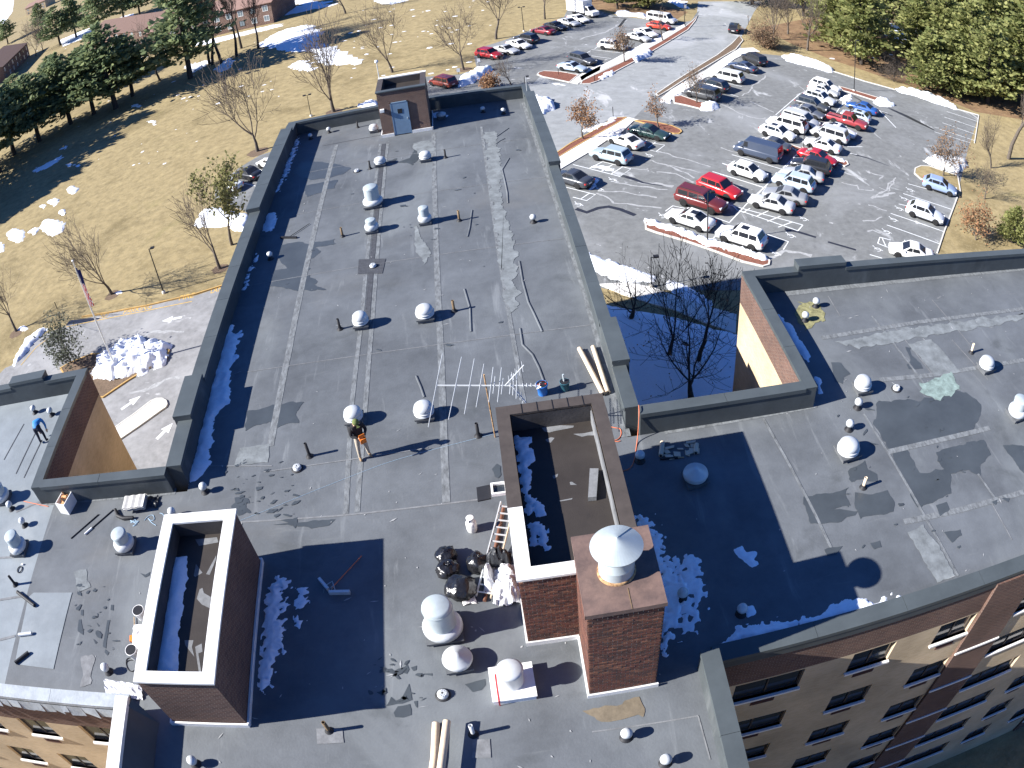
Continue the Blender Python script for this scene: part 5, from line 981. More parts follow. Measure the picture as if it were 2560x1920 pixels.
def car_proto(kind):
    L, W_, H, zb, zn, zc, xc, xw, xr, xg, zd, zr, gl, wbs, wr = KINDS[kind]; w = W_/2; hl = L/2; base = paint((.5, .5, .5))
    root = bpy.data.objects.new('parked_car', None); COL.objects.link(root); root.empty_display_size = .3
    def sec(x, zt, ww, zb_):   # half section mirrored
        h = [(ww*.0, zt+.02), (ww*.72, zt), (ww*.93, zt-.05), (ww, zt-.22), (ww*.995, zb_+.22), (ww*.94, zb_+.04), (ww*.80, zb_)]
        return [(x, y, z) for y, z in reversed(h)]+[(x, -y, z) for y, z in h[1:]]
    b = MB()
    st = [(hl, zn-.14, w*.72, zb+.12), (hl-.05, zn-.04, w*.84, zb+.04), (hl-.28, zn+.04, w*.955, zb), (xc+.55, (zn+zc)/2+.05, w*.99, zb), (xc, zc, w, zb), (0, zc+.02, w, zb)]
    if kind == 'pickup': st += [(xg, zd+.03, w, zb), (xg-.02, zd-.02, w, zb), (-hl+.12, zd-.02, w*.99, zb), (-hl, zd-.06, w*.95, zb+.14)]
    elif xg > -hl+.5: st += [(xg, zd, w*.995, zb), (-hl+.35, zd-.02, w*.96, zb), (-hl+.06, zd-.10, w*.88, zb+.06), (-hl, zr-.16, w*.80, zb+.15)]
    else: st += [(xg+.15, zd, w*.99, zb), (-hl+.10, zd-.03, w*.95, zb+.02), (-hl, zr-.08, w*.88, zb+.14)]
    grid_loft(b, [sec(*s) for s in st])
    # greenhouse
    def gs_(x, z, ww): return (x, ww, z), (x, -ww, z)
    zt = H; wt = w*(.80 if kind in ('sedan', 'coupe', 'hatch', 'suv') else .86); wbt = w*.95; zz = zc-.03
    bot = [(xc+.02, zz), (0, zc), (xr, zd if xg > -hl+.5 else zc), (xg-.02, zd-.03)]
    lo = [(xc+.03, -wbt, zc-.04), (xc+.03, wbt, zc-.04), (xg-.03, wbt*.97, zd-.04), (xg-.03, -wbt*.97, zd-.04)]
    up = [(xw, -wt, zt-.05), (xw, wt, zt-.05), (xr, wt*.97, zt-.06), (xr, -wt*.97, zt-.06)]
    ro = [(xw-.12, -wt*.86, zt-.012), (xw-.12, wt*.86, zt-.012), (xr+.12, wt*.84, zt-.015), (xr+.12, -wt*.84, zt-.015)]
    vs = lo+up+ro
    b.add(vs, [(0, 4, 5, 1), (1, 5, 6, 2), (2, 6, 7, 3), (3, 7, 4, 0), (4, 8, 9, 5), (5, 9, 10, 6), (6, 10, 11, 7), (7, 11, 8, 4)], 0); b.add(vs, [(8, 11, 10, 9)], 0)
    for sx in (1, -1):
        for sy in (1, -1):     # wheel arches
            cx, n_ = sx*wbs/2, 14; y = sy*(w*1.004)
            ps = [(cx+(wr+.075)*cos(pi*j/n_), y, wr+(wr+.075)*sin(pi*j/n_)) for j in range(n_+1)]
            ps = [(cx+wr+.075, y, zb+.05)]+ps+[(cx-wr-.075, y, zb+.05)]
            b.add(ps, [tuple(range(len(ps))) if sy < 0 else tuple(range(len(ps)-1, -1, -1))], 1)
    b.box(hl-.02, hl+.012, -w*.45, w*.45, zb+.10, zn-.22, 1); b.box(-hl-.006, -hl+.03, -w*.5, w*.5, zb+.10, zb+.2, 1)
    b.box(-hl-.012, -hl+.01, -.25, .25, zb+.32, zb+.45, 2)
    b.box(-wbs/2+wr+.1, wbs/2-wr-.1, -w*.985, w*.985, zb-.04, zb+.09, 1)
    if kind == 'pickup': b.box(-hl+.12, xg-.12, -w*.80, w*.80, zd-.06, zd-.012, 1)
    o = b.build('body', [base, MT['trim'], MT['white']], root)
    def patch(name, q, t, mat, par=root):
        q = [Vector(p) for p in q]; nn = (q[1]-q[0]).cross(q[2]-q[1]).normalized(); m = MB(); vs = [p+nn*.004 for p in q]+[p+nn*t for p in q]
        m.add(vs, [(4, 5, 6, 7), (0, 1, 5, 4), (1, 2, 6, 5), (2, 3, 7, 6), (3, 0, 4, 7)]); return m.build(name, mat, par)
    def lerpq(A_, B_, C_, D_, u0_, u1_, v0, v1):   # A,B bottom  D,C top
        A_, B_, C_, D_ = map(Vector, (A_, B_, C_, D_)); f = lambda u, v: (A_.lerp(B_, u)).lerp(D_.lerp(C_, u), v)
        return [f(u0_, v0), f(u1_, v0), f(u1_, v1), f(u0_, v1)]
    patch('windscreen', lerpq(lo[0], lo[1], up[1], up[0], .07, .93, .08, .93), .014, MT['carglass'])
    patch('rear_window', lerpq(lo[2], lo[3], up[3], up[2], .10, .90, .22 if kind not in ('sedan', 'coupe') else .08, .92), .014, MT['carglass'])
    for sy in (1, -1):
        a_, b_, c_, d_ = (lo[1], lo[2], up[2], up[1]) if sy > 0 else (lo[0], lo[3], up[3], up[0])
        for x0, x1 in gl:
            def at(x, v):
                bx = Vector(a_).lerp(Vector(b_), (a_[0]-x)/(a_[0]-b_[0])); tx = max(min(x, up[0][0]-.03), up[2][0]+.03)
                tp = Vector(d_).lerp(Vector(c_), (d_[0]-tx)/(d_[0]-c_[0])); return bx.lerp(tp, v)
            q = [at(x0, .16), at(x1, .16), at(x1, .86), at(x0, .86)]
            if sy < 0: q = [q[0], q[3], q[2], q[1]]
            q = [q[3], q[2], q[1], q[0]] if (Vector(q[1])-Vector(q[0])).cross(Vector(q[2])-Vector(q[1])).y*sy < 0 else q
            patch('side_window', q, .012, MT['carglass'])
        m = MB(); m.box(hl-.24, hl-.045, sy*w*.55 if sy > 0 else -w*.86, w*.86 if sy > 0 else -w*.55, zn-.16, zn-.015); m.build('headlight', MT['lampw'], root)
        m = MB(); zl = zr-.02 if kind in ('sedan', 'coupe', 'pickup') else zr+.18
        m.box(-hl-.012, -hl+(.16 if kind not in ('van', 'pvan', 'minivan', 'bigsuv') else .04), w*.66 if sy > 0 else -w*.90, w*.90 if sy > 0 else -w*.66, zl-.22, zl-.08); m.build('taillight', MT['lampr'], root)
        m = MB(); m.obox((xc-.22, sy*(w+.09), zc+.06), (.05, 0, 0), (0, .09, 0), (0, 0, .06)); m.build('mirror', base, root)
        for sx in (1, -1):
            m = MB(); prof = [(wr*.62, -.11), (wr*.94, -.11), (wr, -.07), (wr, .07), (wr*.94, .11), (wr*.62, .11)]
            m.lathe(prof, 18); R = Matrix.Rotation(pi/2, 4, 'X'); m.xf(R)
            wh = m.build('wheel', MT['tyre'], root, (sx*wbs/2, sy*(w-.09), wr))
            m = MB(); m.lathe([(wr*.64, -.06), (wr*.64, .085), (wr*.54, .07), (wr*.2, .09), (0, .095)], 15); m.xf(Matrix.Rotation(-pi/2*sy, 4, 'X'))
            m.build('rim', MT['rim'], wh)
    index_kids(root); return root
def place_car(kind, col, F, R, label, side=1, group='cars parked in the car parks', px=None, sunroof=False, roof=None, s=1.0, name='parked_car', cat='car', dark=False):
    """F and R: ground pixels under the front and rear wheel nearest the camera (px=None), or centre line points"""
    if kind not in PROTO: PROTO[kind] = [car_proto(kind), False]
    f, r = GR(*F), GR(*R); d = Vector((f-r)[:2]); ang = atan2(d.y, d.x); mid = (f+r)/2
    w = KINDS[kind][1]/2*s-.1; away = Vector(mid[:2]).normalized(); n = Vector((-sin(ang), cos(ang)))
    if n.dot(away) < 0: n = -n
    ctr = Vector(mid[:2])+n*w*(1 if px is None else 0)
    pr, used = PROTO[kind]
    o = pr if not used else dup(pr, (0, 0, 0)); PROTO[kind][1] = True
    o.location = (ctr.x, ctr.y, .012); o.rotation_euler = (0, 0, ang); o.scale = (s, s, s); tag(o, label, cat, group)
    m = paint(col)
    for ch in o.children:
        if ch.name.startswith(('body', 'mirror')):
            sl_ = ch.material_slots[0]; sl_.link = 'OBJECT'; sl_.material = m
    if sunroof:
        L, W_, H, zb, zn, zc, xc, xw, xr = KINDS[kind][:9]; b = MB(); b.box(xw-1.05, xw-.35, -.34, .34, H-.013, H-.004); b.build('sunroof', MT['carglass'], o)
    if kind in ('bigsuv',):
        b = MB(); H = KINDS[kind][2]
        for y in (-.62, .62): b.bar((.2, y, H+.01), (-1.9, y, H+.01), .04, .05)
        b.build('roof_rail', MT['trim'], o)
    return o
WHITE, SILV, GREY, DGREY, BLACK, RED, MAROON, NAVY, GREEN, BLUE, LBLUE = (.80, .80, .78), (.50, .51, .51), (.26, .27, .28), (.07, .075, .08), (.022, .023, .026), (.42, .02, .025), (.12, .022, .022), (.05, .065, .10), (.03, .06, .055), (.025, .09, .30), (.42, .50, .58)
c7n = lambda *p: cr(700, 150, 3.456, *p); cW = lambda *p: cr(440, 250, 3.456, *p); c3 = lambda *p: cr(1660, 0, 2.4578, *p); c8 = lambda *p: cr(860, 0, 2.4578, *p)
def PC(kind, col, crp, f, r, label, **k): F, R = crp(f, r); return place_car(kind, col, F, R, label, **k)
PC('suv', WHITE, cA, (930, 1140), (1330, 1265), 'white suv with dark sunroof, nearest car to the snowy mulch island', sunroof=True)
PC('sedan', SILV, cA, (1385, 668), (1745, 763), 'silver sedan beside the white hatched bay, front car of its row')
PC('sedan', GREY, cA, (1580, 560), (1945, 645), 'grey silver sedan just behind the frontmost silver sedan')
PC('suv', LBLUE, cA, (1700, 375), (2045, 475), 'pale silver blue crossover second behind the frontmost silver sedan')
PC('sedan', WHITE, cA, (235, 880), (590, 997), 'white sedan with small sunroof next to the snowy mulch island', sunroof=True)
PC('bigsuv', MAROON, cA, (765, 760), (375, 638), 'large maroon suv with dark roof beside the lamp post', roof=True)
PC('suv', RED, cA, (995, 568), (650, 440), 'bright red suv parked behind the maroon suv')
PC('hatch', WHITE, cA, (1385, 313), (1070, 212), 'white hatchback facing right in front of the dark cargo van')
PC('sedan', (.40, .41, .41), cB, (845, 1345), (1215, 1420), 'silver grey sedan between the black suv and the pale blue crossover')
PC('van', NAVY, cB, (265, 1053), (620, 1153), 'dark navy blue cargo van without rear side windows', cat='van', name='parked_van')
PC('sedan', DGREY, cB, (440, 945), (790, 1040), 'dark grey sedan half hidden behind the navy cargo van')
PC('hatch', WHITE, cB, (825, 887), (565, 808), 'white crossover with black roof glass beside the middle island', sunroof=True, s=1.06)
PC('minivan', WHITE, cB, (670, 705), (960, 785), 'white van seen from the side behind the white crossover', s=1.05)
PC('minivan', SILV, cB, (1120, 725), (840, 640), 'silver minivan facing right behind the white van')
PC('sedan', (.10, .11, .13), cB, (1230, 615), (930, 520), 'dark blue grey sedan facing right next to the silver minivan')
PC('suv', DGREY, cB, (1262, 522), (1010, 450), 'dark grey suv facing right in the middle of the back row')
PC('suv', (.62, .64, .66), cB, (1370, 445), (1090, 358), 'white suv with silver hood and small sunroof in the back row', sunroof=True)
PC('sedan', SILV, cB, (1410, 330), (1150, 255), 'silver sedan hidden between two white suvs of the back row')
PC('suv', WHITE, cB, (1440, 290), (1160, 205), 'white suv last in the back row by the narrow red island')
PC('sedan', BLUE, cB, (1620, 470), (1905, 560), 'bright blue sedan facing the snow at the back of the row')
PC('hatch', LBLUE, cB, (1540, 580), (1835, 668), 'silver hatchback with dark roof next to the blue sedan', sunroof=True)
PC('pickup', (.30, .045, .05), cB, (1745, 745), (1420, 645), 'red pickup truck with open bed', cat='pickup truck', name='pickup_truck')
PC('coupe', WHITE, cB, (1628, 853), (1330, 765), 'white sedan with sunroof beside the red pickup truck', sunroof=True)
PC('minivan', SILV, cB, (1210, 825), (1500, 912), 'silver minivan facing left next to the white sedan')
PC('sedan', (.70, .72, .73), cB, (1125, 958), (1400, 1040), 'pale silver white sedan right beside the middle island')
PC('sedan', RED, cB, (1335, 1200), (1065, 1115), 'red sedan parked along the middle island')
PC('suv', BLACK, cB, (960, 1235), (1300, 1320), 'black suv beside the red sedan')
PC('sedan', GREEN, cC, (1458, 628), (1157, 563), 'dark green sedan by the rounded mulch island')
PC('coupe', (.72, .72, .70), cC, (800, 655), (1110, 765), 'white silver coupe behind the blue grey wagon by the walk')
PC('suv', (.34, .42, .46), cC, (612, 893), (917, 968), 'blue grey wagon with dark roof beside the snowy hatched bay')
PC('sedan', (.05, .055, .065), cC, (60, 1200), (352, 1288), 'dark sedan partly hidden by the main wing parapet')
PC('minivan', DGREY, c4, (1362, 1200), (1580, 1248), 'dark grey minivan behind the small island tree')
PC('suv', (.04, .04, .045), c4, (1480, 1085), (1715, 1150), 'dark suv with red tail lamp next to the dark minivan')
PC('minivan', (.60, .60, .57), c4, (1662, 983), (1900, 1035), 'pale beige silver minivan by the lower white walk')
PC('sedan', (.045, .06, .10), c4, (1857, 845), (2077, 905), 'dark blue sedan beside the beige minivan')
PC('bigsuv', BLACK, c3, (475, 365), (583, 415), 'black boxy off road car at the head of the lower walk', s=.95)
PC('suv', BLACK, c4, (1925, 350), (1880, 425), 'black suv driving up the access road', px=1, group=None, name='driven_car')
PC('suv', (.72, .70, .66), c4, (472, 633), (287, 612), 'cream white suv under a bare tree in the upper car park')
PC('sedan', SILV, c4, (760, 525), (600, 485), 'silver sedan second from the cream suv in the upper car park')
PC('sedan', WHITE, c4, (840, 468), (700, 425), 'white sedan next to the orange red hatchback')
PC('hatch', (.60, .06, .03), c4, (1045, 380), (865, 357), 'orange red hatchback in the upper car park')
PC('pvan', WHITE, c4, (1112, 312), (850, 270), 'white passenger van with many windows', cat='van', name='parked_van')
PC('suv', (.05, .055, .065), cU, (2010, 1055), (1740, 985), 'dark suv nearest the red entrance island but one')
PC('coupe', LBLUE, cU, (1862, 1158), (1607, 1118), 'pale blue white coupe at the red entrance island', sunroof=True)
PC('suv', RED, cU, (525, 952), (292, 918), 'red suv with light bumper, first car of the upper left row')
PC('sedan', SILV, cU, (762, 872), (590, 838), 'silver sedan beside the red suv of the upper left row')
PC('sedan', WHITE, cU, (985, 792), (770, 748), 'white sedan between the silver sedan and a black suv')
PC('suv', BLACK, cU, (870, 660), (1125, 708), 'black suv facing the lawn beside the white sedan')
PC('sedan', (.20, .02, .03), cU, (1160, 532), (1372, 565), 'dark red sedan facing the lawn in the upper left row')
PC('sedan', BLACK, cU, (1556, 492), (1370, 455), 'black sedan beside the dark red sedan')
PC('sedan', SILV, cU, (1770, 432), (1580, 390), 'silver sedan between the black sedan and a white sedan')
PC('sedan', WHITE, cU, (1912, 378), (1720, 330), 'white sedan parked beside the box truck')
PC('minivan', (.20, .035, .02), c8, (540, 528), (625, 546), 'dark orange red minivan behind the stair penthouse', s=.95)
PC('sedan', (.66, .68, .66), cW, (370, 778), (482, 803), 'silver sedan at the end of the west parking strip', s=.95)
PC('sedan', BLACK, cW, (535, 683), (641, 708), 'black sedan in the west parking strip')
PC('sedan', WHITE, cW, (735, 592), (835, 615), 'white car half hidden by the left parapet')
PC('hatch', (.26, .34, .50), cE, (1177, 617), (892, 527), 'light blue hatchback beside the grass island', s=1.03)
PC('hatch', (.62, .66, .72), cE, (980, 1012), (668, 902), 'silver white liftback alone in the right hand stalls', s=1.05)
PC('sedan', WHITE, cE, (437, 1462), (850, 1560), 'white sedan half hidden by the right wing parapet')
# box truck
t = thing('box_truck', 'white box truck at the far end of the upper car park', 'truck'); F, R = cU((2085, 292), (1720, 218)); f, r = GR(*F), GR(*R); d = (f-r); t.location = ((f+r)/2)+Vector((-d.y, d.x, 0)).normalized()*.9; t.location.z = .012; t.rotation_euler = (0, 0, atan2(d.y, d.x))
b = MB(); b.box(-3.3, 1.25, -1.15, 1.15, .85, 3.25); b.build('cargo_box', MT['white'], t)
b = MB(); b.box(-3.32, 1.27, -1.17, 1.17, 3.25, 3.29); b.build('box_roof', MT['flash'], t)
b = MB(); secs = []
for x, zt, w in ((3.35, 1.05, .8), (3.25, 1.2, .92), (2.55, 1.4, .98), (2.5, 1.42, .98), (1.9, 2.25, .86), (1.4, 2.3, .86), (1.35, 2.2, .86)): secs.append([(x, w, .5), (x, w, min(1.3, zt)), (x, w*.86, zt), (x, -w*.86, zt), (x, -w, min(1.3, zt)), (x, -w, .5)])
grid_loft(b, secs, 0, False); b.build('cab', MT['white'], t)
b = MB(); b.add([(2.47, -.72, 1.50), (2.47, .72, 1.50), (1.97, .66, 2.2), (1.97, -.66, 2.2)], [(0, 1, 2, 3)]); b.v = [(x+.03, y, z+.02) for x, y, z in b.v]; b.build('windscreen', MT['carglass'], t)
for sy in (1, -1):
    b = MB(); q = [(2.2, sy*.955, 1.36), (1.5, sy*.955, 1.36), (1.5, sy*.90, 2.05), (1.95, sy*.90, 2.05)]; b.add(q, [(0, 1, 2, 3)]); b.build('side_window', MT['carglass'], t)
    for x in (2.65, -1.7):
        b = MB(); b.lathe([(.24, -.13), (.38, -.13), (.4, -.08), (.4, .08), (.38, .13), (.24, .13)], 18); b.xf(Matrix.Rotation(pi/2, 4, 'X')); w_ = b.build('wheel', MT['tyre'], t, (x, sy*.85, .4))
        b = MB(); b.lathe([(.25, -.05), (.25, .09), (0, .1)], 14); b.xf(Matrix.Rotation(-pi/2*sy, 4, 'X')); b.build('rim', MT['white'], w_)
    b = MB(); b.box(3.28, 3.36, sy*.45-.16, sy*.45+.16, .78, .98); b.build('headlight', MT['lampw'], t)
b = MB(); b.box(-3.3, 3.2, -.5, .5, .55, .84); b.build('chassis', MT['trim'], t)
# ================================================================ TREES
def bare_tree(px, top, label, seed, spread=.42, twig='twig', bark='bark', forks=4, trunkfrac=.28, leaves=None, nleaf=0, group='bare trees', cat='tree', dens=1.0, name='bare_tree', rt=None, hh=None, loc=None, lsz=.12):
    r = random.Random(seed); base = GR(*px) if loc is None else Vector((*loc, 0)); H = hh or max(2.0, tall(px, top, 0))
    t = thing(name, label, cat, base, 0, group)
    tr = MB(); br = MB(); lf = MB(); tips = []
    r0_ = rt or H*.018+.03
    def grow(p, d, L, rad, lvl, b):
        n = 4 if lvl < 2 else 3; pts = [p]; dd = d.copy()
        for i in range(n):
            up = (.16 if lvl == 1 else .08) if lvl > 0 else 0
            dd = (dd+Vector((r.uniform(-.16, .16), r.uniform(-.16, .16), r.uniform(-.05, .10)+up))).normalized(); pts.append(pts[-1]+dd*L/n)
        rads = [max(rad*(1-.55*i/n), H*.0014) for i in range(n+1)]
        b.tube(pts, rads, 7 if lvl == 0 else (5 if lvl == 1 else 3), 0, lvl == 0)
        if lvl >= 4 or L < .25: tips.append(pts[-1]); tips.append(pts[-2]); return
        kids_ = {0: forks, 1: 5, 2: 5, 3: 4}[lvl]; kids_ = max(2, round(kids_*dens)) if lvl > 1 else kids_
        for k_ in range(kids_):
            f = 1 if k_ == 0 else r.uniform(.35, 1.0) if lvl > 0 else r.uniform(.75, 1.0)
            ii = min(n, max(1, round(f*n))); q = pts[ii] if f == 1 else pts[ii-1].lerp(pts[ii], r.random())
            a_ = 2*pi*(k_/kids_)+r.uniform(-.6, .6); sp = spread*r.uniform(.55, 1.4)*(1.35 if lvl == 0 else 1.1 if lvl < 2 else 1.45)
            ax = dd.orthogonal().normalized(); ax = ax*cos(a_)+dd.cross(ax)*sin(a_)
            nd = (dd*cos(sp)+ax*sin(sp)).normalized() if k_ > 0 or lvl == 0 else (dd+ax*.15).normalized()
            if lvl == 0 and k_ == 0 and forks > 2: nd = (dd+ax*.12).normalized()
            grow(q, nd, (H-L)*r.uniform(.42, .62) if lvl == 0 else L*r.uniform(.48, .72), rads[ii]*(.74 if k_ == 0 else .56), lvl+1, br)
        if lvl == 0: pass
    tl = H*trunkfrac
    grow(Vector((0, 0, -.1)), Vector((r.uniform(-.05, .05), r.uniform(-.05, .05), 1)), tl+.1, r0_, 0, tr)
    mz = sorted(v[2] for v in br.v)[int(len(br.v)*.97)]; sc = (H-tl)/max(.1, mz-tl)
    br.v = [(x*(.5+.5*sc) if z > tl else x, y*(.5+.5*sc) if z > tl else y, tl+(z-tl)*sc if z > tl else z) for x, y, z in br.v]
    tr.build('trunk', MT[bark], t)
    cw = br.build('crown', MT[twig], t)
    if leaves:
        for i in range(nleaf):
            q = r.choice(tips); z = tl+(q.z-tl)*sc if q.z > tl else q.z; k2 = (.5+.5*sc) if q.z > tl else 1
            c = Vector((q.x*k2, q.y*k2, z))+Vector((r.gauss(0, .18), r.gauss(0, .18), r.gauss(0, .18)))
            a_ = Vector((r.uniform(-1, 1), r.uniform(-1, 1), r.uniform(-1, 1))).normalized()*lsz*r.uniform(.6, 1.3); b_ = a_.orthogonal().normalized()*lsz*.7
            lf.add([c-a_, c+b_, c+a_, c-b_], [(0, 1, 2, 3)])
        lf.build('leaves', MT[leaves], cw)
    return t
BT = 'bare trees on the lawn'
bare_tree((644, 378), (606, 150), 'wide bare tree on the lawn above the parked black and white cars', 1, .55, forks=5, trunkfrac=.2, group=BT)
bare_tree((835, 279), (800, 42), 'bare tree behind the far left corner of the main wing', 2, .4, forks=5, trunkfrac=.22, group=BT)
bare_tree((981, 181), (955, 8), 'bare tree right behind the stair penthouse', 3, .5, forks=4, trunkfrac=.22, group=BT)
bare_tree((1159, 174), (1140, 15), 'bare tree beside the bluish snow bank and red suv', 4, .55, forks=4, trunkfrac=.3, group=BT)
bare_tree((1240, 98), (1225, -70), 'bare tree beside the lamp post and upper left car row', 5, .45, forks=4, trunkfrac=.3, group=BT)
bare_tree((1362, 48), (1350, -80), 'bare tree near the box truck', 6, .45, forks=4, trunkfrac=.3, group=BT)
bare_tree((279, 735), (228, 530), 'small bare tree on the lawn between flagpole and dark lamp post', 7, .5, forks=5, trunkfrac=.22, group=BT)
bare_tree((41, 828), (8, 640), 'small bare tree at the left edge above the snow bank', 8, .5, forks=4, trunkfrac=.28, group=BT)
bare_tree((550, 672), (500, 470), 'crooked bare tree beside the left parapet', 9, .45, forks=3, trunkfrac=.3, group=BT, bark='bark')
bare_tree((580, 612), (508, 425), 'olive green leafy tree between lawn and west parking strip', 10, .5, forks=4, trunkfrac=.35, leaves='olive', nleaf=1500, group=None, name='leafy_tree', lsz=.17)
bare_tree((178, 909), (135, 790), 'grey green shrubby tree beside the left wing parapet', 11, .75, forks=6, trunkfrac=.12, leaves='spruce', nleaf=1500, group=None, name='shrubby_tree', hh=4.6, lsz=.12, twig='twigd', bark='barkd')
for i, (px, tp, lb) in enumerate((((531, 162), (490, -40), 'tall thin bare tree beside the far brick building, first of the row from the pine'), ((524, 160), (470, -20), 'tall thin bare tree leaning towards the big pine'), ((553, 157), (515, -60), 'tall thin bare tree with pale snow at its foot, third from the pine'), ((591, 141), (560, -60), 'tall thin bare tree in front of the middle of the far brick building'), ((604, 121), (590, -50), 'tall thin bare tree close behind the middle one of its row'), ((646, 121), (635, -50), 'tall thin bare tree at the right end of its row, by the snow field'))):
    bare_tree(px, tp, lb, 20+i, .25, forks=3, trunkfrac=.4, group='row of tall bare trees by the far building', twig='twigd', bark='barkd')
bare_tree((400, 202), (335, 70), 'bare tree standing left of the tall pine', 30, .4, forks=4, trunkfrac=.3, group=BT)
bare_tree((864, 34), (840, -90), 'bare tree far behind the snow field', 31, .4, forks=4, trunkfrac=.3, group=BT)
bare_tree((108, 128), (80, 50), 'faint bare tree beside the far left brown roofed house', 32, .5, forks=5, trunkfrac=.2, group=BT, rt=.25)
bare_tree((90, 140), (62, 60), 'bare tree nearest the far left brown roofed house', 33, .5, forks=5, trunkfrac=.2, group=BT, rt=.25)
# car park trees
LT = 'small trees in the car park beds'
bare_tree((1458, 348), (1440, 245), 'small tree with brown dry leaves in the mulch strip by the white walk', 40, .6, forks=5, trunkfrac=.36, leaves='oak', nleaf=900, group=LT)
bare_tree((1646, 318), (1645, 240), 'small bare tree with few dry leaves on the rounded island behind the green sedan', 41, .7, forks=5, trunkfrac=.5, leaves='oak', nleaf=260, group=LT)
bare_tree((1561, 155), (1542, 78), 'small brownish tree in the long mulch bed beside the cream suv', 42, .7, forks=5, trunkfrac=.42, leaves='shrubl', nleaf=900, group=LT)
bare_tree((1657, 102), (1655, 22), 'small bare tree at the upper end of the long mulch bed', 43, .4, forks=4, trunkfrac=.5, group=LT)
bare_tree((1741, 257), (1722, 165), 'small bare tree on the island tip with the snow heap', 44, .6, forks=5, trunkfrac=.34, leaves='shrubl', nleaf=160, group=LT)
bare_tree((1279, 214), (1265, 135), 'small bare tree between the snow bank and the red island', 45, .6, forks=5, trunkfrac=.3, group=LT)
bare_tree((1225, 222), (1210, 190), 'low bush with orange brown dry leaves behind the far parapet', 46, .9, forks=7, trunkfrac=.12, leaves='oak', nleaf=1500, group=None, cat='bush', name='leafy_bush', hh=2.2)
bare_tree((2358, 440), (2345, 320), 'tree with sparse brown leaves above the grey snow heap', 47, .6, forks=5, trunkfrac=.2, leaves='shrubl', nleaf=900, group=None)
bare_tree((2461, 497), (2450, 400), 'bare tree on the right lawn beside the silver white liftback', 48, .55, forks=5, trunkfrac=.25, group='bare trees on the right lawn')
bare_tree((2478, 420), (2462, 290), 'thin bare tree on the right lawn above the light blue hatchback', 49, .35, forks=4, trunkfrac=.35, group='bare trees on the right lawn')
bare_tree((2521, 397), (2550, 120), 'tall thin trunked bare tree near the right edge', 50, .3, forks=3, trunkfrac=.6, group='bare trees on the right lawn')
bare_tree((2440, 600), (2425, 505), 'low tree with brown dry leaves at the lawn edge by the right wing', 51, .7, forks=6, trunkfrac=.15, leaves='oak', nleaf=1100, group=None)
bare_tree((2018, 126), (2000, -40), 'twin trunked bare tree on the bank above the lower car park', 52, .4, forks=4, trunkfrac=.3, group='bare trees on the right bank')
bare_tree((1935, 100), (1915, -40), 'bare tree beside the brown bush at the road bend', 53, .5, forks=5, trunkfrac=.2, group='bare trees on the right bank')
bare_tree((1970, 85), (1960, -50), 'bare tree behind the brown bush at the road bend', 54, .5, forks=5, trunkfrac=.2, group='bare trees on the right bank')
bare_tree((2236, 112), (2240, 0), 'dark trunked bare tree standing in front of the snow between pines', 55, .3, forks=3, trunkfrac=.45, group='bare trees on the right bank', twig='twigd', bark='barkd')
bare_tree((1905, 118), (1905, 58), 'dense round brown bush at the road bend', 56, 1.0, forks=9, trunkfrac=.06, leaves='shrubl', nleaf=3500, group=None, cat='bush', name='brown_bush', hh=4.2, dens=1.3)
bare_tree((2235, 205), (2215, 145), 'grey twiggy bush on the bank below the pines', 57, .9, forks=8, trunkfrac=.08, group=None, cat='bush', name='twiggy_bush', hh=4.0, dens=1.2)
# courtyard trees in the shade of the right notch
CT = 'dark trees in the shaded right notch'
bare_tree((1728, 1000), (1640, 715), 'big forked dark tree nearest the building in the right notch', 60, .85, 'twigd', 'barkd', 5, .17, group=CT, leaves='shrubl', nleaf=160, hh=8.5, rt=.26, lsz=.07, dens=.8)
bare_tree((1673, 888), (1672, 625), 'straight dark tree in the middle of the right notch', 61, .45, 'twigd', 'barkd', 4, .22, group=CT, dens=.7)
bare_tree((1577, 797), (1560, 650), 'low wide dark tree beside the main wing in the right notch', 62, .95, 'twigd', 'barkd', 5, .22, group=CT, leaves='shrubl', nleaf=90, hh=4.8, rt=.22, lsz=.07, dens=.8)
bare_tree((1745, 905), (1745, 640), 'tall dark tree by the sunlit end wall in the right notch', 63, .35, 'twigd', 'barkd', 4, .45, group=CT, leaves='shrubl', nleaf=120, lsz=.07, dens=.7)
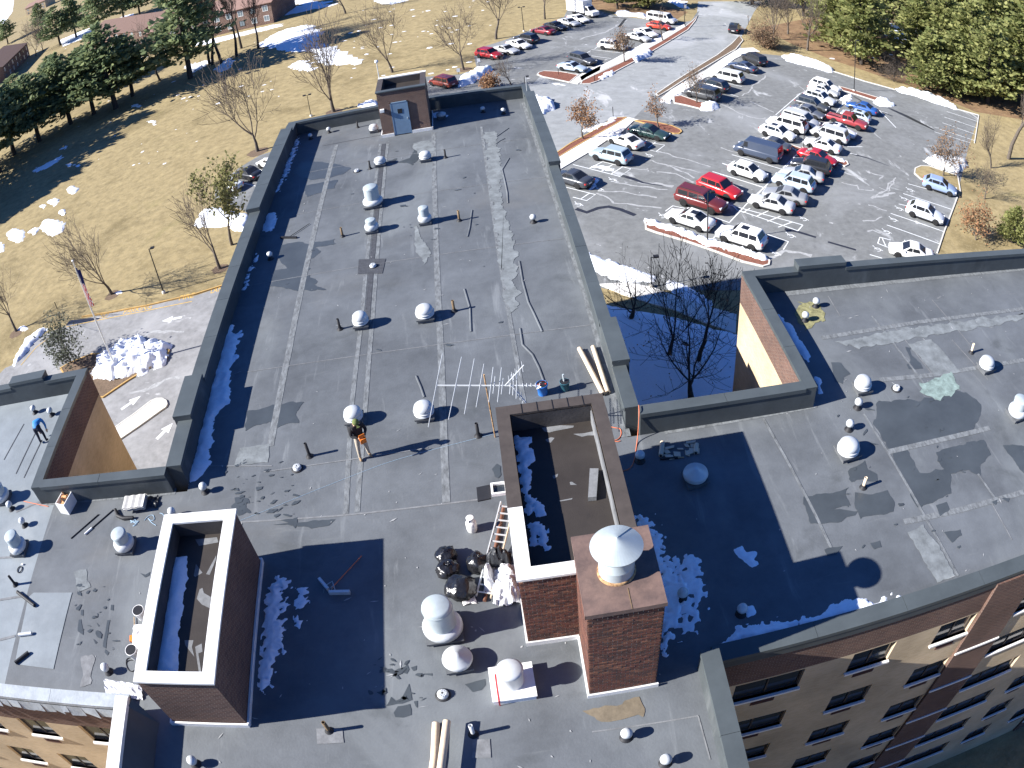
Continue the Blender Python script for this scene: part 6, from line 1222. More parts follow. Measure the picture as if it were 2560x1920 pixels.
# pines: whorls of branches with needle sprays
PINE = []
def pine_proto(seed, mat, H=14.0, R=4.2, first=.22, nw=17, nb=7, dens=1.0):
    r = random.Random(seed); t = bpy.data.objects.new('pine_tree', None); COL.objects.link(t); t.empty_display_size = .3
    b = MB(); ph = [r.uniform(0, 6) for _ in range(4)]
    b.tube([(.18*sin(ph[0]+z*.3), .18*sin(ph[1]+z*.25), z) for z in [H*i/10 for i in range(11)]], [.30*(1-.9*i/10)+.02 for i in range(11)], 8); 
    nd = MB(); lb = MB()
    for w in range(nw):
        f = w/(nw-1); z = H*(first+(1-first)*f*.97)
        for k_ in range(nb+r.randint(-2, 2)):
            if r.random() < .12: continue
            L = R*(1-f)**.72*(.55+.5*min(1, f*5+.35))*r.uniform(.55, 1.25)+.25; a_ = r.uniform(0, 2*pi); zz = z+r.uniform(-.4, .4)
            droop = r.uniform(.0, .25); pts = [Vector((L*s*cos(a_), L*s*sin(a_), zz+L*(.25*s-droop*s*s))) for s in (0, .35, .7, 1)]
            lb.tube(pts, [.05, .035, .02, .01], 3, 0, False)
            for m_ in range(int((7+L*9)*dens)):
                s = r.uniform(.25, 1.05)**.8; c = pts[0].lerp(pts[3], min(1, s))+Vector((r.gauss(0, .22+.12*L), r.gauss(0, .22+.12*L), r.gauss(.08, .16)))
                q = Vector((cos(a_), sin(a_), r.uniform(0, .9)))+Vector((r.uniform(-.9, .9), r.uniform(-.9, .9), r.uniform(-.4, .5))); q.normalize(); sl2 = r.uniform(.38, .75)
                sd = q.orthogonal().normalized(); an = r.uniform(0, 6); sd = (sd*cos(an)+q.cross(sd)*sin(an))
                nd.add([c-sd*sl2*.28, c+q*sl2*.6-sd*sl2*.3, c+q*sl2, c+q*sl2*.6+sd*sl2*.3, c+sd*sl2*.28], [(0, 1, 2, 3, 4)])
    tr = b.build('trunk', MT['barkd'], t); c = nd.build('crown', MT[mat], t); lb.build('branches', MT['barkd'], c)
    index_kids(t); return t
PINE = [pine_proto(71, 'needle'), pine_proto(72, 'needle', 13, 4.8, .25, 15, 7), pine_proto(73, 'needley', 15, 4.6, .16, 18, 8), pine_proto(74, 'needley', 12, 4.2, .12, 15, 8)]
used = set()
def pine(px, k_, label, group, top=None, H=None, wide=1.0, loc=None):
    base = GR(*px) if loc is None else Vector((*loc, 0)); h0 = (14, 13, 15, 12)[k_]; h = H or tall(px, top, 0); h = min(h, 40); s = h/h0
    o = PINE[k_] if k_ not in used else dup(PINE[k_], (0, 0, 0)); used.add(k_)
    o.location = (base.x, base.y, -.05); o.rotation_euler = (0, 0, rnd.uniform(0, 6.28)); o.scale = (s*wide, s*wide, s); tag(o, label, 'pine tree', group)
GL = 'row of dark pines on the left lawn'; GR2 = 'pine wood on the right bank'
for px, k_, top, w_, lb in (((475, 197), 0, (425, -40), 1.0, 'tallest dark pine at the right end of the left pine row'), ((330, 241), 1, (290, 95), 1.1, 'dark pine second from the right end of the left pine row'), ((286, 273), 0, (225, 70), 1.1, 'dark pine in the middle of the left pine row with a thick visible trunk'), ((234, 286), 1, (175, 130), 1.1, 'dark pine left of the middle of the left pine row'),
                      ((174, 312), 0, (110, 150), 1.15, 'dark pine in the left pine row above the bright strip of lawn'), ((98, 354), 1, (45, 195), 1.15, 'dark pine near the left edge in the left pine row'), ((40, 385), 0, (-10, 215), 1.2, 'dark pine at the left edge of the left pine row'), ((-20, 415), 1, (-70, 250), 1.2, 'dark pine half outside the left edge'),
                      ((226, 236), 1, (190, 120), 1.2, 'dark pine standing behind the middle of the left pine row'), ((150, 262), 0, (105, 150), 1.2, 'dark pine standing behind the left part of the left pine row'), ((60, 300), 1, (15, 195), 1.2, 'dark pine behind the left end of the left pine row')): pine(px, k_, lb, GL, top, wide=w_*1.3)
for px, k_, top, w_, lb in (((152, 113), 1, (125, 20), 1.2, 'far dark pine beyond the left pine row, behind the brown roofed house'), ((190, 95), 0, (165, -10), 1.1, 'far dark pine close to the snowy yard'), ((250, 80), 1, (230, -20), 1.2, 'far olive pine above the middle of the left pine row'), ((312, 52), 0, (295, -50), 1.1, 'far dark pine by the snowy path'), ((350, 40), 1, (335, -60), 1.1, 'far pine left of the far brick building'), ((105, 75), 0, (90, 10), 1.1, 'far dark pine behind the far left house'), ((20, 110), 1, (5, 50), 1.3, 'far pine at the top left corner')): pine(px, k_, lb, 'far pines beyond the left lawn', top, wide=w_)
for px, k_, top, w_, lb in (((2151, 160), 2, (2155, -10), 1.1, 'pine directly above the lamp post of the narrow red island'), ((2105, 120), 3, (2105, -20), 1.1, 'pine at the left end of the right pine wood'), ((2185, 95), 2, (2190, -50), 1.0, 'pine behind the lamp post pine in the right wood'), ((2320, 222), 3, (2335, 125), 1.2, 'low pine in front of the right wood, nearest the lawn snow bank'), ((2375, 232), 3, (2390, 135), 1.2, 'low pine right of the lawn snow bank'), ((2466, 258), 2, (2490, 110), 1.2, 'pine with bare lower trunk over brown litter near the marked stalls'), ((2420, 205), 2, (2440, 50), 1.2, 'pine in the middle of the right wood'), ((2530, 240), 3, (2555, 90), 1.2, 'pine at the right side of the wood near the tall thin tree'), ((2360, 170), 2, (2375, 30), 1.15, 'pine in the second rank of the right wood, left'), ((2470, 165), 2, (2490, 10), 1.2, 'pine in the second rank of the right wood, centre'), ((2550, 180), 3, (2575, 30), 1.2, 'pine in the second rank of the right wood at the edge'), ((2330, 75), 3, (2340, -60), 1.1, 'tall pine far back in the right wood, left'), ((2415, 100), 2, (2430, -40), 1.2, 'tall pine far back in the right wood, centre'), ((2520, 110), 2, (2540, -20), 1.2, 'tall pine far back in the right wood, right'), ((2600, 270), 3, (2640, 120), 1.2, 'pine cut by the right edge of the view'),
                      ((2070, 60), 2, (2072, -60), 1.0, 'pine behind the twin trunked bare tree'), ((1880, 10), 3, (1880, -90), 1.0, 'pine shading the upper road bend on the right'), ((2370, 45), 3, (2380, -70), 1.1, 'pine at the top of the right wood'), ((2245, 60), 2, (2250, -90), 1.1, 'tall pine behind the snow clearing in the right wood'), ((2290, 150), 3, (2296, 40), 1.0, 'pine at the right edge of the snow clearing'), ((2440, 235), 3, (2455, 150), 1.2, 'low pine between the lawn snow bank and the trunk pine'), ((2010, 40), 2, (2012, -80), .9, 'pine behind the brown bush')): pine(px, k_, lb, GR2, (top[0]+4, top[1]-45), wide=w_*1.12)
for x, y, k_, H in ((-98, 118, 0, 24), (-104, 108, 1, 25), (-92, 128, 0, 22), (-111, 99, 0, 26), (-120, 90, 1, 26)): pine(None, k_, 'dark pine just outside the left edge of the view, casting shade on the lawn', GL, H=H, wide=1.3, loc=(x, y))
pine((1545, 22), 2, 'olive pine behind the upper car park', 'pines behind the upper car park', H=9, wide=1.2); pine((1620, 20), 3, 'bushy pine above the white passenger van', 'pines behind the upper car park', H=8, wide=1.3); pine((1480, 4), 2, 'pine behind the box truck', 'pines behind the upper car park', H=10)
pine((2530, 605), 3, 'small bright yellow green pine beside the right wing parapet', None, H=4.2, wide=1.3)
# ================================================================ PEOPLE
MT['jacketk'] = pm('black_jacket', (.022, .022, .024), .8, .2, 12, .2, bscale=20); MT['trouser'] = pm('khaki_trousers', (.42, .36, .28), .85, .12, 10, .2)
MT['jacketb'] = pm('blue_jacket', (.03, .20, .48), .65, .15, 8, .2); MT['jeans'] = pm('dark_trousers', (.02, .022, .04), .85, .2, 10, .2); MT['boot'] = pm('tan_boots', (.30, .20, .11), .8, .15, 9); MT['bootk'] = pm('dark_boots', (.03, .027, .025), .7, .15, 9)
MT['hatg'] = pm('green_cap', (.13, .16, .05), .85, .15, 9); MT['hair'] = pm('dark_hair', (.03, .022, .016), .8, .2, 20)
def figure(name, J, E_, R, regions, label, loc, rz, hair):
    """J joints, E_ edges, R skin radii: one continuous body grown with the skin modifier; regions give each joint its cloth"""
    keys = list(J); me = bpy.data.meshes.new('tmp'); me.from_pydata([J[k_] for k_ in keys], [(keys.index(a_), keys.index(b_)) for a_, b_ in E_], [])
    o = bpy.data.objects.new('tmp', me); COL.objects.link(o)
    o.modifiers.new('s', 'SKIN'); m2 = o.modifiers.new('d', 'SUBSURF'); m2.levels = 1
    for i, k_ in enumerate(keys):
        v = me.skin_vertices[0].data[i]; rr = R[k_]; v.radius = rr if hasattr(rr, '__len__') else (rr, rr); v.use_root = (k_ == 'pelvis')
    dg = bpy.context.evaluated_depsgraph_get(); dg.update(); body = bpy.data.meshes.new_from_object(o.evaluated_get(dg)); bpy.data.objects.remove(o)
    body.materials.clear(); mats = sorted(set(regions.values()))
    for m_ in mats: body.materials.append(MT[m_])
    jv = {k_: Vector(J[k_]) for k_ in keys}
    for p in body.polygons:
        best = min(E_, key=lambda e: _segd(p.center, jv[e[0]], jv[e[1]])); p.material_index = mats.index(regions[best]); p.use_smooth = True
    t = thing('person', label, 'person', loc, rz)
    body.name = 'body'; link('body', body, t)
    hd = jv['head']; up = (jv['head']-jv['neck']).normalized()
    f = Vector(hair['face']); sd = up.cross(f).normalized()
    b = MB(); h = MB(); b.lathe([(.095, -.02), (.108, .03), (.105, .08), (.07, .125), (0, .135)], 16)
    if hair.get('brim'): b.add([(.09*cos(a_), .09*sin(a_), .03) for a_ in (-.9, -.3, .3, .9)]+[(.185, .07, .01), (.2, 0, .01), (.185, -.07, .01)], [(0, 1, 2, 3, 6, 5, 4)])
    M_ = Matrix((f-up*f.dot(up), sd, up)).transposed().to_4x4(); M_.translation = hd; b.xf(M_); b.build(hair['name'], MT[hair['mat']], t)
    b = MB()     # face: nose, eyes, mouth, ears
    for y in (-.035, .035): b.lathe([(.013, -.005), (.013, .005)], 8, 1, (.093, y, .02))
    b.add([(.092, -.018, -.03), (.092, .018, -.03), (.122, 0, -.028), (.096, 0, .02)], [(0, 1, 2), (0, 2, 3), (1, 3, 2)], 0); b.box(.088, .098, -.028, .028, -.07, -.06, 2)
    for y in (-.10, .10): b.obox((0, y, 0), (.022, 0, 0), (0, .01, 0), (0, 0, .035), 0)
    b.xf(M_); b.build('face', [MT['skin'], MT['hair'], MT['redp']], t)
    for s_ in hair['hands']:       # hands: palm with four fingers and a thumb
        w = jv[s_[0]]; e = jv[s_[1]]; d = (w-e).normalized(); n = d.orthogonal().normalized(); q = d.cross(n); b = MB()
        b.obox(w+d*.06, d*.05, q*.042, n*.016)
        for i, (off, ln) in enumerate(((-.032, .065), (-.011, .078), (.011, .073), (.032, .058))):
            p0 = w+d*.10+q*off; b.tube([p0, p0+d*ln*.5+n*.008, p0+d*ln*.85+n*.028], [.0105, .0095, .007], 6)
        p0 = w+d*.03-q*.04; b.tube([p0, p0-q*.03+d*.03, p0-q*.035+d*.065+n*.01], [.013, .011, .008], 6)
        b.build('hand', MT['skin'], t)
    return t
def _segd(p, a_, b_):
    d = b_-a_; t = max(0, min(1, (p-a_).dot(d)/max(d.dot(d), 1e-9))); return (p-a_-d*t).length
ED = [('pelvis', 'waist'), ('waist', 'chest'), ('chest', 'neck'), ('neck', 'head'), ('head', 'crown')]
for s_ in 'lr': ED += [('chest', 'sh'+s_), ('sh'+s_, 'el'+s_), ('el'+s_, 'wr'+s_), ('pelvis', 'hip'+s_), ('hip'+s_, 'kn'+s_), ('kn'+s_, 'an'+s_), ('an'+s_, 'toe'+s_)]
RD = {'pelvis': (.15, .12), 'waist': (.15, .115), 'chest': (.18, .125), 'neck': .06, 'head': .10, 'crown': .075}
for s_ in 'lr': RD.update({'sh'+s_: .085, 'el'+s_: .06, 'wr'+s_: .042, 'hip'+s_: .105, 'kn'+s_: .072, 'an'+s_: .052, 'toe'+s_: .042})
def regs(top, leg, boot, sk='skin'):
    d = {}
    for e in ED:
        j = e[1]; d[e] = sk if j in ('head', 'crown') else boot if j.startswith('toe') else leg if j[:3] in ('hip',) or j[:2] in ('kn', 'an') else top
    return d
# standing pilot, local +x = facing
a_, c_ = RF(902, 1146), RF(924, 1139.5); mid = (a_+c_)/2
J = {'pelvis': (0, 0, .92), 'waist': (.01, 0, 1.08), 'chest': (.0, 0, 1.30), 'neck': (.04, 0, 1.46), 'head': (.10, 0, 1.58), 'crown': (.13, 0, 1.66),
     'shl': (0, .19, 1.38), 'ell': (.06, .27, 1.12), 'wrl': (.27, .10, 1.10), 'shr': (0, -.19, 1.38), 'elr': (.06, -.27, 1.12), 'wrr': (.27, -.10, 1.10),
     'hipl': (0, .10, .86), 'knl': (.03, .14, .48), 'anl': (0, .16, .09), 'toel': (.16, .18, .045), 'hipr': (0, -.10, .86), 'knr': (.03, -.15, .48), 'anr': (0, -.17, .09), 'toer': (.16, -.2, .045)}
figure('person', J, ED, RD, regs('jacketk', 'trouser', 'boot'), 'person standing on the main wing in black jacket and khaki trousers holding an orange controller', (mid.x, mid.y, RZ), radians(-62), {'face': (1, 0, -.25), 'name': 'cap', 'mat': 'hatg', 'brim': 1, 'hands': (('wrl', 'ell'), ('wrr', 'elr'))})
t = thing('remote_controller', 'orange handheld controller held by the standing person', 'controller', (mid.x+.34*cos(radians(-62)), mid.y+.34*sin(radians(-62)), RZ+1.09), radians(-62))
b = MB(); b.box(-.09, .09, -.10, .10, -.02, .03); b.obox((.03, 0, .0), (.03, 0, -.16), (0, .10, 0), (.012, 0, .004)); b.build('case', MT['orange'], t)
b = MB(); b.tube([(-.02, .06, .03), (-.02, .06, .07)], .01, 6); b.tube([(-.02, -.06, .03), (-.02, -.06, .07)], .01, 6); b.build('stick', MT['trim'], t)
# bent worker in blue
a_, c_ = RF(107, 1104), RF(116, 1109); mid = (a_+c_)/2
J = {'pelvis': (-.05, 0, .88), 'waist': (.12, 0, .98), 'chest': (.36, 0, .94), 'neck': (.52, 0, .84), 'head': (.62, 0, .74), 'crown': (.68, 0, .67),
     'shl': (.42, .19, .88), 'ell': (.42, .24, .60), 'wrl': (.40, .20, .36), 'shr': (.42, -.19, .88), 'elr': (.42, -.24, .60), 'wrr': (.40, -.20, .36),
     'hipl': (-.05, .11, .84), 'knl': (.04, .16, .47), 'anl': (-.02, .17, .09), 'toel': (.14, .19, .045), 'hipr': (-.05, -.11, .84), 'knr': (.04, -.16, .47), 'anr': (-.02, -.17, .09), 'toer': (.14, -.19, .045)}
figure('person', J, ED, {**RD, 'waist': (.17, .14), 'chest': (.20, .15)}, regs('jacketb', 'jeans', 'bootk'), 'person in blue jacket and dark trousers bending over on the left wing roof', (mid.x, mid.y, RZ), radians(100), {'face': (.5, 0, -.86), 'name': 'hair', 'mat': 'hair', 'hands': (('wrl', 'ell'), ('wrr', 'elr'))})
# ================================================================ LOOSE THINGS ON THE ROOF
def at(px, h=0): q = RF(*px, h); return (q.x, q.y, RZ+h)
# tv antenna
ZB = 2.3; cT = lambda *p: cr(1060, 880, 5.53, *p)
m0 = RF(1238, 1093); t = thing('tv_antenna', 'long silver tv antenna on a rusty mast beside the stair house', 'antenna', (m0.x, m0.y, RZ))
off = Vector((m0.x, m0.y, RZ))
def AP(q): return P(q[0], q[1], RZ+ZB)-off
e0, e1 = AP(cT((165, 462))[0]), AP(cT((1605, 465))[0]); ax = (e1-e0).normalized()
mp = e0+ax*(Vector((0, 0, ZB))-e0).dot(ax)
b = MB(); b.tube([(0, 0, 0), (mp.x, mp.y, ZB+.42)], .022, 8); b.build('mast', MT['rust'], t)
b = MB(); b.bar(e0, e1, .03, .03); b.build('boom', MT['alu'], t)
for q in (((255, 30), (60, 1045)), ((520, 75), (340, 940)), ((697, 98), (560, 865)), ((830, 170), (722, 770)), ((958, 215), (897, 700)), ((985, 345), (955, 580)), ((1072, 225), (1018, 700)), ((1097, 370), (1070, 590)), ((1210, 315), (1185, 590)), ((1240, 305), (1228, 605)), ((1283, 260), (1275, 650)), ((1366, 443), (1368, 488)), ((1420, 440), (1422, 488)), ((1480, 438), (1482, 488)), ((1540, 436), (1542, 492)), ((1598, 436), (1600, 490))):
    p, q_ = [AP(x) for x in cT(*q)]; b = MB(); b.tube([p+Vector((0, 0, .02)), q_+Vector((0, 0, .02))], .011, 6); b.build('rod', MT['alu'], t)
for q in (((1130, 465), (1390, 270)), ((1210, 470), (1400, 610))):
    p, q_ = [AP(x) for x in cT(*q)]; p.z += .03; q_.z += .25 if q[1][1] < 400 else -.25
    b = MB(); b.bar(p, q_, .03, .012)
    for i in range(1, 6):
        c = p.lerp(q_, i/5.5); b.bar(c+Vector((.0, .25, 0)), c-Vector((0, .25, 0)), .012, .012)
    b.build('reflector', MT['alu'], t)
# buckets
def bucket(px, label, mat, r=.15, h=.36, fill=None):
    t = thing('bucket', label, 'bucket', at(px)); b = MB(); b.lathe([(r*.82, 0), (r*.98, h), (r*1.06, h), (r*1.06, h-.04), (r*.99, h-.05)], 20); b.lathe([(r*.95, h), (r*.86, h-.1), (0, h-.11)], 20, 1); b.build('pail', [MT[mat], MT['trim']], t)
    b = MB(); b.tube([(r*1.05*cos(a_), .03+r*.5*sin(a_), h-.03-.1*sin(a_)) for a_ in [pi*i/10 for i in range(11)]], .006, 5); b.build('handle', MT['steel'], t); return t
t = bucket((1357, 984), 'blue bucket with white and red rags beside the stair house', 'bluep', .19, .42)
b = MB()
for i in range(9): b.add([Vector((.13*cos(i*.9), .13*sin(i*1.3), .40))+Vector((rnd.uniform(-.09, .09), rnd.uniform(-.09, .09), rnd.uniform(-.03, .08))) for _ in range(4)], [(0, 1, 2, 3)], i % 3 == 0)
b.build('rag', [MT['white'], MT['redp']], t)
t = bucket((1413, 974), 'dark teal bucket with a grey paint roller standing in it', 'teal', .16, .36)
b = MB(); b.tube([(.0, .02, .2), (-.03, .05, .62)], .035, 8); b.build('roller', MT['steel'], t)
for px, lb in (((357, 1542), 'white bucket at the penthouse foot, the upper of two'), ((340, 1640), 'white bucket at the penthouse foot, the lower of two')): bucket(px, lb, 'white', .20, .36)
t = thing('paper_sack', 'crumpled white paper sack between the two white buckets', 'sack', at((350, 1592)), .1)
b = MB(); n = 14
for i in range(n+1):
    for j in range(n+1):
        x, y = (i/n-.5)*.52, (j/n-.5)*.95; h = max(0, 1-(2*abs(i/n-.5))**4)*max(0, 1-(2*abs(j/n-.5))**4); b.v.append((x+.03*noise.noise(Vector((x*9, y*9, 3))), y, .02+h*(.17+.1*noise.noise(Vector((x*7, y*7, 1))))))
b.f = [(i*(n+1)+j, (i+1)*(n+1)+j, (i+1)*(n+1)+j+1, i*(n+1)+j+1) for i in range(n) for j in range(n)]; b.m = [0]*len(b.f); b.sm = [True]*len(b.f); b.build('sack', MT['white'], t)
def broom(p0, p1, head_w, label, mh, mm, yaw=None, cat='broom', hd=.10, name='push_broom', up=.05):
    a_, c_ = Vector(at(p0)), Vector(at(p1)); t = thing(name, label, cat, a_, 0); d = c_-a_; b = MB(); b.tube([(0, 0, up), (d.x, d.y, .05)], .016, 8); b.build('handle', MT[mh], t)
    n = Vector((-d.y, d.x, 0)).normalized() if yaw is None else Vector((cos(yaw), sin(yaw), 0)); f = d.normalized()
    b = MB(); b.bar(-n*head_w/2+Vector((0, 0, .05)), n*head_w/2+Vector((0, 0, .05)), hd, .09); b.build('head', MT[mm], t); return t
broom((339, 1598), (337, 1545), .36, 'wooden push broom with orange bristles beside the white buckets', 'wood', 'orange', yaw=0.15, hd=.22)
broom(cr(440, 250, 3.456, (975, 1195))[0], cr(440, 250, 3.456, (1155, 1075))[0], .95, 'dark push broom lying on the main wing roof', 'blackp', 'blackp', yaw=-.35)
t = broom(cr(680, 1360, 5.29, (800, 590))[0], cr(680, 1360, 5.29, (1190, 170))[0], .02, 'V shaped two blade snow squeegee with red handle lying in the penthouse shade', 'cord', 'steel', cat='squeegee', name='roof_squeegee')
w0 = Vector(at(cr(680, 1360, 5.29, (800, 590))[0]))
for q in (((635, 480), (755, 620)), ((765, 660), (1040, 655))):
    p, c_ = [Vector(at(x))-w0 for x in cr(680, 1360, 5.29, *q)]; b = MB(); b.bar(p+Vector((0, 0, .07)), c_+Vector((0, 0, .07)), .09, .13); b.build('blade', MT['lead'], t)
b = MB(); p, m_, c_ = [Vector(at(x))-w0 for x in cr(680, 1360, 5.29, (740, 570), (820, 540), (850, 640))]; b.tube([p+Vector((0, 0, .12)), m_+Vector((0, 0, .18)), c_+Vector((0, 0, .12))], .015, 6); b.build('brace', MT['steel'], t)
def pole(p0, p1, label, mat, r=.02, tip=None, tipl=.3):
    a_, c_ = Vector(at(p0)), Vector(at(p1)); t = thing('pole', label, 'pole', a_); d = c_-a_; b = MB(); b.tube([(0, 0, r), (d.x, d.y, r)], r, 8); b.build('shaft', MT[mat], t)
    if tip: b = MB(); b.tube([(0, 0, r+.01), (d.x*tipl, d.y*tipl, r+.01)], r*1.9, 8); b.build('sleeve', MT[tip], t)
pole((178, 1347), (247, 1287), 'thin black pole lying left of the white tipped one', 'blackp', .022); pole((213, 1337), (284, 1275), 'black pole with white sleeve lying on the roof', 'blackp', .022, 'white', .25)
pole((60, 1254), (121, 1267), 'long orange wooden pole at the left edge', 'cord', .018)
for i, (p0, p1, mt, lb) in enumerate((((89, 1517), (46, 1483), 'blackp', 'upper black pipe weighing down the bright membrane patch'), ((50, 1590), (82, 1586), 'lead', 'middle pale pipe weighing down the bright membrane patch'), ((41, 1660), (74, 1634), 'blackp', 'lower black pipe weighing down the bright membrane patch'))):
    a_, c_ = Vector(at(p0)), Vector(at(p1)); t = thing('pipe', lb, 'pipe', a_); d = c_-a_; b = MB(); b.tube([(0, 0, .075), (d.x, d.y, .075)], .07, 10); b.build('tube', MT[mt], t)
# rolls of membrane
def rollo(p0, p1, r, label, mat='roll', bend=None, z=0):
    a_ = Vector(at(p0)); pts = [Vector(at(p))-a_+Vector((0, 0, r+z)) for p in ([p0]+([bend] if bend else [])+[p1])]
    t = thing('membrane_roll', label, 'roll', a_); b = MB(); b.tube(pts, r, 18); b.build('roll', MT[mat], t)
    d = (pts[-1]-pts[-2]).normalized(); e = (pts[0]-pts[1]).normalized(); b = MB(); b.tube([pts[-1]-d*.01, pts[-1]+d*.03], r*.5, 12); b.tube([pts[0]-e*.01, pts[0]+e*.03], r*.5, 12); b.build('core', MT['trim'], t)
rollo((1508, 990), (1449, 876), .085, 'left long tan roll leaning together at the right parapet'); rollo((1520, 986), (1483, 872), .085, 'right long tan roll at the right parapet')
rollo((1079, 1960), (1092, 1812), .10, 'left tan roll of two at the lower edge', bend=(1088, 1900)); rollo((1106, 1960), (1124, 1818), .10, 'right tan roll of two at the lower edge', z=.28)
rollo((1652, 1143), (1656, 1110), .075, 'longer tan tube of the litter spot near the notch'); rollo((1739, 1136), (1741, 1115), .075, 'shorter tan tube at the edge of the big shadow')
t = thing('board_scrap', 'splintered pale board scraps between the two tan tubes', 'scrap', at((1685, 1130))); b = MB()
for i in range(14): b.obox((rnd.uniform(-.5, .7), rnd.uniform(-.25, .25), .02+.004*i), (rnd.uniform(.03, .16), rnd.uniform(-.05, .05), 0), (rnd.uniform(-.03, .03), rnd.uniform(.03, .10), 0), (0, 0, .012))
tag(b.build('scrap', MT['roll'], t), kind='stuff')
t = thing('caulk_gun', 'black handled tool with tan tip lying below the longer tan tube', 'tool', at((1650, 1150)), -.1); b = MB(); b.bar((0, 0, .04), (.55, 0, .04), .05, .05); b.build('barrel', MT['blackp'], t); b = MB(); b.bar((.55, 0, .04), (.75, 0, .03), .03, .03); b.build('nozzle', MT['wood'], t)
# rubbish bags
def bag(px, label, s, seed, sq=.75):
    t = thing('rubbish_bag', label, 'rubbish bag', at(px), rnd.uniform(0, 6), 'black rubbish bags by the ladder'); b = MB(); n, m_ = 30, 20
    for i in range(m_+1):
        ph = pi*i/m_
        for j in range(n):
            th = 2*pi*j/n; v = Vector((sin(ph)*cos(th), sin(ph)*sin(th), cos(ph)))
            k_ = 1+.22*noise.noise(v*1.6+Vector((seed, 0, 0)))+.13*abs(noise.noise(v*4+Vector((0, seed, 0))))+.07*noise.noise(v*9)-.05*abs(sin(th*5+seed))*sin(ph)
            z = v.z*s*sq*k_; b.v.append((v.x*s*k_, v.y*s*k_, max(.0, z+s*sq*.8)))
    b.f = [(i*n+j, (i+1)*n+j, (i+1)*n+(j+1) % n, i*n+(j+1) % n) for i in range(m_) for j in range(n)]; b.m = [0]*len(b.f); b.sm = [True]*len(b.f); b.build('bag', MT['bag'], t)
    top = s*sq*1.7; b = MB()
    for j in range(9):
        a_ = 2*pi*j/9; b.add([(0, 0, top-.05), (.09*cos(a_), .09*sin(a_), top+.06), (.09*cos(a_+.7), .09*sin(a_+.7), top+.03)], [(0, 1, 2)])
    b.build('knot', MT['bag'], t)
bag((1118, 1398), 'black rubbish bag farthest from the ladder, top one of the pile', .30, 1); bag((1122, 1432), 'black rubbish bag at the left of the pile, below the top one', .33, 2, .7); bag((1197, 1420), 'upright black rubbish bag touching the ladder', .32, 3, .9); bag((1155, 1482), 'largest black rubbish bag with shiny tied end, lowest of the pile', .42, 4, .72)
# extension ladder along the stair house
p0, p1 = Vector(at((1192, 1496))), Vector(at((1258, 1290))); d = p1-p0; L = d.length; d.normalize(); n = Vector((d.y, -d.x, 0))
t = thing('ladder', 'wooden and aluminium extension ladder leaning low along the stair house wall', 'ladder', p0)
up_ = Vector((0, 0, .5))
for sgn in (0, 1):
    b = MB(); q = n*(.40*sgn)+Vector((0, 0, .12)); b.bar(q, q+d*L+up_, .03, .09); b.build('rail', MT['roll' if sgn else 'lead'], t)
for i in range(13):
    f = (i+.6)/13.2; b = MB(); q = d*L*f+up_*f+Vector((0, 0, .12)); b.bar(q, q+n*.40, .035, .03); b.build('rung', MT['lead'], t)
pole((1212, 1505), (1260, 1268), 'red brown timber lying between ladder and stair house wall', 'brick3', .05)
# grey tarp bundle
t = thing('tarpaulin', 'crumpled silver and black tarpaulin thrown over the ladder against the stair house', 'tarpaulin', at((1255, 1450)))
def crumple(w, h, nx, ny, amp, top, seed, fall=2.0):
    b = MB()
    for i in range(nx+1):
        for j in range(ny+1):
            x, y = (i/nx-.5)*w, (j/ny-.5)*h; e = (1-(2*abs(i/nx-.5))**fall)*(1-(2*abs(j/ny-.5))**fall)
            z = top*e+amp*(abs(noise.noise(Vector((x*2.6+y*1.2, y*1.7, seed))))+.6*abs(noise.noise(Vector((x*6, y*4+x*2, seed+4))))+.3*noise.noise(Vector((x*14, y*11, seed))))
            b.v.append((x+.08*noise.noise(Vector((x*4, y*4, seed+7))), y+.08*noise.noise(Vector((x*4, y*4, seed+9))), max(.01, z)))
    b.f = [(i*(ny+1)+j, (i+1)*(ny+1)+j, (i+1)*(ny+1)+j+1, i*(ny+1)+j+1) for i in range(nx) for j in range(ny)]; b.m = [0]*len(b.f); b.sm = [False]*len(b.f); return b
b = crumple(.95, 1.25, 34, 40, .34, .55, 3); b.xf(Matrix.Translation((.18, -.25, 0))); b.build('sheet', MT['tarp'], t)
b = crumple(.7, .5, 24, 18, .3, .5, 9); b.xf(Matrix.Translation((-.02, .45, .25))); b.build('black_sheet', MT['tarpd'], t)
b = crumple(.35, .95, 14, 30, .22, .62, 14); b.xf(Matrix.Translation((-.33, .0, .02))); b.build('folded_sheet', MT['tarp'], t)
t = thing('paper_scrap', 'crumpled white paper at the foot of the ladder', 'paper', at((1172, 1502))); crumple(.35, .28, 12, 10, .12, .08, 21).build('paper', MT['white'], t)
# propane tank
t = thing('gas_cylinder', 'white propane cylinder standing on the roof near the ladder', 'gas cylinder', at((1181, 1325))); b = MB(); b.lathe([(.13, 0), (.14, .02), (.14, .05), (.155, .09), (.155, .33), (.12, .40), (.04, .43), (.03, .46), (0, .46)], 22); b.build('tank', MT['white'], t)
b = MB()
for j in range(12):
    if j in (2, 3, 8, 9): continue
    a_, c_ = 2*pi*j/12, 2*pi*(j+1)/12; b.add([(.10*cos(a_), .10*sin(a_), .40), (.10*cos(c_), .10*sin(c_), .40), (.10*cos(c_), .10*sin(c_), .55), (.10*cos(a_), .10*sin(a_), .55)], [(0, 1, 2, 3)])
b.lathe([(.10, .54), (.115, .55), (.10, .56)], 14); b.build('collar', MT['white'], t)
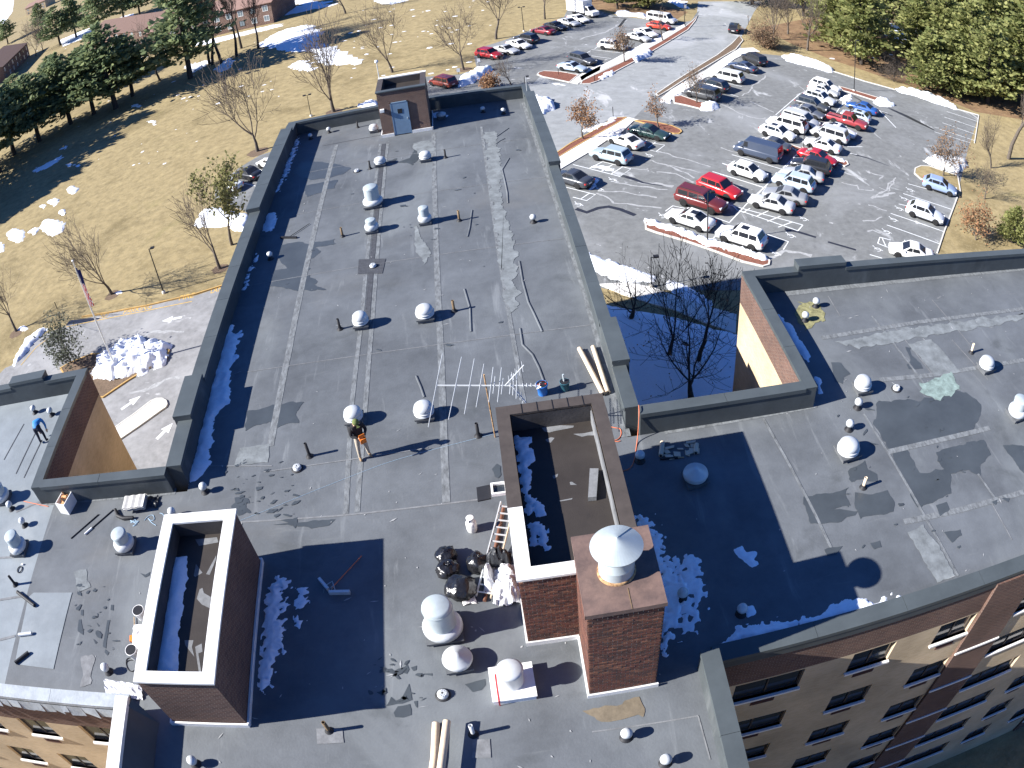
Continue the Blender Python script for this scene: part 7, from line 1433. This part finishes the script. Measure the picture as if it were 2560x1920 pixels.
# floodlight frame on the coping corner
q = P(1256, 1245, RZ+2.2); t = thing('floodlight', 'square white framed floodlight fixed to the stair house wall', 'floodlight', (q.x-.03, q.y, RZ+2.55))
b = MB()
for (x0, x1, y0, y1) in ((-.22, .18, -.2, -.15), (-.22, .18, .15, .2), (-.22, -.17, -.15, .15), (.13, .18, -.15, .15)): b.box(x0, x1, y0, y1, -.04, .06)
b.build('frame', MT['white'], t); b = MB(); b.box(-.17, .13, -.15, .15, -.05, -.01); b.build('lens', MT['glass'], t)
b = MB(); b.obox((-.42, .02, -.1), (.17, 0, .02), (0, .24, 0), (-.005, 0, .02)); b.build('shade', MT['trim'], t)
# timber box
t = thing('crate', 'white wooden crate filled with orange timber offcuts beside the left notch wall', 'crate', at((173, 1268)), -.25)
b = MB(); b.box(-.25, .25, -.35, -.32, 0, .52); b.box(-.25, .25, .32, .35, 0, .52); b.box(-.25, -.22, -.32, .32, 0, .52); b.box(.22, .25, -.32, .32, 0, .52); b.box(-.22, .22, -.32, .32, .0, .03); b.build('box', MT['white'], t)
for i in range(9): b = MB(); b.obox((rnd.uniform(-.12, .12), rnd.uniform(-.2, .2), .36+.02*i), (rnd.uniform(.04, .16), rnd.uniform(-.1, .1), rnd.uniform(-.05, .05)), (-.03, .05, 0), (0, 0, .03)); b.build('offcut', MT['wood2'] if 'wood2' in MT else MT['wood'], t)
# bundle of sheets with black plastic
t = thing('sheet_stack', 'stack of pale wavy sheets on torn black plastic by the left notch wall', 'sheet stack', at((345, 1268)), .05)
for i in range(5):
    b = MB(); nx = 16; dx, dy, da = rnd.uniform(-.04, .04), rnd.uniform(-.03, .03), rnd.uniform(-.03, .03)
    for k_ in (0, 1):
        for x in range(nx+1):
            for y in (-.3, .3): b.v.append((-.45+.9*x/nx+dx, y+dy, .16+i*.035+.012*sin(x*1.2)+.02*k_))
    m_ = 2*(nx+1); b.f = [(2*x, 2*x+2, 2*x+3, 2*x+1) for x in range(nx)]+[(m_+2*x, m_+2*x+1, m_+2*x+3, m_+2*x+2) for x in range(nx)]+[(2*x, m_+2*x, m_+2*x+2, 2*x+2) for x in range(nx)]+[(2*x+1, 2*x+3, m_+2*x+3, m_+2*x+1) for x in range(nx)]+[(0, 1, m_+1, m_), (2*nx, m_+2*nx, m_+2*nx+1, 2*nx+1)]
    b.m = [0]*len(b.f); b.sm = [False]*len(b.f); o = b.build('sheet', MT['patchw'], t); o.rotation_euler = (0, 0, da)
b = crumple(1.45, .5, 26, 12, .16, .1, 33); b.xf(Matrix.Translation((.12, .12, 0))); b.build('plastic', MT['tarpd'], t)
t = thing('hose_piece', 'short bent black hose lying left of the sheet stack', 'hose piece', at((297, 1285))); b = MB(); p = [Vector(at(q))-Vector(at((297, 1285))) for q in ((290, 1277), (296, 1293), (310, 1299), (335, 1297))]; b.tube([x+Vector((0, 0, .07)) for x in p], [.06, .075, .075, .06], 10); b.build('tube', MT['blackp'], t)
# cords and hoses
def cord(px, label, mat, r=.014, cat='cord', zs=None, name='cord'):
    pts = [Vector(at(p, (zs[i] if zs else 0))) for i, p in enumerate(px)]; o0 = pts[0].copy(); sm = []
    for i in range(len(pts)-1):
        a_, b_, c_, d_ = pts[max(i-1, 0)], pts[i], pts[i+1], pts[min(i+2, len(pts)-1)]
        for k_ in range(5):
            t_ = k_/5; sm.append(.5*((2*b_)+(c_-a_)*t_+(2*a_-5*b_+4*c_-d_)*t_*t_+(3*b_-a_-3*c_+d_)*t_**3))
    sm.append(pts[-1]); b = MB(); b.tube([p-o0+Vector((0, 0, r)) for p in sm], r, 6); o = b.build(name, MT[mat], None, o0); return tag(o, label, cat)
cN = lambda *p: cr(1220, 980, 5.53, *p)
cord(cN((2085, 190))+cN((2090, 300), (2080, 500), (2060, 700), (2020, 950), (1960, 1060), (1850, 1100)), 'orange cord hanging over the notch parapet to the vent cap', 'cord', .016, zs=[.95, .9, .4, .02, 0, 0, 0])
cord(cN((1600, 300), (1640, 440), (1700, 560), (1670, 620), (1690, 500), (1760, 500), (1830, 520), (1840, 600), (1790, 660), (1720, 680), (1790, 690), (1830, 680)), 'coiled orange cord lying beside the stair house', 'cord', .016)
cord(cN((1560, 90), (1590, 180), (1620, 270), (1640, 400), (1660, 480), (1700, 640)), 'white cord running down beside the stair house', 'white', .022)
cX = lambda *p: cr(300, 1240, 5.53, *p)
cord(cX((170, 300), (250, 370), (140, 340), (230, 390), (180, 420), (260, 350), (150, 370), (220, 330)), 'tangled pale blue rope beside the sheet stack', 'rope', .012); cord(cX((340, 340), (400, 280), (460, 270), (475, 330), (430, 340), (390, 310), (440, 370), (500, 410)), 'looped pale blue rope right of the tangled one', 'rope', .012); cord(cX((550, 240), (590, 250), (640, 310), (720, 360)), 'short pale rope end leading to the penthouse', 'rope', .012)
cord([(590, 1306), (700, 1262), (850, 1202), (1000, 1147), (1235, 1085)], 'thin blue line stretched from penthouse to antenna mast', 'rope', .006)
cZ = lambda *p: cr(0, 1380, 2.645, *p)
cord(cZ((835, 735), (840, 710), (870, 698), (905, 700), (920, 720), (915, 750), (880, 790), (850, 780), (835, 740), (850, 720), (880, 715)), 'dark coil of hose beside the lower white bucket', 'blackp', .014)
q0 = Vector(at((50, 1425)))
t = thing('coiled_cable', 'small coiled black cable with white plug near the left edge', 'cable', q0); b = MB(); b.tube([(.12*cos(a_*.5), .15*sin(a_*.5), .02+.004*a_/12) for a_ in range(50)], .014, 6); b.build('coil', MT['blackp'], t); b = MB(); b.box(.02, .12, .2, .27, 0, .06); b.build('plug', MT['white'], t)
# ================================================================ POLES, LAMPS, SIGNS, FLAG
def lamp(px, top, label, arms=1, rz=0, mat='trim'):
    b0 = GR(*px); H = tall(px, top, 0); t = thing('lamp_post', label, 'lamp post', b0, rz, 'dark lamp posts'); r_ = .07 if H > 4 else .055
    b = MB(); b.lathe([(.2, 0), (.2, .25), (.10, .28)], 12); b.build('base', MT['kerb'], t)
    b = MB(); b.tube([(0, 0, .2), (0, 0, H-.05)], [r_, r_*.7], 10); b.build('pole', MT[mat], t)
    for i in range(arms):
        s_ = 1 if i == 0 else -1; b = MB(); b.bar((0, 0, H-.08), (s_*.28, 0, H-.06), .05, .05); b.box(min(s_*.2, s_*.62), max(s_*.2, s_*.62), -.16, .16, H-.08, H+.06); b.build('lamp_head', MT[mat], t)
lamp((410, 733), (370, 622), 'dark lamp post on the sunny lawn near the fire lane'); lamp((778, 291), (768, 237), 'lamp post just behind the far left parapet', 2); lamp((1310, 79), (1307, 17), 'lamp post beside the upper left car row', 2); lamp((1768, 610), (1772, 480), 'lamp post with round top on the snowy red island', 1, mat='blackp')
lamp((2009, 373), (2012, 300), 'lamp post on the middle island between the car rows', 2); lamp((2135, 228), (2145, 102), 'tall thin lamp post on the narrow red island', 1); lamp((1712.4, 68), (1710, 8), 'thin lamp post at the top of the long mulch bed', 1); lamp((1628, 718), (1628, 642), 'dark lamp post by the path in the right notch', 1); lamp((1313, 216), (1311, 191), 'short lamp post behind the far right corner', 1)
def post(px, top, label, sign=None, name='sign_post'):
    b0 = GR(*px); H = max(.9, tall(px, top, 0)); t = thing(name, label, 'sign post' if sign else 'post', b0, 0, None); b = MB(); b.bar((0, 0, 0), (0, 0, H), .07, .07, up=(1, 0, 0)); b.build('post', MT['trim'], t)
    if sign: b = MB(); b.box(-.24, .24, -.055, -.04, H-.65, H-.02); b.build('sign_panel', MT[sign], t)
post((1533, 291), (1533, 267), 'short dark post at the tip of the mulch strip'); post((1396.5, 187), (1395, 165), 'short wooden post on the red entrance island'); post((1199, 172), (1194, 146), 'small sign post between lawn and snow bank', 'flash'); post((1147, 186), (1147, 170), 'low sign post near the foot of the lawn tree', 'flash'); post((1487, 205), (1486, 187), 'short post on the lower end of the long mulch bed'); post((143, 772), (139, 756), 'short dark stake on the lawn edge near the fire lane'); post((372, 894), (354, 862), 'dark stake stuck in the big snow pile')
post((1871, 62), (1872, 38), 'white sign post at the road bend', 'flash')
post((1714, 40), (1712, 12), 'sign post by the planted road bend', 'flash')
b0 = GR(291, 922); H = tall((291, 922), (175, 659), 0); t = thing('flagpole', 'white flagpole rising from the big snow pile', 'flagpole', b0)
b = MB(); b.tube([(0, 0, 0), (0, 0, H)], [.11, .05], 12); b.build('pole', MT['lead'], t); b = MB(); b.lathe([(0, -.12), (.09, -.06), (.12, 0), (.09, .06), (0, .12)], 14, 0, (0, 0, H+.1)); b.build('ball', MT['lead'], t)
t2 = thing('flag', 'limp striped flag with blue canton hanging on the flagpole', 'flag', b0+Vector((0, 0, H-.55)))
b = MB(); nx, nz = 13, 26; hh_ = 4.1
for i in range(nx+1):
    for j in range(nz+1):
        s_, v = i/nx, j/nz; b.v.append((.07+s_*(.42-.1*v)+.06*sin(s_*9+v*4), -.05+.13*sin(s_*11+v*3)*s_, -hh_*v*(.95+.05*s_)-.5*s_*(1-v)))
MT['flagr'] = pm('flag_red', (.50, .02, .03), .7, .1, 4); MT['flagw'] = pm('flag_white', (.75, .74, .72), .7, .06, 4); MT['flagb'] = pm('flag_blue', (.02, .03, .13), .7, .15, 4)
for i in range(nx):
    for j in range(nz):
        b.f.append((i*(nz+1)+j, (i+1)*(nz+1)+j, (i+1)*(nz+1)+j+1, i*(nz+1)+j+1)); b.sm.append(True); b.m.append(2 if j < nz*.36 else (i+j//2) % 2)
b.build('cloth', [MT['flagr'], MT['flagw'], MT['flagb']], t2)
# mast with white globe on the far penthouse
t = thing('roof_mast', 'thin white mast with round top beside the stair penthouse', 'mast', (-5.2, 48.6, RZ)); b = MB(); b.tube([(0, 0, 0), (0, 0, 4.1)], .03, 8); b.build('pole', MT['lead'], t); b = MB(); b.lathe([(0, -.13), (.1, -.08), (.13, 0), (.1, .08), (0, .13)], 14, 0, (0, 0, 4.2)); b.build('globe', MT['white'], t)
t = thing('roof_mast', 'thin dark wire rod at the far right corner of the main wing', 'mast', (3.75, 47.9, RZ+.9)); b = MB(); b.tube([(0, 0, 0), (0, 0, 1.0)], .02, 8); b.build('pole', MT['lead'], t)
# ================================================================ FAR BUILDINGS
MT['shingle'] = pm('pinkish_shingles', (.26, .165, .135), .9, .15, 1.5, .3); MT['shingled'] = pm('brown_shingles', (.15, .095, .075), .9, .15, 1.5, .3); MT['farbrick'] = brickmat('far_brick', (.13, .075, .06), (.17, .10, .075), (.25, .2, .17)); MT['wingl'] = pm('far_window_glass', (.16, .20, .22), .15, .2, .4, spec=.6)
def house(A_, B_, depth, H, label, roof='shingle', wallm='farbrick', rows=2, nw=8, pitch=.32, chim=False, cat='building', name='brick_house'):
    A_, B_ = Vector(A_), Vector(B_); d = (B_-A_); L = d.length; ang = atan2(d.y, d.x); t = thing(name, label, cat, (A_.x, A_.y, 0), ang)
    b = MB(); b.box(0, L, 0, depth, 0, H, 0, 'b'); zr = H+depth/2*pitch
    b.add([(0, 0, H), (0, depth, H), (0, depth/2, zr)], [(0, 1, 2)]); b.add([(L, 0, H), (L, depth/2, zr), (L, depth, H)], [(0, 1, 2)]); b.build('wall', MT[wallm], t)
    b = MB(); e = .5
    for y0, y1 in ((-e, depth/2), (depth+e, depth/2)):
        za = H-e*pitch; zb_ = zr; vs = [(-e, y0, za), (L+e, y0, za), (L+e, y1, zb_), (-e, y1, zb_)]; vs += [(x, y, z+.14) for x, y, z in vs]; b.add(vs, [(4, 5, 6, 7), (3, 2, 1, 0), (0, 1, 5, 4), (1, 2, 6, 5), (2, 3, 7, 6), (3, 0, 4, 7)])
    b.build('roof', MT[roof], t)
    for r_ in range(rows):
        for i in range(nw):
            x = L*(i+.5)/nw; z = 1.0+r_*2.75
            b = MB(); w, h = .65, 1.35
            b.box(x-w-.08, x+w+.08, -.06, -.005, z-.1, z); b.box(x-w-.08, x+w+.08, -.06, -.005, z+h, z+h+.1); b.box(x-w-.08, x-w, -.06, -.005, z, z+h); b.box(x+w, x+w+.08, -.06, -.005, z, z+h); b.box(x-.03, x+.03, -.05, -.005, z, z+h)
            f = b.build('window', MT['white' if (i*3+r_) % 4 else 'frame'], t)
            for s_ in (0, 1): b = MB(); b.box(x-w+s_*(w+.03), x-.03+s_*(w+.03), -.03, -.004, z, z+h); b.build('pane', MT['wingl'], f)
    return t
house((-79.5, 194.6), (-42.8, 187), 15, 5.9, 'long far brick building with pinkish roof behind the row of tall trees', nw=11)
house((-118, 236), (-84, 205), 16, 5.6, 'far brown roofed building hidden behind the left pines', 'shingled', nw=8)
q0, q1 = GR(14, 204), GR(75, 139); house((q0.x, q0.y), (q1.x, q1.y), 22, 6.2, 'far house with brown roof at the left edge', 'shingled', nw=7)
q0 = GR(85, 32); house((q0.x-8, q0.y), (q0.x+14, q0.y-2), 16, 7, 'small far tan house at the top left', 'shingle', 'tan', nw=4)
